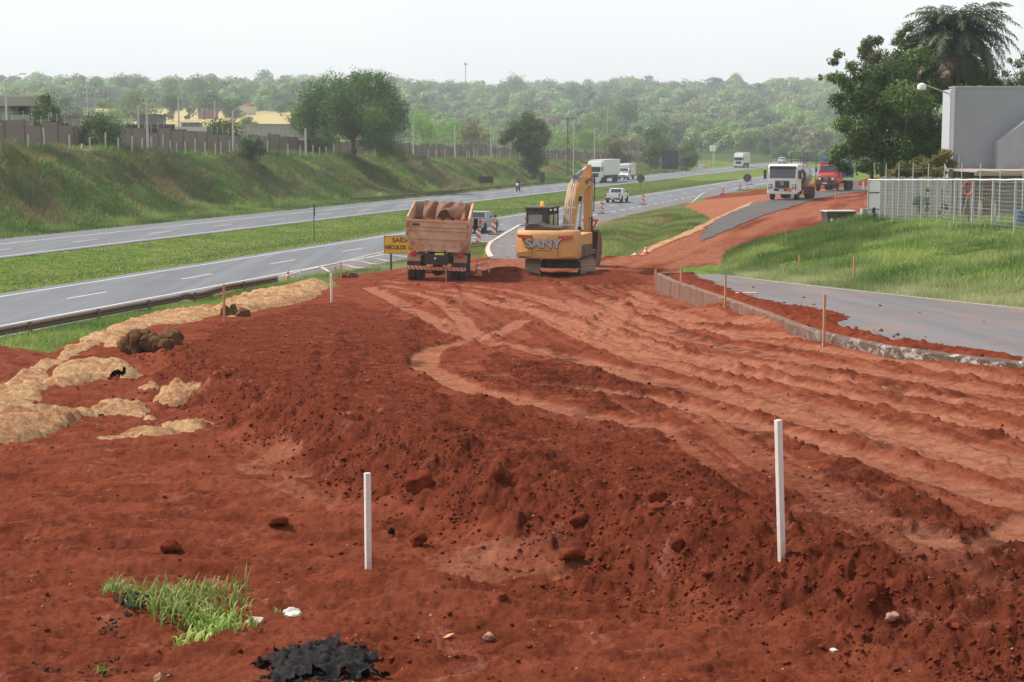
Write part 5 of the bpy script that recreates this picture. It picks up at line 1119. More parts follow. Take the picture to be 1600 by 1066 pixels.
def cone(px, yt, yb, label, thin=False):
    g = GG(px, yb); s = g.y / F; h = (yb - yt) * s; root = empty('traffic_cone', g, .1, label, 'traffic cone', 'traffic cones around the works'); r0 = .19 if not thin else .15; r1 = .035
    def rad(t): return r0 + (r1 - r0) * t
    MB().box((0, 0, .025), (r0 * 2.3, r0 * 2.3, .05)).build('base', M_ORANGE, root, bevel=.01)
    MB().lathe([(rad(t), h * t) for t in (.05, .4, .8, 1)], (0, 0, 0)).build('body', M_ORANGE, root, smooth=True)
    MB().lathe([(rad(.45) + .006, h * .45), (rad(.62) + .006, h * .62)], (0, 0, 0)).build('white_band', M_REFL, root, smooth=True)
    MB().lathe([(rad(.8) + .006, h * .78), (rad(.9) + .006, h * .9)], (0, 0, 0)).build('white_band', M_REFL, root, smooth=True)
cone(747, 408, 431, 'orange cone with white band between the tipper lorry and the excavator'); cone(450, 420, 441, 'orange cone above the heap of matting at the highway edge', True); cone(1009, 385, 399, 'small orange cone by the straw strip'); cone(992, 395, 400, 'tiny fallen cone left of the small cone')
def post_sign(px, yb, label, build, cat='road sign', rz=0.0, Y=None, nm='road_sign'):
    g = GG(px, yb) if Y is None else Vector((ray(px, yb)[0] * Y, Y, gzf(ray(px, yb)[0] * Y, Y))); root = empty(nm, g, rz, label, cat); build(root, g.y / F, g); return root
def disc_b(yt, yb, d):
    def f(root, s, g):
        h = (yb - yt) * s; R_ = d * s / 2; MB().tube([(0, .03, -.3), (0, .03, h - .1)], .035, 8).build('post', M_GREYP, root); MB().lathe([(R_, -.01), (R_, .01)], (0, 0, h - R_), 'y', 28).build('disc', M_GREYP, root)
    return f
post_sign(1001, 299, 'dark round sign back on a post in the median', disc_b(273, 299, 12.5)); post_sign(1167.5, 298, 'dark round sign back on a post in front of the tanker lorry', disc_b(272, 298, 12.5))
def edge_sign(root, s, g):
    h = 57 * s; MB().tube([(0, 0, -.3), (0, 0, h * .98)], .035, 8).build('post', M_GREYP, root); MB().box((.04, 0, h * .86), (.10, .70, .9)).build('plate', M_GREYP, root, bevel=.01)
post_sign(491, 377, 'narrow sign seen edge on in the grass median', edge_sign, rz=.1)
def small_board(root, s, g):
    w = 23 * s; h = 21 * s
    for q in (-.36, .36): MB().tube([(w * q, .05, -.4), (w * q, .05, h)], .05, 6).build('post', M_BLACK, root)
    MB().box((0, 0, h * .72), (w, .06, h * .48)).build('board', M_BLACK, root, bevel=.01)
post_sign(759.5, 296, 'small black sign board on two posts behind the guardrail', small_board, rz=-.25)
def dark_post(root, s, g):
    MB().box((0, 0, 19 * s * .5), (.75, .12, 19 * s), taper=(.9, 1)).build('board', M_BLACK, root, bevel=.02); MB().box((-.3, .1, .8), (.1, .1, 2.2)).build('post', M_BLACK, root)
post_sign(848, 288, 'leaning narrow dark board at the end of the far guardrail', dark_post, rz=.2)
def billboard(root, s, g):
    w = 25 * s; ht = 35 * s
    MB().box((0, 0, ht * .58), (w, .25, ht * .84)).build('board', mat('navy_black_billboard', (.018, .022, .035), .7, var=.2), root, bevel=.02)
    for q in (-.29, .22): MB().box((w * q, -.22, ht * .5), (.2, .18, ht)).build('post', M_GREYP, root)
post_sign(1047, 252, 'tall black billboard back rising beyond the far carriageway', billboard, 'billboard', Y=395, nm='billboard')
post_sign(1139, 262, 'low yellow and white hoarding by the far lorry', lambda r_, s, g: MB().box((0, 0, .9), (3.4, .2, 1.5)).build('board', mat('faded_yellow_board', (.6, .5, .2), .7), r_), 'hoarding', Y=480, nm='hoarding') if False else None
for px, c, l in ((1096, (.65, .68, .66), 'low pale hoarding panel left of the faded yellow one'), (1105, (.62, .52, .2), 'faded yellow hoarding panel by the far carriageway')):
    g = Vector((ray(px, 259)[0] * 430, 430, 0)); g.z = gzf(g.x, g.y); root = empty('hoarding', g, .1, l, 'hoarding'); MB().box((0, 0, 1.1), (1.6, .15, 1.2)).build('board', mat('hoard%d' % px, c, .7), root); MB().box((0, .1, .4), (.1, .1, 1.6)).build('post', M_STEEL, root)
# yellow sign with its wording
def text(body, size, mt, parent, loc, rot=(math.pi / 2, 0, 0), ext=.004, name='lettering', bold=0.0, sx=1.0):
    cu = bpy.data.curves.new(name, 'FONT'); cu.body = body; cu.size = size; cu.extrude = ext; cu.align_x = 'CENTER'; cu.align_y = 'CENTER'; cu.offset = bold; cu.materials.append(mt)
    t0 = bpy.data.objects.new(name, cu); COL.objects.link(t0); bpy.context.view_layer.update(); me = bpy.data.meshes.new_from_object(t0.evaluated_get(bpy.context.evaluated_depsgraph_get())); bpy.data.objects.remove(t0)
    o = bpy.data.objects.new(name, me); COL.objects.link(o); o.parent = parent; o.location = loc; o.rotation_euler = rot; o.scale = (sx, 1, 1); return o
M_YEL = mat('yellow_sign_face', (.78, .50, .03), .5, dust=.12); g = GG(611, 423); s = g.y / F; rt = empty('warning_sign', g, -.02, 'yellow rectangular sign with black wording beside the tipper lorry', 'road sign')
zt = (423 - 369) * s; zb_ = (423 - 396) * s; W = 68 * s; cx = W / 2 - (611 - 601) * s
MB().box((cx, 0, (zt + zb_) / 2), (W, .04, zt - zb_)).build('face', M_YEL, rt, bevel=.008); fr = MB()
for a, b_ in (((cx, -.002, zt), (W + .03, .05, .035)), ((cx, -.002, zb_), (W + .03, .05, .035)), ((cx - W / 2, -.002, (zt + zb_) / 2), (.035, .05, zt - zb_)), ((cx + W / 2, -.002, (zt + zb_) / 2), (.035, .05, zt - zb_))): fr.box(a, b_)
fr.build('border', mat('sign_border', (.30, .2, .04), .6), rt)
for q in (0, cx * 2 - .0): MB().box((q, .06, zt / 2 - .2), (.09, .07, zt + .2)).build('post', M_GREYP, rt)
M_LET = mat('sign_black', (.03, .03, .02), .6); cz = (zt + zb_) / 2
text('SAÍDA DE', .32, M_LET, rt, (cx, -.03, cz + .22), bold=.006); text('VEÍCULOS  LONGOS', .27, M_LET, rt, (cx + .0, -.03, cz - .14), bold=.008, sx=.86)
# yield sign seen from its side next to the bucket
g = GG(922, 400); s = g.y / F; rt = empty('give_way_sign', g, .5, 'red and white triangular sign just right of the excavator boom', 'road sign'); h = (400 - 343) * s
MB().tube([(0, .04, -.3), (0, .04, h)], .035, 8).build('post', M_STEEL, rt)
MB().prism([(-.5, h), (.5, h), (0, h - .87)], -.01, .01, 'y').build('plate', mat('sign_red', (.62, .03, .03), .45), rt); MB().prism([(-.30, h - .12), (.30, h - .12), (0, h - .64)], -.014, -.011, 'y').build('white_field', M_REFL, rt)

# ---- yard at the right
M_GREYW = mat('grey_painted_render', (.30, .315, .35), .85, var=.10, sc=.7, dust=.12, dcol=(.14, .15, .16)); M_CORR = mat('white_corrugated_steel', (.62, .64, .68), .5, .2, dust=.15); M_BEIGE = mat('beige_fascia', (.40, .33, .27), .85, dust=.3)
YB2 = 100.0; zt = at(1500, 137, YB2).z; xl = ray(1491, 200)[0] * YB2; z0 = gzf(xl, YB2)
br = empty('yard_building', (xl, YB2, z0), 0, 'tall grey rendered building with a corrugated side strip behind the yard fence', 'building'); H_ = zt - z0
MB().prism([(0, 0), (18, 0), (18, 12), (6, 12), (2, 1.3), (0, 1.3)], -1, H_, 'z').build('wall', M_GREYW, br); MB().prism([(-.05, -.05), (18, -.05), (18, 12), (6, 12), (2, 1.35), (-.05, 1.35)], H_ + .003, H_ + .09, 'z').build('coping', M_STEEL, br)
mb = MB(); 
for k in range(7): mb.tube([(-.24, .05 + .25 * k, 1.5), (-.24, .05 + .25 * k, H_ - .12)], .085, 6)
mb.box((-.12, .8, (H_ + 1.3) / 2), (.2, 1.7, H_ - 1.5)); mb.build('corrugated_strip', M_CORR, br)
mb = MB(); mb.tube([(.28, -.10, 1.9), (.28, -.10, H_ * .52)], .085, 10); mb.tube([(.28, -.1, 2.6), (.25, -.14, 2.45), (-.4, -.2, 2.4), (-.7, -.2, 2.2), (-.7, -.2, 1.6)], .09, 10); mb.build('drain_pipe', M_STEEL, br, smooth=True)
zl = at(1580, 215, 96).z - z0; xw = ray(1584, 240)[0] * 96 - xl
MB().prism([(xw, -4), (xw, zl - .25), (xw + 6, zl + 4.5), (xw + 6, -4)], -.9, -.02, 'y').build('side_wing', mat('pale_grey_render', (.33, .34, .36), .85), br)
zr0 = at(1520, 268, 94).z - z0; mb = MB(); mb.box((4.2, -3.4, zr0), (9.2, 6.4, .10)); mb.box((4.2, -6.6, zr0 - .12), (9.4, .07, .2)); mb.build('canopy_roof', M_BEIGE, br)
MB().box((5.0, -3.2, zr0 / 2 - .9), (8.2, 5.4, zr0 + 1.4)).build('ground_storey', mat('taupe_render', (.21, .20, .19), .9, dust=.15), br); MB().box((.35, -6.0, zr0 / 2 - .8), (.5, .1, zr0 + 1.2)).build('door_frame', mat('brown_door', (.17, .10, .07), .8), br)
mb = MB(); fl = at(1484, 146, 100) - Vector((xl, YB2, z0)); f2 = at(1441, 132, 97) - Vector((xl, YB2, z0)); lr = empty('floodlight', at(1484, 146, 100), 0, 'floodlight on a long arm sticking out from the grey building', 'floodlight')
f2 = at(1443, 132, 99) - at(1484, 146, 100); MB().tube([(.1, .2, -.05), tuple(f2)], .04, 8).build('arm', M_STEEL, lr); MB().lathe([(.05, .2), (.22, .12), (.26, -.02), (.24, -.16), (.12, -.22)], tuple(f2 + Vector((-.1, 0, -.12))), 'z', 16).build('lamp_head', mat('lamp_white', (.78, .78, .76), .3), lr, smooth=True)
# slatted screen behind the fence
def line_pts(pxs, yb, Ys):
    return [(ray(p, y)[0] * Y, Y) for p, y, Y in zip(pxs, yb, Ys)]
def wire_fence(name, pts, hts, label, wires, mt, r=.03, npost=None, rail=True, cat='fence', boxp=False):
    o = Vector((pts[0][0], pts[0][1], gzf(*pts[0]))); root = empty(name, o, 0, label, cat)
    for (x, y), h in zip(pts, hts):
        z = gzf(x, y) - o.z; (MB().box((x - o.x, y - o.y, z + h / 2 - .15), (r * 2, r * 2, h + .3)) if boxp else MB().tube([(x - o.x, y - o.y, z - .3), (x - o.x, y - o.y, z + h)], r, 6)).build('post', mt, root)
    mb = MB()
    for k in range(wires):
        t = (k + .5) / wires
        for (a, ha), (b_, hb_) in zip(zip(pts[:-1], hts[:-1]), zip(pts[1:], hts[1:])):
            za = gzf(*a) - o.z + ha * t; zb_ = gzf(*b_) - o.z + hb_ * t; mb.tube([(a[0] - o.x, a[1] - o.y, za), ((a[0] + b_[0]) / 2 - o.x, (a[1] + b_[1]) / 2 - o.y, (za + zb_) / 2 - .03), (b_[0] - o.x, b_[1] - o.y, zb_)], .0045, 3, False)
    if boxp:
        for (a, ha), (b_, hb_) in zip(zip(pts[:-1], hts[:-1]), zip(pts[1:], hts[1:])):
            for q in range(1, 12):
                t = q / 12; xx = a[0] + (b_[0] - a[0]) * t; yy = a[1] + (b_[1] - a[1]) * t; z0_ = gzf(xx, yy) - o.z; mb.tube([(xx - o.x, yy - o.y, z0_), (xx - o.x, yy - o.y, z0_ + ha)], .0035, 3, False)
    if wires: mb.build('wires', mat('pale_wire', (.46, .47, .47), .5, .3), root)
    if rail:
        mb = MB(); P = [(a[0] - o.x, a[1] - o.y, gzf(*a) - o.z + h_ + .02) for a, h_ in zip(pts, hts)]; Q = []
        for a, b_ in zip(P[:-1], P[1:]): Q += [a, ((a[0] + b_[0]) / 2, (a[1] + b_[1]) / 2, (a[2] + b_[2]) / 2 - .02)]
        mb.tube(Q + [P[-1]], .035, 8); mb.build('top_roll', mat('white_plastic_roll', (.6, .6, .6), .6), root, smooth=True)
    return root
fpx = [1356, 1375, 1395, 1416, 1439, 1464, 1491, 1519, 1550, 1585, 1623]; fyb = [338, 344, 345, 348, 350, 352.5, 355, 357, 360, 362, 366]; FP = []; FH = []
for p, yb in zip(fpx, fyb):
    Y = np.interp(p, [1356, 1375, 1585, 1623], [88, 85.7, 66.7, 64]); x = ray(p, yb)[0] * Y; FP.append((x, Y)); FH.append(at(p, 281.5, Y).z - gzf(x, Y))
wire_fence('yard_fence', FP, FH, 'wire strand yard fence with pale posts and a white top roll on the knoll', 13, mat('pale_grey_post', (.40, .41, .44), .6, dust=.15), .037, boxp=True)
bp = [(p, 255 if p < 1560 else 262) for p in (1383, 1403, 1425, 1449, 1474, 1501, 1530, 1561, 1597)]; BP = []; BH = []
for p, yt in bp:
    Y = np.interp(p, [1383, 1597], [95, 76]); x = ray(p, 330)[0] * Y; BP.append((x, Y)); BH.append(at(p, yt, Y).z - gzf(x, Y))
wire_fence('inner_fence', BP, BH, 'taller inner fence of thin white poles behind the yard fence', 6, mat('thin_white_pole', (.50, .50, .50), .6), .022, rail=False)
a, b_ = FP[0], FP[1]; o = Vector((a[0], a[1], gzf(*a))); root = empty('gate_panel', o, math.atan2(b_[1] - a[1], b_[0] - a[0]), 'white sheet metal panel at the left end of the yard fence', 'gate'); L_ = math.hypot(b_[0] - a[0], b_[1] - a[1])
a, b_ = FP[0], (FP[0][0] + .60, FP[0][1] + .1); root.rotation_euler = (0, 0, .12); L_ = 20 / F * 87
MB().box((L_ / 2, .08, FH[0] / 2), (L_, .03, FH[0] - .1)).build('sheet', mat('white_sheet', (.85, .86, .87), .6), root); mb = MB()
for q in (.25, .68): mb.box((L_ / 2, .05, FH[0] * q), (L_, .04, .06))
mb.build('cross_bars', M_GREYP, root)
x0, x1 = ray(1378, 300)[0] * 96, ray(1508, 300)[0] * 92; z = gzf((x0 + x1) / 2, 94); root = empty('slatted_screen', (x0, 96, z), math.atan2(-4, x1 - x0), 'grey vertical slat screen behind the wire fence', 'screen'); LL = math.hypot(x1 - x0, 4); hh = at(1440, 276, 94).z - z; mb = MB(); n = int(LL / .16)
for k in range(n): mb.box((k * .16, .02 * math.sin(k * 3.1), hh / 2 - .2 + .04 * math.sin(k * 1.7)), (.135 + .015 * math.sin(k * 2.3), .03, hh + .3))
mb.box((LL / 2, .05, hh * .3), (LL, .04, .08)); mb.box((LL / 2, .05, hh * .75), (LL, .04, .08)); mb.build('slats', mat('grey_slats', (.20, .197, .193), .85, var=.25, sc=4), root)
g = at(1512, 294, 78); root = empty('hose_reel', g, 0, 'coiled orange red hose hanging behind the yard fence', 'hose'); mb = MB()
for k in range(4): mb.tube([(math.cos(t) * (.18 + .02 * k), -.03 * k, math.sin(t) * (.28 + .02 * k)) for t in np.linspace(0, 2 * math.pi, 20)], .03, 6)
mb.build('coil', mat('orange_red_hose', (.62, .10, .06), .5), root, smooth=True); hz_ = gzf(g.x, g.y) - g.z; MB().tube([(0, -.05, -.28), (-.1, -.04, -.8), (-.25, 0, hz_)], .03, 6).build('hanging_hose', mat('faded_hose', (.50, .22, .18), .6), root); MB().tube([(.1, .1, hz_), (.1, .1, .35)], .04, 6).build('stand', M_GREYP, root)
g = at(1598, 330, 74); z = gzf(g.x, g.y); o = MB().lathe([(.28, 0), (.29, .02), (.28, .4), (.29, .42), (.28, .7), (.29, .74)], (0, 0, 0)).build('barrel', mat('blue_barrel', (.05, .16, .34), .5, dust=.2), smooth=True); o.location = (g.x, g.y, z); tag(o, 'blue drum in the yard at the right edge', 'barrel')
for px, yb, yt, w, lab in ((1436, 338, 300, 22, 'climbing shrub against the slatted screen'), (1474, 338, 310, 14, 'small leafy plant before the slatted screen'), (1448, 340, 285, 10, 'thin sapling beside the climbing shrub'), (1365, 346, 318, 6, 'tiny sapling at the foot of the white sheet panel')):
    px_tree('shrub', px, yb, yt, w, 88 if px > 1370 else 84, LM['mid'], lab, n=700, ls=.12, seed=px, nc=9, low=.08, r0=.03, cat='shrub')
# concrete rings and dark trailer box beyond the knoll
def ring(px, yb, w, h, label, n=1, Y=None):
    g = GG(px, yb) if Y is None else Vector((ray(px, yb)[0] * Y, Y, gzf(ray(px, yb)[0] * Y, Y))); s = g.y / F; r = w * s / 2
    mb = MB()
    for k in range(n):
        hh = h * s / n; mb.lathe([(r - .1, hh * k + .01), (r, hh * k + .01), (r, hh * (k + 1) - .03), (r - .09, hh * (k + 1) - .03), (r - .1, hh * k + .05)], (0, 0, 0), 'z', 24)
    o = mb.build('concrete_ring', M_CONCL, smooth=True); o.location = g; return tag(o, label, 'concrete ring', 'precast concrete rings')
ring(1332, 295, 16, 14, 'wide concrete ring to the right of the red lorry'); ring(1350, 331, 12, 23, 'stacked concrete rings behind the white sheet panel', 2, Y=112); ring(1343, 326, 8, 12, 'single small ring beside the stacked rings', 1, Y=116)
g = Vector((ray(1310, 338)[0] * 103, 103, 0)); g.z = gzf(g.x, g.y); s = 103 / F; root = empty('equipment_trailer', g, .08, 'low black equipment trailer with a pale top on the haul road edge', 'trailer'); W = 48 * s; Hh = 26 * s + .25
MB().prism([(-W * .5, Hh), (W * .5, Hh), (W * .42, Hh * .72), (W * .42, .35), (-W * .45, .35), (-W * .45, Hh * .72)], -.7, .7, 'y').build('body', mat('sooty_steel', (.025, .022, .02), .7, dust=.25), root, bevel=.02)
MB().box((0, 0, Hh + .03), (W * 1.0, 1.5, .06)).build('lid', M_CONCL, root); MB().lathe([(.10, -.74), (.10, -.70)], (-W * .33, 0, Hh * .62), 'y', 16).build('round_badge', M_REFL, root)
MB().box((-.1, -.72, Hh * .45), (.3, .03, .2)).build('hatch', mat('brass_hatch', (.3, .19, .05), .6), root)
for q in (-.3, .3): MB().lathe([(.2, -.1), (.24, -.06), (.24, .06), (.2, .1)], (W * q, -.5, .22), 'y', 16).build('wheel', M_RUB, root)
mb = MB(); 
for q in (.40, .43, .47): mb.tube([(W * q, -.75, .1), (W * (q + .02), -.75, Hh - .1)], .025, 6)
mb.build('hanging_pipes', M_CONCL, root)
# white wader-like scrap on the bank
g = Vector((ray(127, 238)[0] * 171, 171, 0)); g.z = gzf(g.x, g.y) + .25; mb = MB(); mb.box((0, 0, .25), (.12, .3, .7), Matrix.Rotation(.3, 3, 'Y')); mb.box((.35, 0, .02), (.8, .4, .08), Matrix.Rotation(.25, 3, 'Y')); o = mb.build('scrap_pipe', M_CLOTH, smooth=True); o.location = g; tag(o, 'bent white scrap lying in the grass before the block wall', 'scrap')
# ------------------------------------------------------------------ vehicles
M_TYRE = mat('tyre_rubber', (.022, .021, .021), .9, dust=.45, sc=4, dcol=(.16, .09, .06)); M_RIM = mat('steel_rim', (.35, .35, .36), .45, .6, dust=.3); M_CHAS = mat('grimy_chassis', (.035, .032, .032), .8, dust=.35, dcol=(.12, .07, .045))
M_WG = mat('windscreen', (.04, .05, .06), .08, var=.2, spec=.8); M_WHT = mat('white_vehicle_paint', (.76, .77, .78), .35, coat=.4, dust=.10, dcol=(.5, .4, .33)); M_SIL = mat('silver_vehicle_paint', (.40, .41, .43), .35, .5, coat=.4, dust=.2)
M_LRED = mat('red_lamp', (.45, .02, .02), .3); M_LAMP = mat('clear_lamp', (.75, .76, .75), .15); M_PLATE = mat('number_plate', (.66, .68, .7), .5); M_PLAS = mat('black_plastic', (.03, .031, .033), .6, dust=.15)
def wheel(root, x, y, r, w, z=None, rim=True, name='wheel'):
    z = r if z is None else z
    o = MB().lathe([(r * .55, -w / 2), (r * .93, -w / 2), (r, -w * .36), (r, w * .36), (r * .93, w / 2), (r * .55, w / 2)], (0, 0, 0), 'x', 28).build(name, M_TYRE, root, smooth=True); o.location = (x, y, z)
    if rim: MB().lathe([(r * .56, -w * .44), (r * .5, -w * .36), (r * .2, -w * .30), (r * .18, -w * .42), (r * .18, w * .42), (r * .2, w * .3), (r * .5, w * .36), (r * .56, w * .44)], (0, 0, 0), 'x', 20).build('rim', M_RIM, o, smooth=True)
    return o
def bx(root, name, c, d, m, bv=0.0, taper=None, M_=None): return MB().box(c, d, M_, taper).build(name, m, root, bevel=bv)
def glass_mirror(root, x, y, z, h=.4, w=.2, m=None):
    o = bx(root, 'mirror', (x, y, z), (w, .12, h), m or M_PLAS, .03); MB().tube([(x, y, z), (x * .93, y - .1, z - .1)], .02, 6).build('mirror_arm', M_PLAS, o); return o

def pickup(loc, rz, paint, label):
    r = empty('pickup', loc, rz, label, 'pickup truck'); L = 5.2; W = .92
    side = [(-2.55, .45), (-2.6, .62), (-2.58, 1.12), (-.55, 1.12), (1.05, 1.14), (2.15, 1.02), (2.55, .82), (2.6, .5), (2.3, .42), (-2.3, .42)]
    MB().prism(side, -W, W, 'x').build('body', paint, r, bevel=.05, seg=3)
    cab = [[(-W + .04, -.75, 1.12), (W - .04, -.75, 1.12), (W - .04, 1.1, 1.12), (-W + .04, 1.1, 1.12)], [(-W + .18, -.55, 1.68), (W - .18, -.55, 1.68), (W - .18, .45, 1.68), (-W + .18, .45, 1.68)]]
    MB().rings(cab).build('cab', paint, r, bevel=.04, seg=3)
    def q(name, pts, m, t=.012):
        P = [Vector(p) for p in pts]; n = (P[1] - P[0]).cross(P[2] - P[0]).normalized(); c = sum(P, Vector()) / len(P)
        P2 = [p + n * t for p in P]; P1 = [p - n * .02 for p in P]; return MB().hexa(P1, P2).build(name, m, r)
    q('rear_window', [(-.66, -.72, 1.22), (.66, -.72, 1.22), (.60, -.585, 1.60), (-.60, -.585, 1.60)], M_WG)
    q('windscreen', [(.72, 1.05, 1.2), (-.72, 1.05, 1.2), (-.64, .5, 1.62), (.64, .5, 1.62)], M_WG)
    for s in (-1, 1):
        for a, b_, c, d in ((-.62, .12, .05, -.48), (.2, .95, .48, .16)):
            pts = [(s * (W - .055), a, 1.2), (s * (W - .055), b_, 1.2), (s * (W - .15), c, 1.60), (s * (W - .15), d if d > -.5 else -.5, 1.60)]
            q('side_window', pts if s > 0 else pts[::-1], M_WG)
    bx(r, 'load_bed_cover', (0, -1.62, 1.135), (1.66, 1.7, .05), M_PLAS, .02)
    bx(r, 'tailgate', (0, -2.60, .86), (1.44, .03, .46), paint, .012); bx(r, 'rear_bumper', (0, -2.62, .5), (1.78, .16, .2), M_PLAS, .04)
    bx(r, 'number_plate', (0, -2.72, .52), (.4, .02, .13), M_PLATE)
    for s in (-1, 1): bx(r, 'tail_lamp', (s * .83, -2.60, .93), (.15, .05, .4), M_LRED, .015); glass_mirror(r, s * 1.05, .92, 1.25, .2, .22); bx(r, 'headlight', (s * .72, 2.5, .82), (.35, .12, .18), M_LAMP, .03)
    for s in (-1, 1):
        for y in (-1.5, 1.6): MB().lathe([(.46, -.012), (.46, .012)], (s * (W - .002), y, .42), 'x', 24).build('wheel_arch', M_PLAS, r); wheel(r, s * .83, y, .39, .25)
    bx(r, 'bumper', (0, 2.62, .55), (1.8, .14, .3), M_PLAS, .04); bx(r, 'grille', (0, 2.60, .84), (.9, .05, .2), M_PLAS)
    return r
def placeuv(u_from_Y, v, Y): # point on the highway at depth Y
    x = (v + ST * Y) / CT; return (x, Y, .012)
pickup(placeuv(0, -40.0, 140.0), -TH, M_SIL, 'silver pickup passing behind the tipper lorry'); pickup(placeuv(0, -43.3, 207.0), -TH, M_WHT, 'white pickup driving away on the near carriageway')

def semi(loc, rz, label, L=13.0):
    r = empty('articulated_lorry', loc, rz, label, 'lorry')      # front at +y
    prof = [(0, 1.0), (.05, 1.9), (-.12, 2.9), (-.45, 3.75), (-1.9, 3.8), (-2.1, 3.6), (-2.1, .9)]
    MB().prism(prof, -1.22, 1.22, 'x').build('cab', M_WHT, r, bevel=.08, seg=3)
    bx(r, 'windscreen', (0, -.0, 2.35), (2.2, .12, .85), M_WG, .03); bx(r, 'grille', (0, .04, 1.35), (1.5, .08, .7), M_PLAS, .02); bx(r, 'bumper', (0, 0, .72), (2.44, .3, .55), M_WHT, .08)
    for s in (-1, 1): bx(r, 'headlight', (s * .95, .14, .85), (.4, .06, .2), M_LAMP, .02); glass_mirror(r, s * 1.4, -.1, 2.4, .7, .2); bx(r, 'side_window', (s * 1.21, -.75, 2.4), (.05, .7, .6), M_WG)
    bx(r, 'number_plate', (0, .16, .62), (.42, .02, .13), M_PLATE); bx(r, 'chassis', (0, -L / 2 - .9, .85), (1.0, L, .3), M_CHAS)
    bx(r, 'trailer_box', (0, -2.5 - L / 2, 2.62), (2.58, L, 2.75), M_WHT, .03); bx(r, 'side_skirt', (0, -3.6 - L / 2, .98), (2.4, L - 4.5, .42), M_CHAS)
    for y in (-.9, -3.3, -4.4, -L - .4, -L + .8, -L + 2.0):
        for s in (-1, 1): wheel(r, s * 1.05, y, .5, .32)
    return r
semi(placeuv(0, -66.6, 300.0), math.pi - TH, 'white articulated lorry behind the excavator boom on the far carriageway'); semi(placeuv(0, -66.2, 466.0), math.pi - TH, 'white articulated lorry farthest away on the oncoming carriageway', 11)
def boxvan(loc, rz, label):
    r = empty('box_van', loc, rz, label, 'van')
    MB().prism([(0, .5), (.05, .95), (-.75, 1.25), (-1.35, 2.15), (-2.3, 2.2), (-2.3, .5)], -.98, .98, 'x').build('cab', M_WHT, r, bevel=.06, seg=3)
    Mx = Matrix.Rotation(-math.atan2(.6, .9), 3, 'X'); bx(r, 'windscreen', (0, -1.02, 1.70), (1.66, .06, 1.0), M_WG, .01, None, Mx)
    bx(r, 'wind_deflector', (0, -1.9, 2.5), (1.8, .9, .7), M_WHT, .15); bx(r, 'cargo_box', (0, -4.6, 1.95), (2.15, 4.6, 2.15), mat('cream_box_body', (.66, .63, .56), .5), .02)
    bx(r, 'bumper', (0, .02, .5), (1.9, .2, .28), M_PLAS, .05); bx(r, 'grille', (0, .03, .82), (.9, .06, .2), M_PLAS); bx(r, 'number_plate', (0, .13, .5), (.4, .02, .13), M_PLATE)
    for s in (-1, 1): bx(r, 'headlight', (s * .75, .0, .86), (.32, .1, .22), M_LAMP, .03); glass_mirror(r, s * 1.15, -.95, 1.5, .4, .18); bx(r, 'side_window', (s * .97, -1.6, 1.7), (.04, .7, .55), M_WG)
    for y in (-.9, -5.4):
        for s in (-1, 1): wheel(r, s * .85, y, .37, .24)
    bx(r, 'chassis', (0, -4.2, .6), (.9, 5, .2), M_CHAS); return r
boxvan(placeuv(0, -66.8, 324.0), math.pi - TH, 'small white box van following the lorry on the far carriageway')
def minibus(loc, rz, label):
    r = empty('minibus', loc, rz, label, 'van'); MB().prism([(0, .4), (.0, 1.0), (-.5, 1.95), (-4.6, 2.0), (-4.7, .4)], -.9, .9, 'x').build('body', M_WHT, r, bevel=.06)
    Mx = Matrix.Rotation(-.48, 3, 'X'); bx(r, 'windscreen', (0, -.28, 1.5), (1.5, .06, .75), M_WG, 0, None, Mx); bx(r, 'bumper', (0, .02, .5), (1.8, .15, .25), M_PLAS, .03)
    for s in (-1, 1):
        bx(r, 'headlight', (s * .7, .02, .85), (.3, .06, .16), M_LAMP)
        for y in (-.9, -3.7): wheel(r, s * .8, y, .34, .2)
minibus(placeuv(0, -64.5, 545.0), math.pi - TH, 'tiny white van far away on the highway left of the tanker cab')

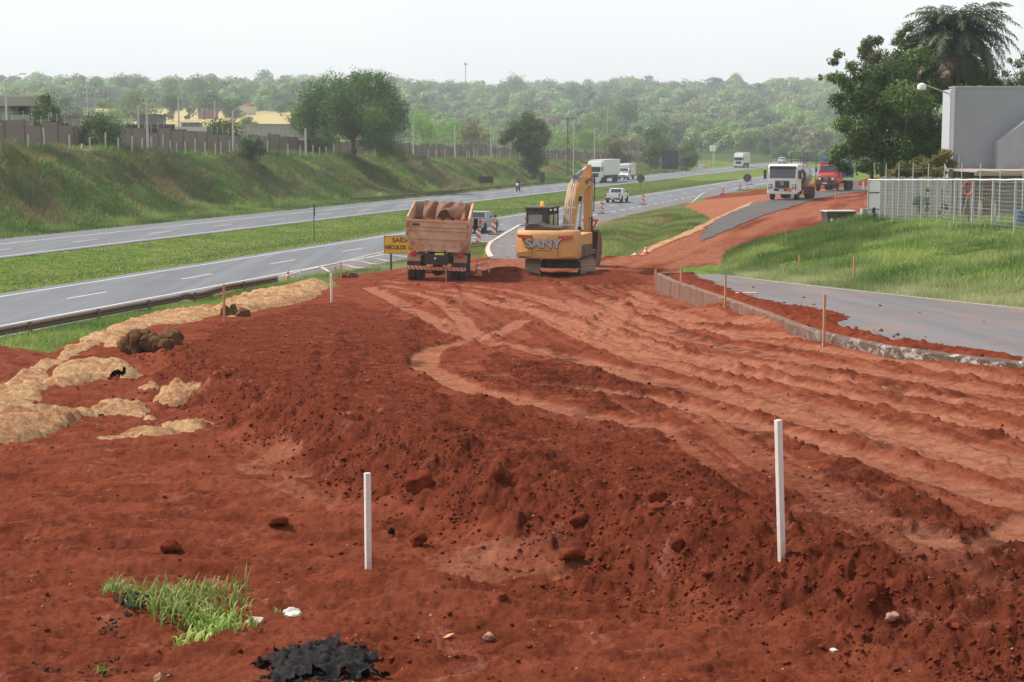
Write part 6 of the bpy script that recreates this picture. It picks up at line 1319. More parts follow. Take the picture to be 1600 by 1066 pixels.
# motorcycle with rider
def moto():
    loc = placeuv(0, -66.6, 252.0); r = empty('motorcycle', loc, math.pi - TH, 'motorcycle coming towards the camera on the far carriageway', 'motorcycle')
    for y in (-.7, .7): wheel(r, 0, y, .32, .12)
    MB().rings([[(x * .5, y, z) for x, z in ((-.2, .5), (.2, .5), (.22, .85), (-.22, .85))] for y in (-.5, 0, .35)]).build('frame', M_CHAS, r, bevel=.03)
    MB().rings([[(-.2, .45, .75), (.2, .45, .75), (.22, .4, 1.15), (-.22, .4, 1.15)], [(-.14, .62, .8), (.14, .62, .8), (.14, .55, 1.08), (-.14, .55, 1.08)]]).build('fairing', M_WHT, r, bevel=.03)
    MB().tube([(-.38, .3, 1.08), (0, .45, 1.02), (.38, .3, 1.08)], .02, 6).build('handlebar', M_PLAS, r); MB().tube([(0, .45, 1.0), (0, .7, .32)], .05, 8).build('fork', M_STEEL, r); MB().lathe([(.10, .62), (.08, .67)], (0, 0, .95), 'y', 16).build('headlight', M_LAMP, r)
    bx(r, 'saddle', (0, -.35, .88), (.28, .7, .12), M_PLAS, .04)
    pr = empty('person', (loc[0], loc[1], loc[2]), math.pi - TH, 'motorcyclist in dark clothes and helmet riding towards the camera', 'person')
    J = [((0, -.25, .98), .17), ((0, -.22, 1.2), .17), ((0, -.15, 1.42), .19), ((0, -.1, 1.55), .07), ((0, -.08, 1.68), .10), ((-.2, -.14, 1.44), .075), ((-.36, .05, 1.25), .055), ((-.36, .28, 1.12), .04), ((.2, -.14, 1.44), .075), ((.36, .05, 1.25), .055), ((.36, .28, 1.12), .04),
         ((-.14, -.2, .95), .11), ((-.26, .2, .88), .085), ((-.22, .0, .42), .05), ((-.22, .12, .36), .045), ((.14, -.2, .95), .11), ((.26, .2, .88), .085), ((.22, .0, .42), .05), ((.22, .12, .36), .045)]
    E = [(0, 1), (1, 2), (2, 3), (3, 4), (2, 5), (5, 6), (6, 7), (2, 8), (8, 9), (9, 10), (0, 11), (11, 12), (12, 13), (13, 14), (0, 15), (15, 16), (16, 17), (17, 18)]
    me = bpy.data.meshes.new('body'); me.from_pydata([j[0] for j in J], E, []); me.materials.append(mat('dark_jacket', (.05, .05, .06), .8)); o = bpy.data.objects.new('body', me); COL.objects.link(o); o.parent = pr
    md = o.modifiers.new('skin', 'SKIN')
    for i, j in enumerate(J): me.skin_vertices[0].data[i].radius = (j[1], j[1])
    me.skin_vertices[0].data[0].use_root = True; o.modifiers.new('sub', 'SUBSURF').levels = 2
    MB().lathe([(.02, -.15), (.10, -.12), (.135, -.04), (.135, .04), (.10, .12), (.02, .15)], (0, -.07, 1.73), 'z', 16).build('helmet', M_PLAS, pr, smooth=True); MB().box((0, .05, 1.73), (.18, .05, .09)).build('visor', M_WG, pr, bevel=.02)
moto()

# white tanker lorry, facing the camera
def tanker():
    Y = 145.0; x = ray(1222, 311)[0] * Y; z = gzf(x, Y) + .02; r = empty('tanker_lorry', (x, Y, z), math.pi - .37, 'white cab-over lorry with a rusty silver tank standing on the gravel', 'lorry')
    P = [(0, .55), (.06, .95), (.05, 1.75), (-.12, 2.75), (-.3, 2.98), (-1.7, 3.0), (-1.8, 2.8), (-1.8, .75), (-.3, .55)]
    MB().prism(P, -1.24, 1.24, 'x').build('cab', M_WHT, r, bevel=.07, seg=3)
    Mx = Matrix.Rotation(.10, 3, 'X'); bx(r, 'windscreen', (0, -.01, 2.22), (2.16, .08, .78), M_WG, .03, None, Mx); bx(r, 'sun_visor', (0, -.06, 2.72), (2.2, .2, .24), M_PLAS, .03)
    g_ = bx(r, 'grille', (0, .08, 1.32), (1.2, .06, .62), M_PLAS, .03); mb = MB()
    for k in range(4): mb.box((0, .125, 1.12 + .13 * k), (1.1, .02, .03))
    mb.build('grille_bars', mat('grille_dark_bar', (.09, .09, .1), .4), g_); bd = MB(); bd.tube([(math.cos(t) * .14, .14, 1.40 + math.sin(t) * .14) for t in np.linspace(0, 2 * math.pi, 22)], .018, 6)
    bd.tube([(-.075, .14, 1.50), (-.0, .14, 1.41), (.075, .14, 1.50)], .012, 5); bd.tube([(-.11, .14, 1.46), (-.055, .14, 1.29), (0, .14, 1.39), (.055, .14, 1.29), (.11, .14, 1.46)], .012, 5); bd.build('badge', mat('chrome', (.7, .7, .72), .2, .9), r)
    bx(r, 'bumper', (0, .02, .68), (2.5, .3, .36), M_WHT, .07); bx(r, 'lower_intake', (0, .15, .86), (1.5, .06, .22), M_PLAS, .02); bx(r, 'number_plate', (.02, .2, .84), (.42, .02, .14), M_PLATE); bx(r, 'hazard_placard', (-.62, .2, .88), (.42, .02, .30), mat('orange_placard', (.75, .16, .05), .5), .005)
    MB().box((0, 0, 0), (.3, .02, .3), Matrix.Rotation(math.pi / 4, 3, 'Y')).build('diamond_placard', M_REFL, r).location = (.82, .19, .80)
    for s in (-1, 1):
        h_ = bx(r, 'headlight', (s * 1.03, .10, 1.06), (.3, .1, .55), M_PLAS, .04); MB().lathe([(.10, .15), (.09, .17)], (s * 1.03, 0, 1.18), 'y', 14).build('lens', M_LAMP, h_); MB().lathe([(.08, .15), (.07, .17)], (s * 1.03, 0, .94), 'y', 14).build('lens', M_LAMP, h_)
        glass_mirror(r, s * 1.48, .0, 2.15, .75, .24); bx(r, 'side_window', (s * 1.235, -.75, 2.15), (.03, .75, .62), M_WG, .01)
    text('VW', .001, M_PLATE, r, (0, .2, 1.9)) if False else None
    MB().lathe([(.02, -7.6), (.75, -7.5), (1.05, -7.2), (1.08, -2.9), (.75, -2.5), (.02, -2.4)], (0, 0, 1.95), 'y', 28).build('tank', mat('silver_tank_skin', (.50, .51, .54), .35, .4, dust=.75, dcol=(.14, .06, .035), sc=.6), r, smooth=True)
    bx(r, 'chassis', (0, -4.2, .85), (.9, 7.0, .28), M_CHAS); ra = MB()
    for s in (-1, 1):
        for zz in (.55, .78, 1.02): ra.box((s * 1.18, -4.4, zz), (.05, 3.0, .08))
        for y in (-3.0, -4.4, -5.8): ra.box((s * 1.18, y, .8), (.06, .06, .7))
    ra.build('side_guard', mat('rusty_red_rail', (.27, .05, .03), .75, dust=.4, dcol=(.12, .05, .03)), r)
    hm_ = MB()
    for k in range(3): hm_.tube([(math.cos(t) * (.35 + .05 * k) - 1.0, -2.25 - .04 * k, 1.95 + math.sin(t) * (.5 + .06 * k)) for t in np.linspace(0, 2 * math.pi, 20)], .06, 8)
    hm_.build('coiled_hose', M_PLAS, r, smooth=True); ld = MB()
    for q in (-3.2, -4.6, -6.0): ld.tube([(-.8, q, 2.4), (-.8, q, 3.5)], .025, 6); ld.tube([(.6, q, 2.4), (.6, q, 3.5)], .025, 6)
    for s in (-.8, .6): ld.tube([(s, -3.2, 3.5), (s, -6.0, 3.5)], .025, 6); ld.tube([(s, -3.2, 3.1), (s, -6.0, 3.1)], .02, 6)
    ld.build('walkway_rail', M_RUST, r); sp = MB(); sp.tube([(-.2, -7.9, 1.2), (-.2, -7.9, 3.9)], .03, 6)
    for q in (-1.2, -.4, .4, 1.0): sp.tube([(q, -8.0, 1.1), (q, -8.0, 3.9)], .025, 6)
    sp.tube([(-1.25, -8, 3.9), (1.05, -8, 3.9)], .03, 6); sp.tube([(-1.25, -8, 3.2), (1.05, -8, 3.2)], .03, 6); sp.build('spray_bar_frame', mat('brown_frame', (.13, .09, .06), .8), r)
    for y in (-.95, -5.6, -6.9):
        for s in (-1, 1): wheel(r, s * 1.04, y, .5, .3 if y > -2 else .5)
    for s in (-1, 1): bx(r, 'mudguard', (s * 1.08, -.98, 1.0), (.34, 1.2, .12), M_WHT, .04); bx(r, 'step', (s * 1.12, -1.9, .62), (.25, .6, .3), M_CHAS, .02)
tanker()
# red bonneted lorry with blue tipper
def redlorry():
    Y = 176.0; x = ray(1291, 302)[0] * Y; z = gzf(x, Y) + .02; r = empty('tipper_lorry', (x, Y, z), math.pi - .40, 'old red bonneted lorry with a blue tipping body under the dark tree', 'lorry'); red = mat('faded_red_paint', (.40, .026, .026), .45, dust=.15, coat=.2)
    MB().rings([[(-.92, .1, .95), (.92, .1, .95), (.9, .12, 1.5), (.6, .0, 1.68), (-.6, .0, 1.68), (-.9, .12, 1.5)], [(-1.0, -1.2, .95), (1.0, -1.2, .95), (1.02, -1.2, 1.75), (.7, -1.2, 1.95), (-.7, -1.2, 1.95), (-1.02, -1.2, 1.75)]]).build('bonnet', red, r, bevel=.04, seg=3)
    MB().prism([(-1.15, .9), (-1.15, 1.95), (-1.4, 2.65), (-1.7, 2.78), (-2.6, 2.78), (-2.7, .9)], -1.08, 1.08, 'x').build('cab', red, r, bevel=.06, seg=3)
    Mx = Matrix.Rotation(.34, 3, 'X'); bx(r, 'windscreen', (0, -1.25, 2.3), (1.8, .06, .62), M_WG, .02, None, Mx); bx(r, 'cab_roof', (0, -2.1, 2.84), (2.1, 1.1, .12), red, .05)
    bx(r, 'grille', (0, .14, 1.25), (1.62, .06, .36), M_PLAS, .08); bd = MB(); bd.tube([(math.cos(t) * .15, .2, 1.27 + math.sin(t) * .15) for t in np.linspace(0, 2 * math.pi, 22)], .018, 6)
    for t in (math.pi / 2, math.pi * 7 / 6, math.pi * 11 / 6): bd.tube([(0, .2, 1.27), (math.cos(t) * .15, .2, 1.27 + math.sin(t) * .15)], .014, 5)
    bd.build('badge', mat('chrome', (.7, .7, .72), .2, .9), r)
    for s in (-1, 1):
        MB().lathe([(.13, .14), (.14, .18), (.12, .2)], (s * .66, 0, 1.27), 'y', 16).build('headlight', M_LAMP, r); bx(r, 'fender', (s * .98, -.45, 1.05), (.42, 1.3, .55), red, .14); glass_mirror(r, s * 1.35, -1.2, 2.2, .5, .2); bx(r, 'side_window', (s * 1.08, -1.95, 2.25), (.03, .7, .5), M_WG)
    bx(r, 'bumper', (0, .22, .75), (2.2, .14, .24), M_PLAS, .03); bx(r, 'number_plate', (.1, .3, .84), (.42, .02, .14), M_PLATE); blue = mat('blue_tipper_paint', (.05, .20, .58), .5, dust=.25)
    t_ = MB(); t_.prism([(-1.25, 2.9), (-1.25, 1.75), (-.9, 1.3), (.9, 1.3), (1.25, 1.75), (1.25, 2.9), (1.19, 2.9), (1.19, 1.78), (.87, 1.36), (-.87, 1.36), (-1.19, 1.78), (-1.19, 2.9)], -7.2, -3.0, 'y'); t_.build('tipper_body', blue, r); bx(r, 'front_board', (0, -2.95, 2.35), (2.5, .1, 2.0), blue, .01); bx(r, 'rear_board', (0, -7.2, 2.1), (2.45, .08, 1.6), blue, .01)
    bx(r, 'tarpaulin', (-.5, -2.95, 3.2), (1.4, .9, .35), mat('white_blue_tarp', (.55, .62, .7), .7), .1); bx(r, 'chassis', (0, -3.8, .85), (.9, 7, .28), M_CHAS)
    for y in (-.45, -5.2, -6.5):
        for s in (-1, 1): wheel(r, s * (.95 if y > -1 else 1.0), y, .5, .28 if y > -1 else .52)
redlorry()

# tipper lorry seen from behind
def tipper():
    Y = 73.2; x = ray(683, 434)[0] * Y; z = gzf(x, Y); r = empty('dump_truck', (x, Y, z - .02), 0, 'dusty cream dump truck seen from behind with a brown tarpaulin in its body', 'dump truck', rot=(0, R(2.4), R(-.6)))
    cream = mat('dusty_cream_paint', (.58, .41, .28), .6, dust=1.0, dcol=(.44, .20, .09), sc=.9, var=.15); W = 1.29; yr_ = -.95; yf = 3.6
    def sec(y, zt, k=1.0): return [(-W * k, y, zt), (-W * k, y, 1.84), (-.90 * k, y, 1.36), (.90 * k, y, 1.36), (W * k, y, 1.84), (W * k, y, zt), ((W - .06) * k, y, zt), ((W - .06) * k, y, 1.86), (.87 * k, y, 1.42), (-.87 * k, y, 1.42), (-(W - .06) * k, y, 1.86), (-(W - .06) * k, y, zt)]
    MB().rings([sec(yr_, 2.68), sec(yf, 3.18, .985)]).build('tipper_body', cream, r)
    MB().prism([(-W, 3.22), (-W, 1.84), (-.9, 1.36), (.9, 1.36), (W, 1.84), (W, 3.22)], yf, yf + .07, 'y').build('front_board', cream, r, bevel=.01)
    mb = MB(); mb.box((-W, (yr_ + yf) / 2, 0), (.08, yf - yr_, .08), None); 
    for s in (-1, 1): MB().tube([(s * W, yr_, 2.70), (s * W, yf, 3.2)], .05, 6).build('side_rail', cream, r)
    tg = MB().prism([(-W - .03, 2.6), (-W - .03, 1.84), (-.90, 1.32), (.90, 1.32), (W + .03, 1.84), (W + .03, 2.6)], yr_ - .09, yr_ - .01, 'y').build('tailgate', cream, r, bevel=.012)
    rb = MB()
    for zz, w, hh in ((2.60, 2.66, .09), (2.22, 2.62, .06), (1.86, 2.4, .06), (2.36, 2.3, .03)): rb.box((0, yr_ - .12, zz), (w, .06, hh))
    for s in (-1, 1): rb.box((s * (W + .0), yr_ - .12, 2.22), (.09, .08, .78)); rb.prism([(s * (W + .02), 1.84), (s * (W - .07), 1.80), (s * .86, 1.40), (s * .92, 1.31)], yr_ - .16, yr_ - .09, 'y')
    rb.box((0, yr_ - .12, 1.37), (1.8, .07, .09)); rb.build('tailgate_ribs', cream, tg)
    bx(tg, 'dark_plate', (-.92, yr_ - .10, 2.42), (.30, .03, .09), M_CHAS); rf = MB()
    for q in (-.62, -.24, .30, .70): rf.box((q, yr_ - .16, 1.56), (.14, .02, .035)); 
    for q in (-.24, .30): rf.box((q, yr_ - .17, 1.40), (.14, .02, .035))
    for s in (-1, 1): rf.box((s * 1.26, yr_ - .17, 2.42), (.05, .02, .14)); rf.box((s * 1.26, yr_ - .17, 2.05), (.05, .02, .14)); rf.box((s * 1.08, yr_ - .17, 1.66), (.05, .02, .2), Matrix.Rotation(s * -.8, 3, 'Y')); rf.box((s * 1.0, yr_ - .17, 1.60), (.04, .02, .17), Matrix.Rotation(s * -.8, 3, 'Y'))
    rf.build('reflectors', mat('dusty_red_reflector', (.42, .06, .03), .5, dust=.4), tg)
    # tarpaulin
    nx_, ny_ = 40, 14; V = []; Q = []
    for j in range(ny_):
        for i in range(nx_):
            u = i / (nx_ - 1); v = j / (ny_ - 1); xx = -.86 + 1.85 * u; hump = .10 * math.sin(u * 7.5) + .34 * math.exp(-((u - .5) / .22) ** 2) - .5 * math.exp(-((u - .3) / .07) ** 2) - .28 * math.exp(-((u - .2) / .1) ** 2) - .1 * math.exp(-((u - .85) / .1) ** 2)
            yy = yf - .15 - 1.1 * v + .08 * math.sin(u * 19 + v * 4); zz = 3.24 - .8 * v ** 1.2 * (1 - .35 * math.exp(-((u - .55) / .2) ** 2)) + hump * v * .8 + .03 * math.sin(u * 31 + v * 9); V.append((xx, yy, zz))
    Q = [(j * nx_ + i, j * nx_ + i + 1, (j + 1) * nx_ + i + 1, (j + 1) * nx_ + i) for j in range(ny_ - 1) for i in range(nx_ - 1)]
    o = mesh_np('tarpaulin', V, Q, mat('brown_tarpaulin', (.16, .075, .042), .8, var=.3, sc=2.5, dust=.3), r, smooth=True); o.modifiers.new('thick', 'SOLIDIFY').thickness = .02
    # load of soil low in the body
    nx_, ny_ = 24, 24; V = []
    for j in range(ny_):
        for i in range(nx_):
            u = i / (nx_ - 1); v = j / (ny_ - 1); V.append((-W + .07 + (2 * W - .14) * u, yr_ + .05 + (yf - yr_ - .1) * v, 2.12 + .4 * math.exp(-((v - .7) / .3) ** 2) + .10 * math.sin(i * 1.7 + j) + .05 * math.sin(i * 3.1)))
    Q = [(j * nx_ + i, j * nx_ + i + 1, (j + 1) * nx_ + i + 1, (j + 1) * nx_ + i) for j in range(ny_ - 1) for i in range(nx_ - 1)]
    mesh_np('load_of_soil', V, Q, M_SOIL, r)
    mb = MB(); mb.box((-.42, 2.3, 1.02), (.12, 7.4, .28)); mb.box((.42, 2.3, 1.02), (.12, 7.4, .28)); mb.box((0, -1.3, 1.0), (1.0, .12, .4)); mb.box((0, -.2, .95), (1.5, .5, .3)); mb.build('chassis', M_CHAS, r)
    MB().lathe([(.05, -.22), (.2, -.18), (.26, 0), (.2, .18), (.05, .22)], (0, 0, .52), 'x', 14).build('axle_housing', M_CHAS, r, smooth=True); MB().tube([(-1.0, 0, .52), (1.0, 0, .52)], .09, 8).build('axle', M_CHAS, r)
    MB().lathe([(.02, -.2), (.2, -.18), (.27, 0), (.2, .18), (.02, .2)], (0, 0, .50), 'y', 14).build('differential', M_CHAS, r, smooth=True)
    for s in (-1, 1):
        bx(r, 'mudguard', (s * .97, -.66, 1.02), (.58, .05, .36), cream, .02); bx(r, 'mudflap', (s * .97, -.70, .72), (.58, .03, .30), M_RUB, .005)
        MB().tube([(s * .35, -1.2, 1.35), (s * .35, -1.2, .9)], .05, 6).build('hinge_arm', M_CHAS, r); bx(r, 'light_bracket', (s * .7, -1.0, 1.22), (.5, .05, .06), M_CHAS)
        l_ = MB().lathe([(.11, -1.10), (.12, -1.06), (.11, -1.0)], (s * .98, 0, 1.20), 'y', 18).build('tail_lamp', M_LRED, r); MB().lathe([(.135, -1.04), (.135, -.99)], (s * .98, 0, 1.20), 'y', 18).build('lamp_ring', M_CHAS, l_)
        for y in (0, 1.35):
            wheel(r, s * 1.08, y, .52, .29); wheel(r, s * .75, y, .52, .29)
        wheel(r, s * 1.05, 5.2, .52, .3)
    bx(r, 'underrun_bumper', (0, -1.05, .62), (2.46, .08, .15), stripes('bumper_stripes', (.55, .07, .04), (.60, .42, .31), .14, R(35), (0, 2), .85), .005); bx(r, 'number_plate', (.12, -1.37, 1.02), (.28, .02, .1), M_CHAS); bx(r, 'work_lamp', (-.05, -1.38, 1.06), (.08, .03, .08), M_PLATE)
    MB().box((0, 5.3, 1.9), (2.35, 1.9, 2.0)).build('cab', cream, r, bevel=.08, seg=3); bx(r, 'cab_rear_window', (0, 4.33, 2.3), (1.2, .04, .5), M_WG)
    for s in (-1, 1): glass_mirror(r, s * 1.36, 6.1, 2.2, .5, .2)
tipper()

# excavator
def excavator():
    Y = 76.8; x = ray(874, 441)[0] * Y; z = hz(x, Y) - .20; r = empty('excavator', (x, Y, z), 0, 'orange yellow crawler excavator digging beside the dump truck', 'excavator')
    yel = mat('orange_yellow_paint', (.68, .33, .085), .55, dust=.6, dcol=(.50, .30, .18), coat=.15, sc=.8, var=.08); trk_ = mat('muddy_track_steel', (.36, .27, .22), .7, .1, dust=.7, dcol=(.34, .19, .12), sc=3); gr = mat('dark_grey_panels', (.055, .05, .048), .6, dust=.3)
    Lh, rr_ = 1.55, .44
    for s in (-1, 1):
        path = [(-Lh + rr_ * -math.sin(t), rr_ + .02 + rr_ * math.cos(t)) for t in np.linspace(0, math.pi, 9)] + [(Lh + rr_ * math.sin(t), rr_ + .02 - rr_ * math.cos(t)) for t in np.linspace(0, math.pi, 9)]
        mb = MB(); mb.prism(path, s * 1.19 - .27, s * 1.19 + .27, 'x'); P = path + [path[0]]
        seg = [(P[i], P[i + 1]) for i in range(len(P) - 1)]; tot = 0; nxt = 0
        for a, b_ in seg:
            L = math.hypot(b_[0] - a[0], b_[1] - a[1]); 
            while nxt <= tot + L:
                t = (nxt - tot) / L; cy, cz = a[0] + (b_[0] - a[0]) * t, a[1] + (b_[1] - a[1]) * t; an = math.atan2(b_[1] - a[1], b_[0] - a[0]); Mx = Matrix.Rotation(an, 3, 'X')
                mb.box((s * 1.19, cy, cz), (.66, .155, .045), Mx); mb.box((s * 1.19, cy, cz), (.66, .02, .11), Mx); nxt += .19
            tot += L
        t_ = mb.build('track', trk_, r); mw = MB()
        for q in (-1.2, -.6, 0, .6, 1.2): mw.lathe([(.13, -.3), (.13, .3)], (s * 1.19, q, .22), 'x', 12)
        mw.build('rollers', M_CHAS, t_)
    mb = MB(); mb.box((0, 0, .72), (1.5, 1.3, .36)); mb.box((0, .8, .66), (1.7, .35, .26)); mb.box((0, -.6, .70), (1.7, .35, .26)); mb.lathe([(.65, .75), (.65, 1.08)], (0, 0, 0), 'z', 24); mb.build('undercarriage', gr, r)
    up = R(-14.5); M4 = Matrix.Rotation(up, 4, 'Z')
    def U(mb, name, m, smooth=False, bevel=0, par=None):
        o = mb.build(name, m, par or r, smooth=smooth, bevel=bevel, seg=3)
        if par is None: o.rotation_euler = (0, 0, up)
        return o
    # counterweight, rounded in plan and slightly in profile
    def out(k, c): 
        p = []
        for t in np.linspace(-1, 1, 25): xx = 1.37 * k * t; p.append((xx, -2.78 * c + .42 * abs(t) ** 3.2))
        return p + [(1.37 * k, -1.75), (-1.37 * k, -1.75)]
    rs = []
    for zz, k, c in ((1.08, .97, .975), (1.14, 1.0, .995), (1.5, 1.0, 1.0), (2.1, 1.0, .985), (2.24, .985, .97), (2.29, .96, .95)): rs.append([(a, b_, zz) for a, b_ in out(k, c)])
    cwt = U(MB().rings(rs), 'counterweight', yel, True)
    for s in (-1, 1):
        MB().prism([(s * .58, 2.08), (s * 1.18, 2.12), (s * 1.20, 1.98), (s * .62, 1.86)] if s > 0 else [(-.62, 1.88), (-1.2, 2.0), (-1.24, 2.12), (-.62, 2.1)], -2.785, -2.55, 'y').build('red_stripe', mat('red_decal', (.50, .07, .04), .5, dust=.2), cwt)
        MB().prism([(s * .55, 1.16), (s * .60, 2.1), (s * .615, 2.1), (s * .565, 1.16)], -2.785, -2.6, 'y').build('panel_seam', mat('seam_brown', (.30, .13, .04), .7), cwt)
        MB().prism([(s * .75, 1.42), (s * 1.25, 1.36), (s * 1.28, 1.20), (s * .7, 1.18)], -2.77, -2.5, 'y').build('lower_recess', yel, cwt)
    silv = mat('silver_lettering', (.42, .43, .45), .4, .2); dk = mat('lettering_edge', (.06, .055, .055), .5)
    text('SANY', .50, dk, cwt, (-.08, -2.795, 1.73), ext=.004, bold=.036, sx=1.25); text('SANY', .50, silv, cwt, (-.08, -2.807, 1.745), ext=.006, bold=.020, sx=1.25)
    MB().lathe([(.15, -2.80), (.15, -2.78)], (-.03, 0, 2.06), 'y', 6).build('emblem', mat('pale_emblem', (.78, .52, .22), .5), cwt); mb = MB()
    for k in range(12): mb.box((-.33 + .055 * k, -2.79, 1.46), (.035, .01, .045))
    mb.build('small_print', mat('decal_brown', (.35, .15, .04), .6), cwt)
    mb = MB(); mb.box((.92, -.55, 1.62), (.86, 2.5, .95)); mb.box((-.92, -1.2, 1.5), (.86, 1.2, .75)); U(mb, 'side_housings', yel, bevel=.04)
    mb = MB(); mb.box((1.353, -1.05, 1.38), (.02, 1.1, .5)); mb.box((1.353, .15, 1.38), (.02, 1.0, .42)); U(mb, 'side_grilles', gr); mb = MB(); mb.box((0, -.2, 1.17), (2.6, 3.9, .18)); U(mb, 'deck', gr, bevel=.02)
    h_ = MB(); h_.prism([(-1.05, 2.26), (.55, 2.26), (.5, 2.42), (-.2, 2.47), (-.5, 2.60), (-.92, 2.58), (-1.02, 2.45)], -2.25, -1.0, 'y'); U(h_, 'engine_hood', M_PLAS, bevel=.05)
    # cab: dark frame and glass
    cx = -.84; cb = MB(); fr_ = .09
    def pil(x, y, y2=None): cb.box((x, y, 2.22), (fr_, fr_, 1.9))
    for xx in (cx - .48, cx + .48):
        for yy in (-.62, .25, 1.18): pil(xx, yy)
    cb.box((cx, -.62, 1.55), (1.05, fr_, .75)); cb.box((cx, 1.18, 1.45), (1.0, fr_, .5)); cb.box((cx - .48, .28, 1.5), (fr_, 1.85, .6)); cb.box((cx + .48, .28, 1.5), (fr_, 1.85, .6)); cb.box((cx, -.62, 3.05), (1.05, fr_, .30)); cb.box((cx + .34, -.62, 2.3), (.26, fr_, 1.3)); 
    cb.box((cx, .28, 3.17), (1.1, 2.0, .10)); cab = U(cb, 'cab', M_PLAS, bevel=.02)
    gm = mat('cab_glass', (.25, .29, .30), .08, spec=.8); bx(cab, 'rear_window', (cx - .1, -.62, 2.38), (.72, .02, 1.05), gm); bx(cab, 'side_window', (cx + .49, -.2, 2.35), (.02, .75, 1.05), gm); bx(cab, 'side_window', (cx + .49, .7, 2.35), (.02, .85, 1.05), gm); bx(cab, 'side_window', (cx - .49, .3, 2.35), (.02, 1.7, 1.05), gm); bx(cab, 'windscreen', (cx, 1.19, 2.4), (.9, .02, 1.2), gm)
    bc = MB().lathe([(.09, 3.24), (.09, 3.30), (.075, 3.42), (.03, 3.47)], (cx + .1, -.2, 0), 'z', 16).build('beacon', mat('amber_beacon', (.9, .42, .02), .25, emit=(1, .45, .02, .25)), cab, smooth=True); MB().lathe([(.06, 3.2), (.06, 3.26)], (cx + .1, -.2, 0), 'z', 10).build('beacon_foot', M_PLAS, bc)
    MB().tube([(cx + .40, -.3, 3.2), (cx + .42, -.3, 3.75)], .008, 5).build('aerial', M_PLAS, cab)
    MB().tube([(1.25, .9, 1.7), (1.25, .9, 2.75)], .03, 6).build('mirror_post', M_PLAS, r).rotation_euler = (0, 0, up)
    hr = MB(); hr.tube([(1.3, .2, 2.05), (1.3, .2, 2.75), (1.3, .9, 2.75), (1.3, .9, 2.05)], .022, 6); U(hr, 'handrail', M_PLAS)
    # boom
    bxx = .22
    top = [(.45, 1.75), (.55, 2.25), (1.05, 3.55), (1.75, 4.42), (2.5, 4.72), (3.6, 4.82), (5.05, 4.62)]; bot = [(.80, 1.65), (1.15, 2.2), (1.75, 3.25), (2.45, 3.88), (3.2, 4.10), (4.1, 4.28), (5.1, 4.32)]
    bm_ = MB(); rs = [[(bxx - .23, a[0], a[1]), (bxx + .23, a[0], a[1]), (bxx + .23, b_[0], b_[1]), (bxx - .23, b_[0], b_[1])] for a, b_ in zip(top, bot)]; bm_.rings(rs); boom = U(bm_, 'boom', yel, bevel=.012)
    pi = MB()
    for k, dx in enumerate((-.14, -.05, .06, .15)):
        pi.tube([(bxx + dx, a[0] - .05, a[1] + .06) for a in smooth([(p[0], p[1]) for p in top[:6]], 4)], .022, 6)
    pi.build('hydraulic_pipes', yel if False else M_STEEL, boom, smooth=True); cl_ = MB()
    for zz, yy in ((2.45, .58), (3.3, .92)): cl_.box((bxx, yy - .02, zz), (.62, .06, .05))
    cl_.build('pipe_clamps', M_REFL, boom)
    for s in (-1, 1): MB().lathe([(.13, s * .24), (.13, s * .36)], (bxx, 2.0, 3.72), 'x', 14).build('pin_boss', M_CHAS, boom)
    MB().prism([(3.35, 4.38), (3.95, 4.45), (3.95, 4.68), (3.35, 4.62)], bxx + .231, bxx + .24, 'x').build('model_plate', gr, boom)
    bcx = MB()
    for s in (-1, 1): bcx.tube([(bxx + s * .38, 1.15, 1.35), (bxx + s * .38, 1.45, 2.3)], .085, 10)
    b1 = U(bcx, 'boom_cylinder', M_PLAS, True); rd = MB()
    for s in (-1, 1): rd.tube([(bxx + s * .38, 1.45, 2.3), (bxx + s * .36, 2.0, 3.72)], .045, 10)
    rd.build('cylinder_rod', M_STEEL, b1, smooth=True)
    a1 = MB(); a1.tube([(bxx, 2.3, 4.85), (bxx, 3.5, 5.08)], .10, 12); a1.box((bxx, 2.25, 4.75), (.2, .3, .3)); ac = U(a1, 'arm_cylinder', mat('cylinder_grey', (.16, .17, .18), .5), True); MB().tube([(bxx, 3.5, 5.08), (bxx, 4.72, 5.32)], .06, 12).build('cylinder_rod', mat('bright_rod', (.72, .73, .75), .25, .6), ac, smooth=True)
    # stick
    sp_ = [(4.62, 5.42), (4.82, 5.42), (5.25, 4.75), (5.30, 4.2), (5.12, 1.95), (4.88, 1.90), (4.84, 3.0), (4.72, 4.4)]
    st = MB(); st.prism(sp_, bxx - .19, bxx + .19, 'x'); stick = U(st, 'stick', yel, bevel=.015); ho = MB()
    for k in range(3): ho.tube([(bxx + .26 + .02 * k, 4.0 + .25 * k, 4.6), (bxx + .32, 4.85 + .1 * k, 4.9 - .1 * k), (bxx + .3, 5.1, 4.0), (bxx + .25, 5.1, 2.9)], .022, 6)
    ho.build('hoses', M_PLAS, stick, smooth=True); MB().tube([(bxx, 5.5, 4.3), (bxx, 5.55, 2.7)], .08, 10).build('bucket_cylinder', gr, stick, smooth=True); MB().tube([(bxx, 5.55, 2.7), (bxx, 5.45, 2.1)], .045, 10).build('bucket_rod', M_STEEL, stick, smooth=True)
    lk = MB(); lk.box((bxx, 5.2, 1.95), (.3, .6, .12)); lk.build('linkage', gr, stick)
    for o_ in [q for q in bpy.data.objects if q in (boom, stick, ac, b1) or q.parent in (boom, stick, ac, b1)]:
        for v_ in o_.data.vertices:
            if v_.co.z > 2: v_.co.z = 2 + (v_.co.z - 2) * .885
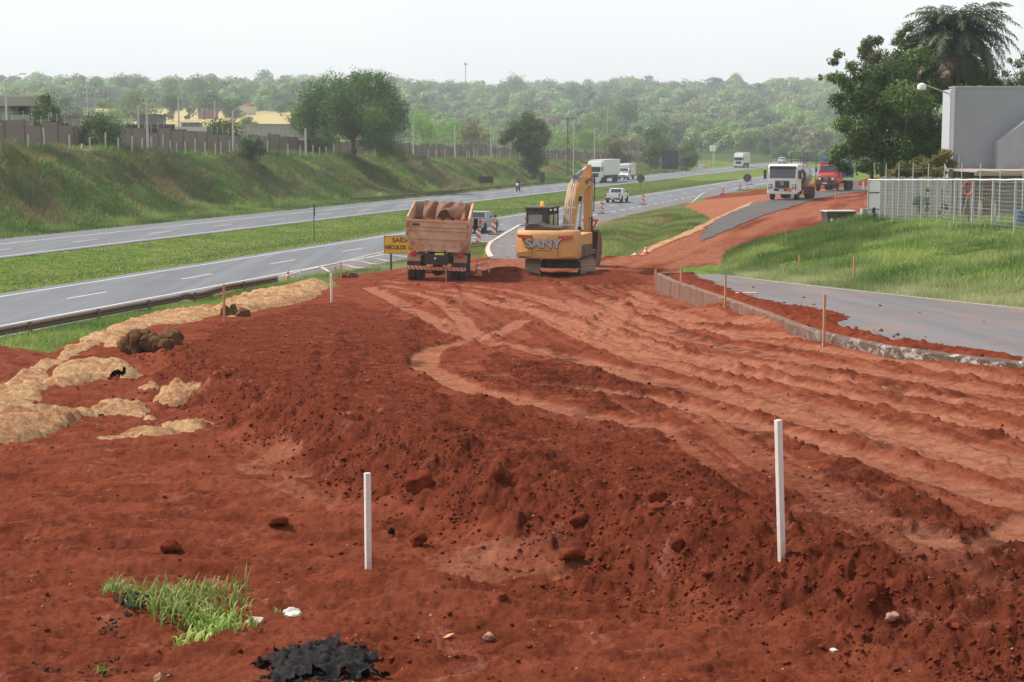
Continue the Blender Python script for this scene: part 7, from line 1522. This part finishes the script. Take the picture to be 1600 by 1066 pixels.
    # bucket: curved shell open to the machine
    oc = [(5.05, 1.95), (5.55, 1.80), (5.85, 1.35), (5.80, .80), (5.45, .35), (4.95, .12), (4.55, .10)]; ic = [(5.05, 1.85), (5.50, 1.70), (5.74, 1.32), (5.70, .85), (5.40, .45), (4.95, .22), (4.58, .16)]
    bk = MB(); bk.prism(oc + ic[::-1], bxx - .62, bxx + .50, 'x')
    for s in (-1, 1): bk.prism(oc, bxx - .06 + s * .56 - .02, bxx - .06 + s * .56 + .02, 'x')
    rust = mat('worn_bucket_steel', (.13, .075, .05), .7, .3, dust=.5, sc=2.5); bu = U(bk, 'bucket', rust); te = MB()
    for q in (-.5, -.25, 0, .25, .5): te.box((bxx + q, 4.45, .12), (.09, .28, .07), None)
    te.build('teeth', rust, bu)
excavator()
# ------------------------------------------------------------------ camera, sun, sky, air
cam = bpy.data.cameras.new('camera'); co_ = bpy.data.objects.new('camera', cam); COL.objects.link(co_)
co_.location = (0, 0, CZ); co_.rotation_euler = (math.pi / 2 - PITCH, 0, 0)
cam.sensor_width = 36; cam.lens = F / 1600 * 36; cam.clip_end = 6000; cam.clip_start = .1; scene.camera = co_
SUN_EL, SUN_AZ = R(50), math.atan2(-.93, .36)      # azimuth measured from +Y towards +X
d = Vector((math.sin(SUN_AZ) * math.cos(SUN_EL), math.cos(SUN_AZ) * math.cos(SUN_EL), math.sin(SUN_EL)))
sl = bpy.data.lights.new('sun', 'SUN'); sl.energy = 4.2; sl.angle = R(3.0); sl.color = (1, .95, .87)
so = bpy.data.objects.new('sun', sl); COL.objects.link(so); so.rotation_euler = d.to_track_quat('Z', 'Y').to_euler(); so.location = (-60, 20, 80)
w = bpy.data.worlds.new('World'); scene.world = w; w.use_nodes = True; nt = w.node_tree
bg = nt.nodes['Background']; sky = nt.nodes.new('ShaderNodeTexSky'); sky.sky_type = 'NISHITA'; sky.sun_disc = False
sky.sun_elevation = SUN_EL; sky.sun_rotation = SUN_AZ; sky.air_density = 1.0; sky.dust_density = 4.0; sky.ozone_density = 1.0
hs = nt.nodes.new('ShaderNodeHueSaturation'); hs.inputs['Saturation'].default_value = .25; nt.links.new(sky.outputs[0], hs.inputs['Color'])
tc = nt.nodes.new('ShaderNodeTexCoord'); nz = nt.nodes.new('ShaderNodeTexNoise'); nz.inputs['Scale'].default_value = 3.5; nz.inputs['Detail'].default_value = 5
nt.links.new(tc.outputs['Generated'], nz.inputs['Vector'])
cr = nt.nodes.new('ShaderNodeValToRGB'); cr.color_ramp.elements[0].color = (8.3, 8.55, 8.8, 1); cr.color_ramp.elements[1].color = (9.2, 9.3, 9.25, 1)
cr.color_ramp.elements[0].position = .3; cr.color_ramp.elements[1].position = .7
nt.links.new(nz.outputs['Fac'], cr.inputs[0])
mx = nt.nodes.new('ShaderNodeMix'); mx.data_type = 'RGBA'; 
sz = nt.nodes.new('ShaderNodeSeparateXYZ'); nt.links.new(tc.outputs['Generated'], sz.inputs[0])
zr2 = nt.nodes.new('ShaderNodeValToRGB'); zr2.color_ramp.elements[0].position = .12; zr2.color_ramp.elements[0].color = (.95, .95, .95, 1); zr2.color_ramp.elements[1].position = .62; zr2.color_ramp.elements[1].color = (.22, .22, .22, 1)
nt.links.new(sz.outputs[2], zr2.inputs[0]); nt.links.new(zr2.outputs[0], mx.inputs[0])
nt.links.new(hs.outputs[0], mx.inputs[6]); nt.links.new(cr.outputs[0], mx.inputs[7]); nt.links.new(mx.outputs[2], bg.inputs['Color'])
bg.inputs['Strength'].default_value = .115
hm = bpy.data.materials.new('air'); hm.use_nodes = True; nt = hm.node_tree
for n in list(nt.nodes): nt.nodes.remove(n)
o_ = nt.nodes.new('ShaderNodeOutputMaterial'); pv = nt.nodes.new('ShaderNodeVolumePrincipled'); pv.inputs['Density'].default_value = .00033
pv.inputs['Color'].default_value = (.88, .95, 1, 1); pv.inputs['Anisotropy'].default_value = .2; nt.links.new(pv.outputs[0], o_.inputs['Volume'])
if HAZE:
    hb = MB().box((0, 1190, 50), (42000, 3200, 130)); ho = hb.build('haze', hm); tag(ho, 'pale haze over the valley', kind='stuff')
    zmin = float(GZ.min()) - 1.0
    for vt in ho.data.vertices:
        vt.co.z = zmin if vt.co.z < 40 else 110.0
        vt.co.y = -60 if vt.co.y < 0 else 2760
        vt.co.x = -19500 if vt.co.x < 0 else 19500
scene.view_settings.view_transform = 'Standard'; scene.view_settings.look = 'None'; scene.view_settings.exposure = .15; scene.view_settings.gamma = 1
scene.render.engine = 'CYCLES'; scene.cycles.max_bounces = 6; scene.cycles.transparent_max_bounces = 8
scene.cycles.volume_bounces = 0
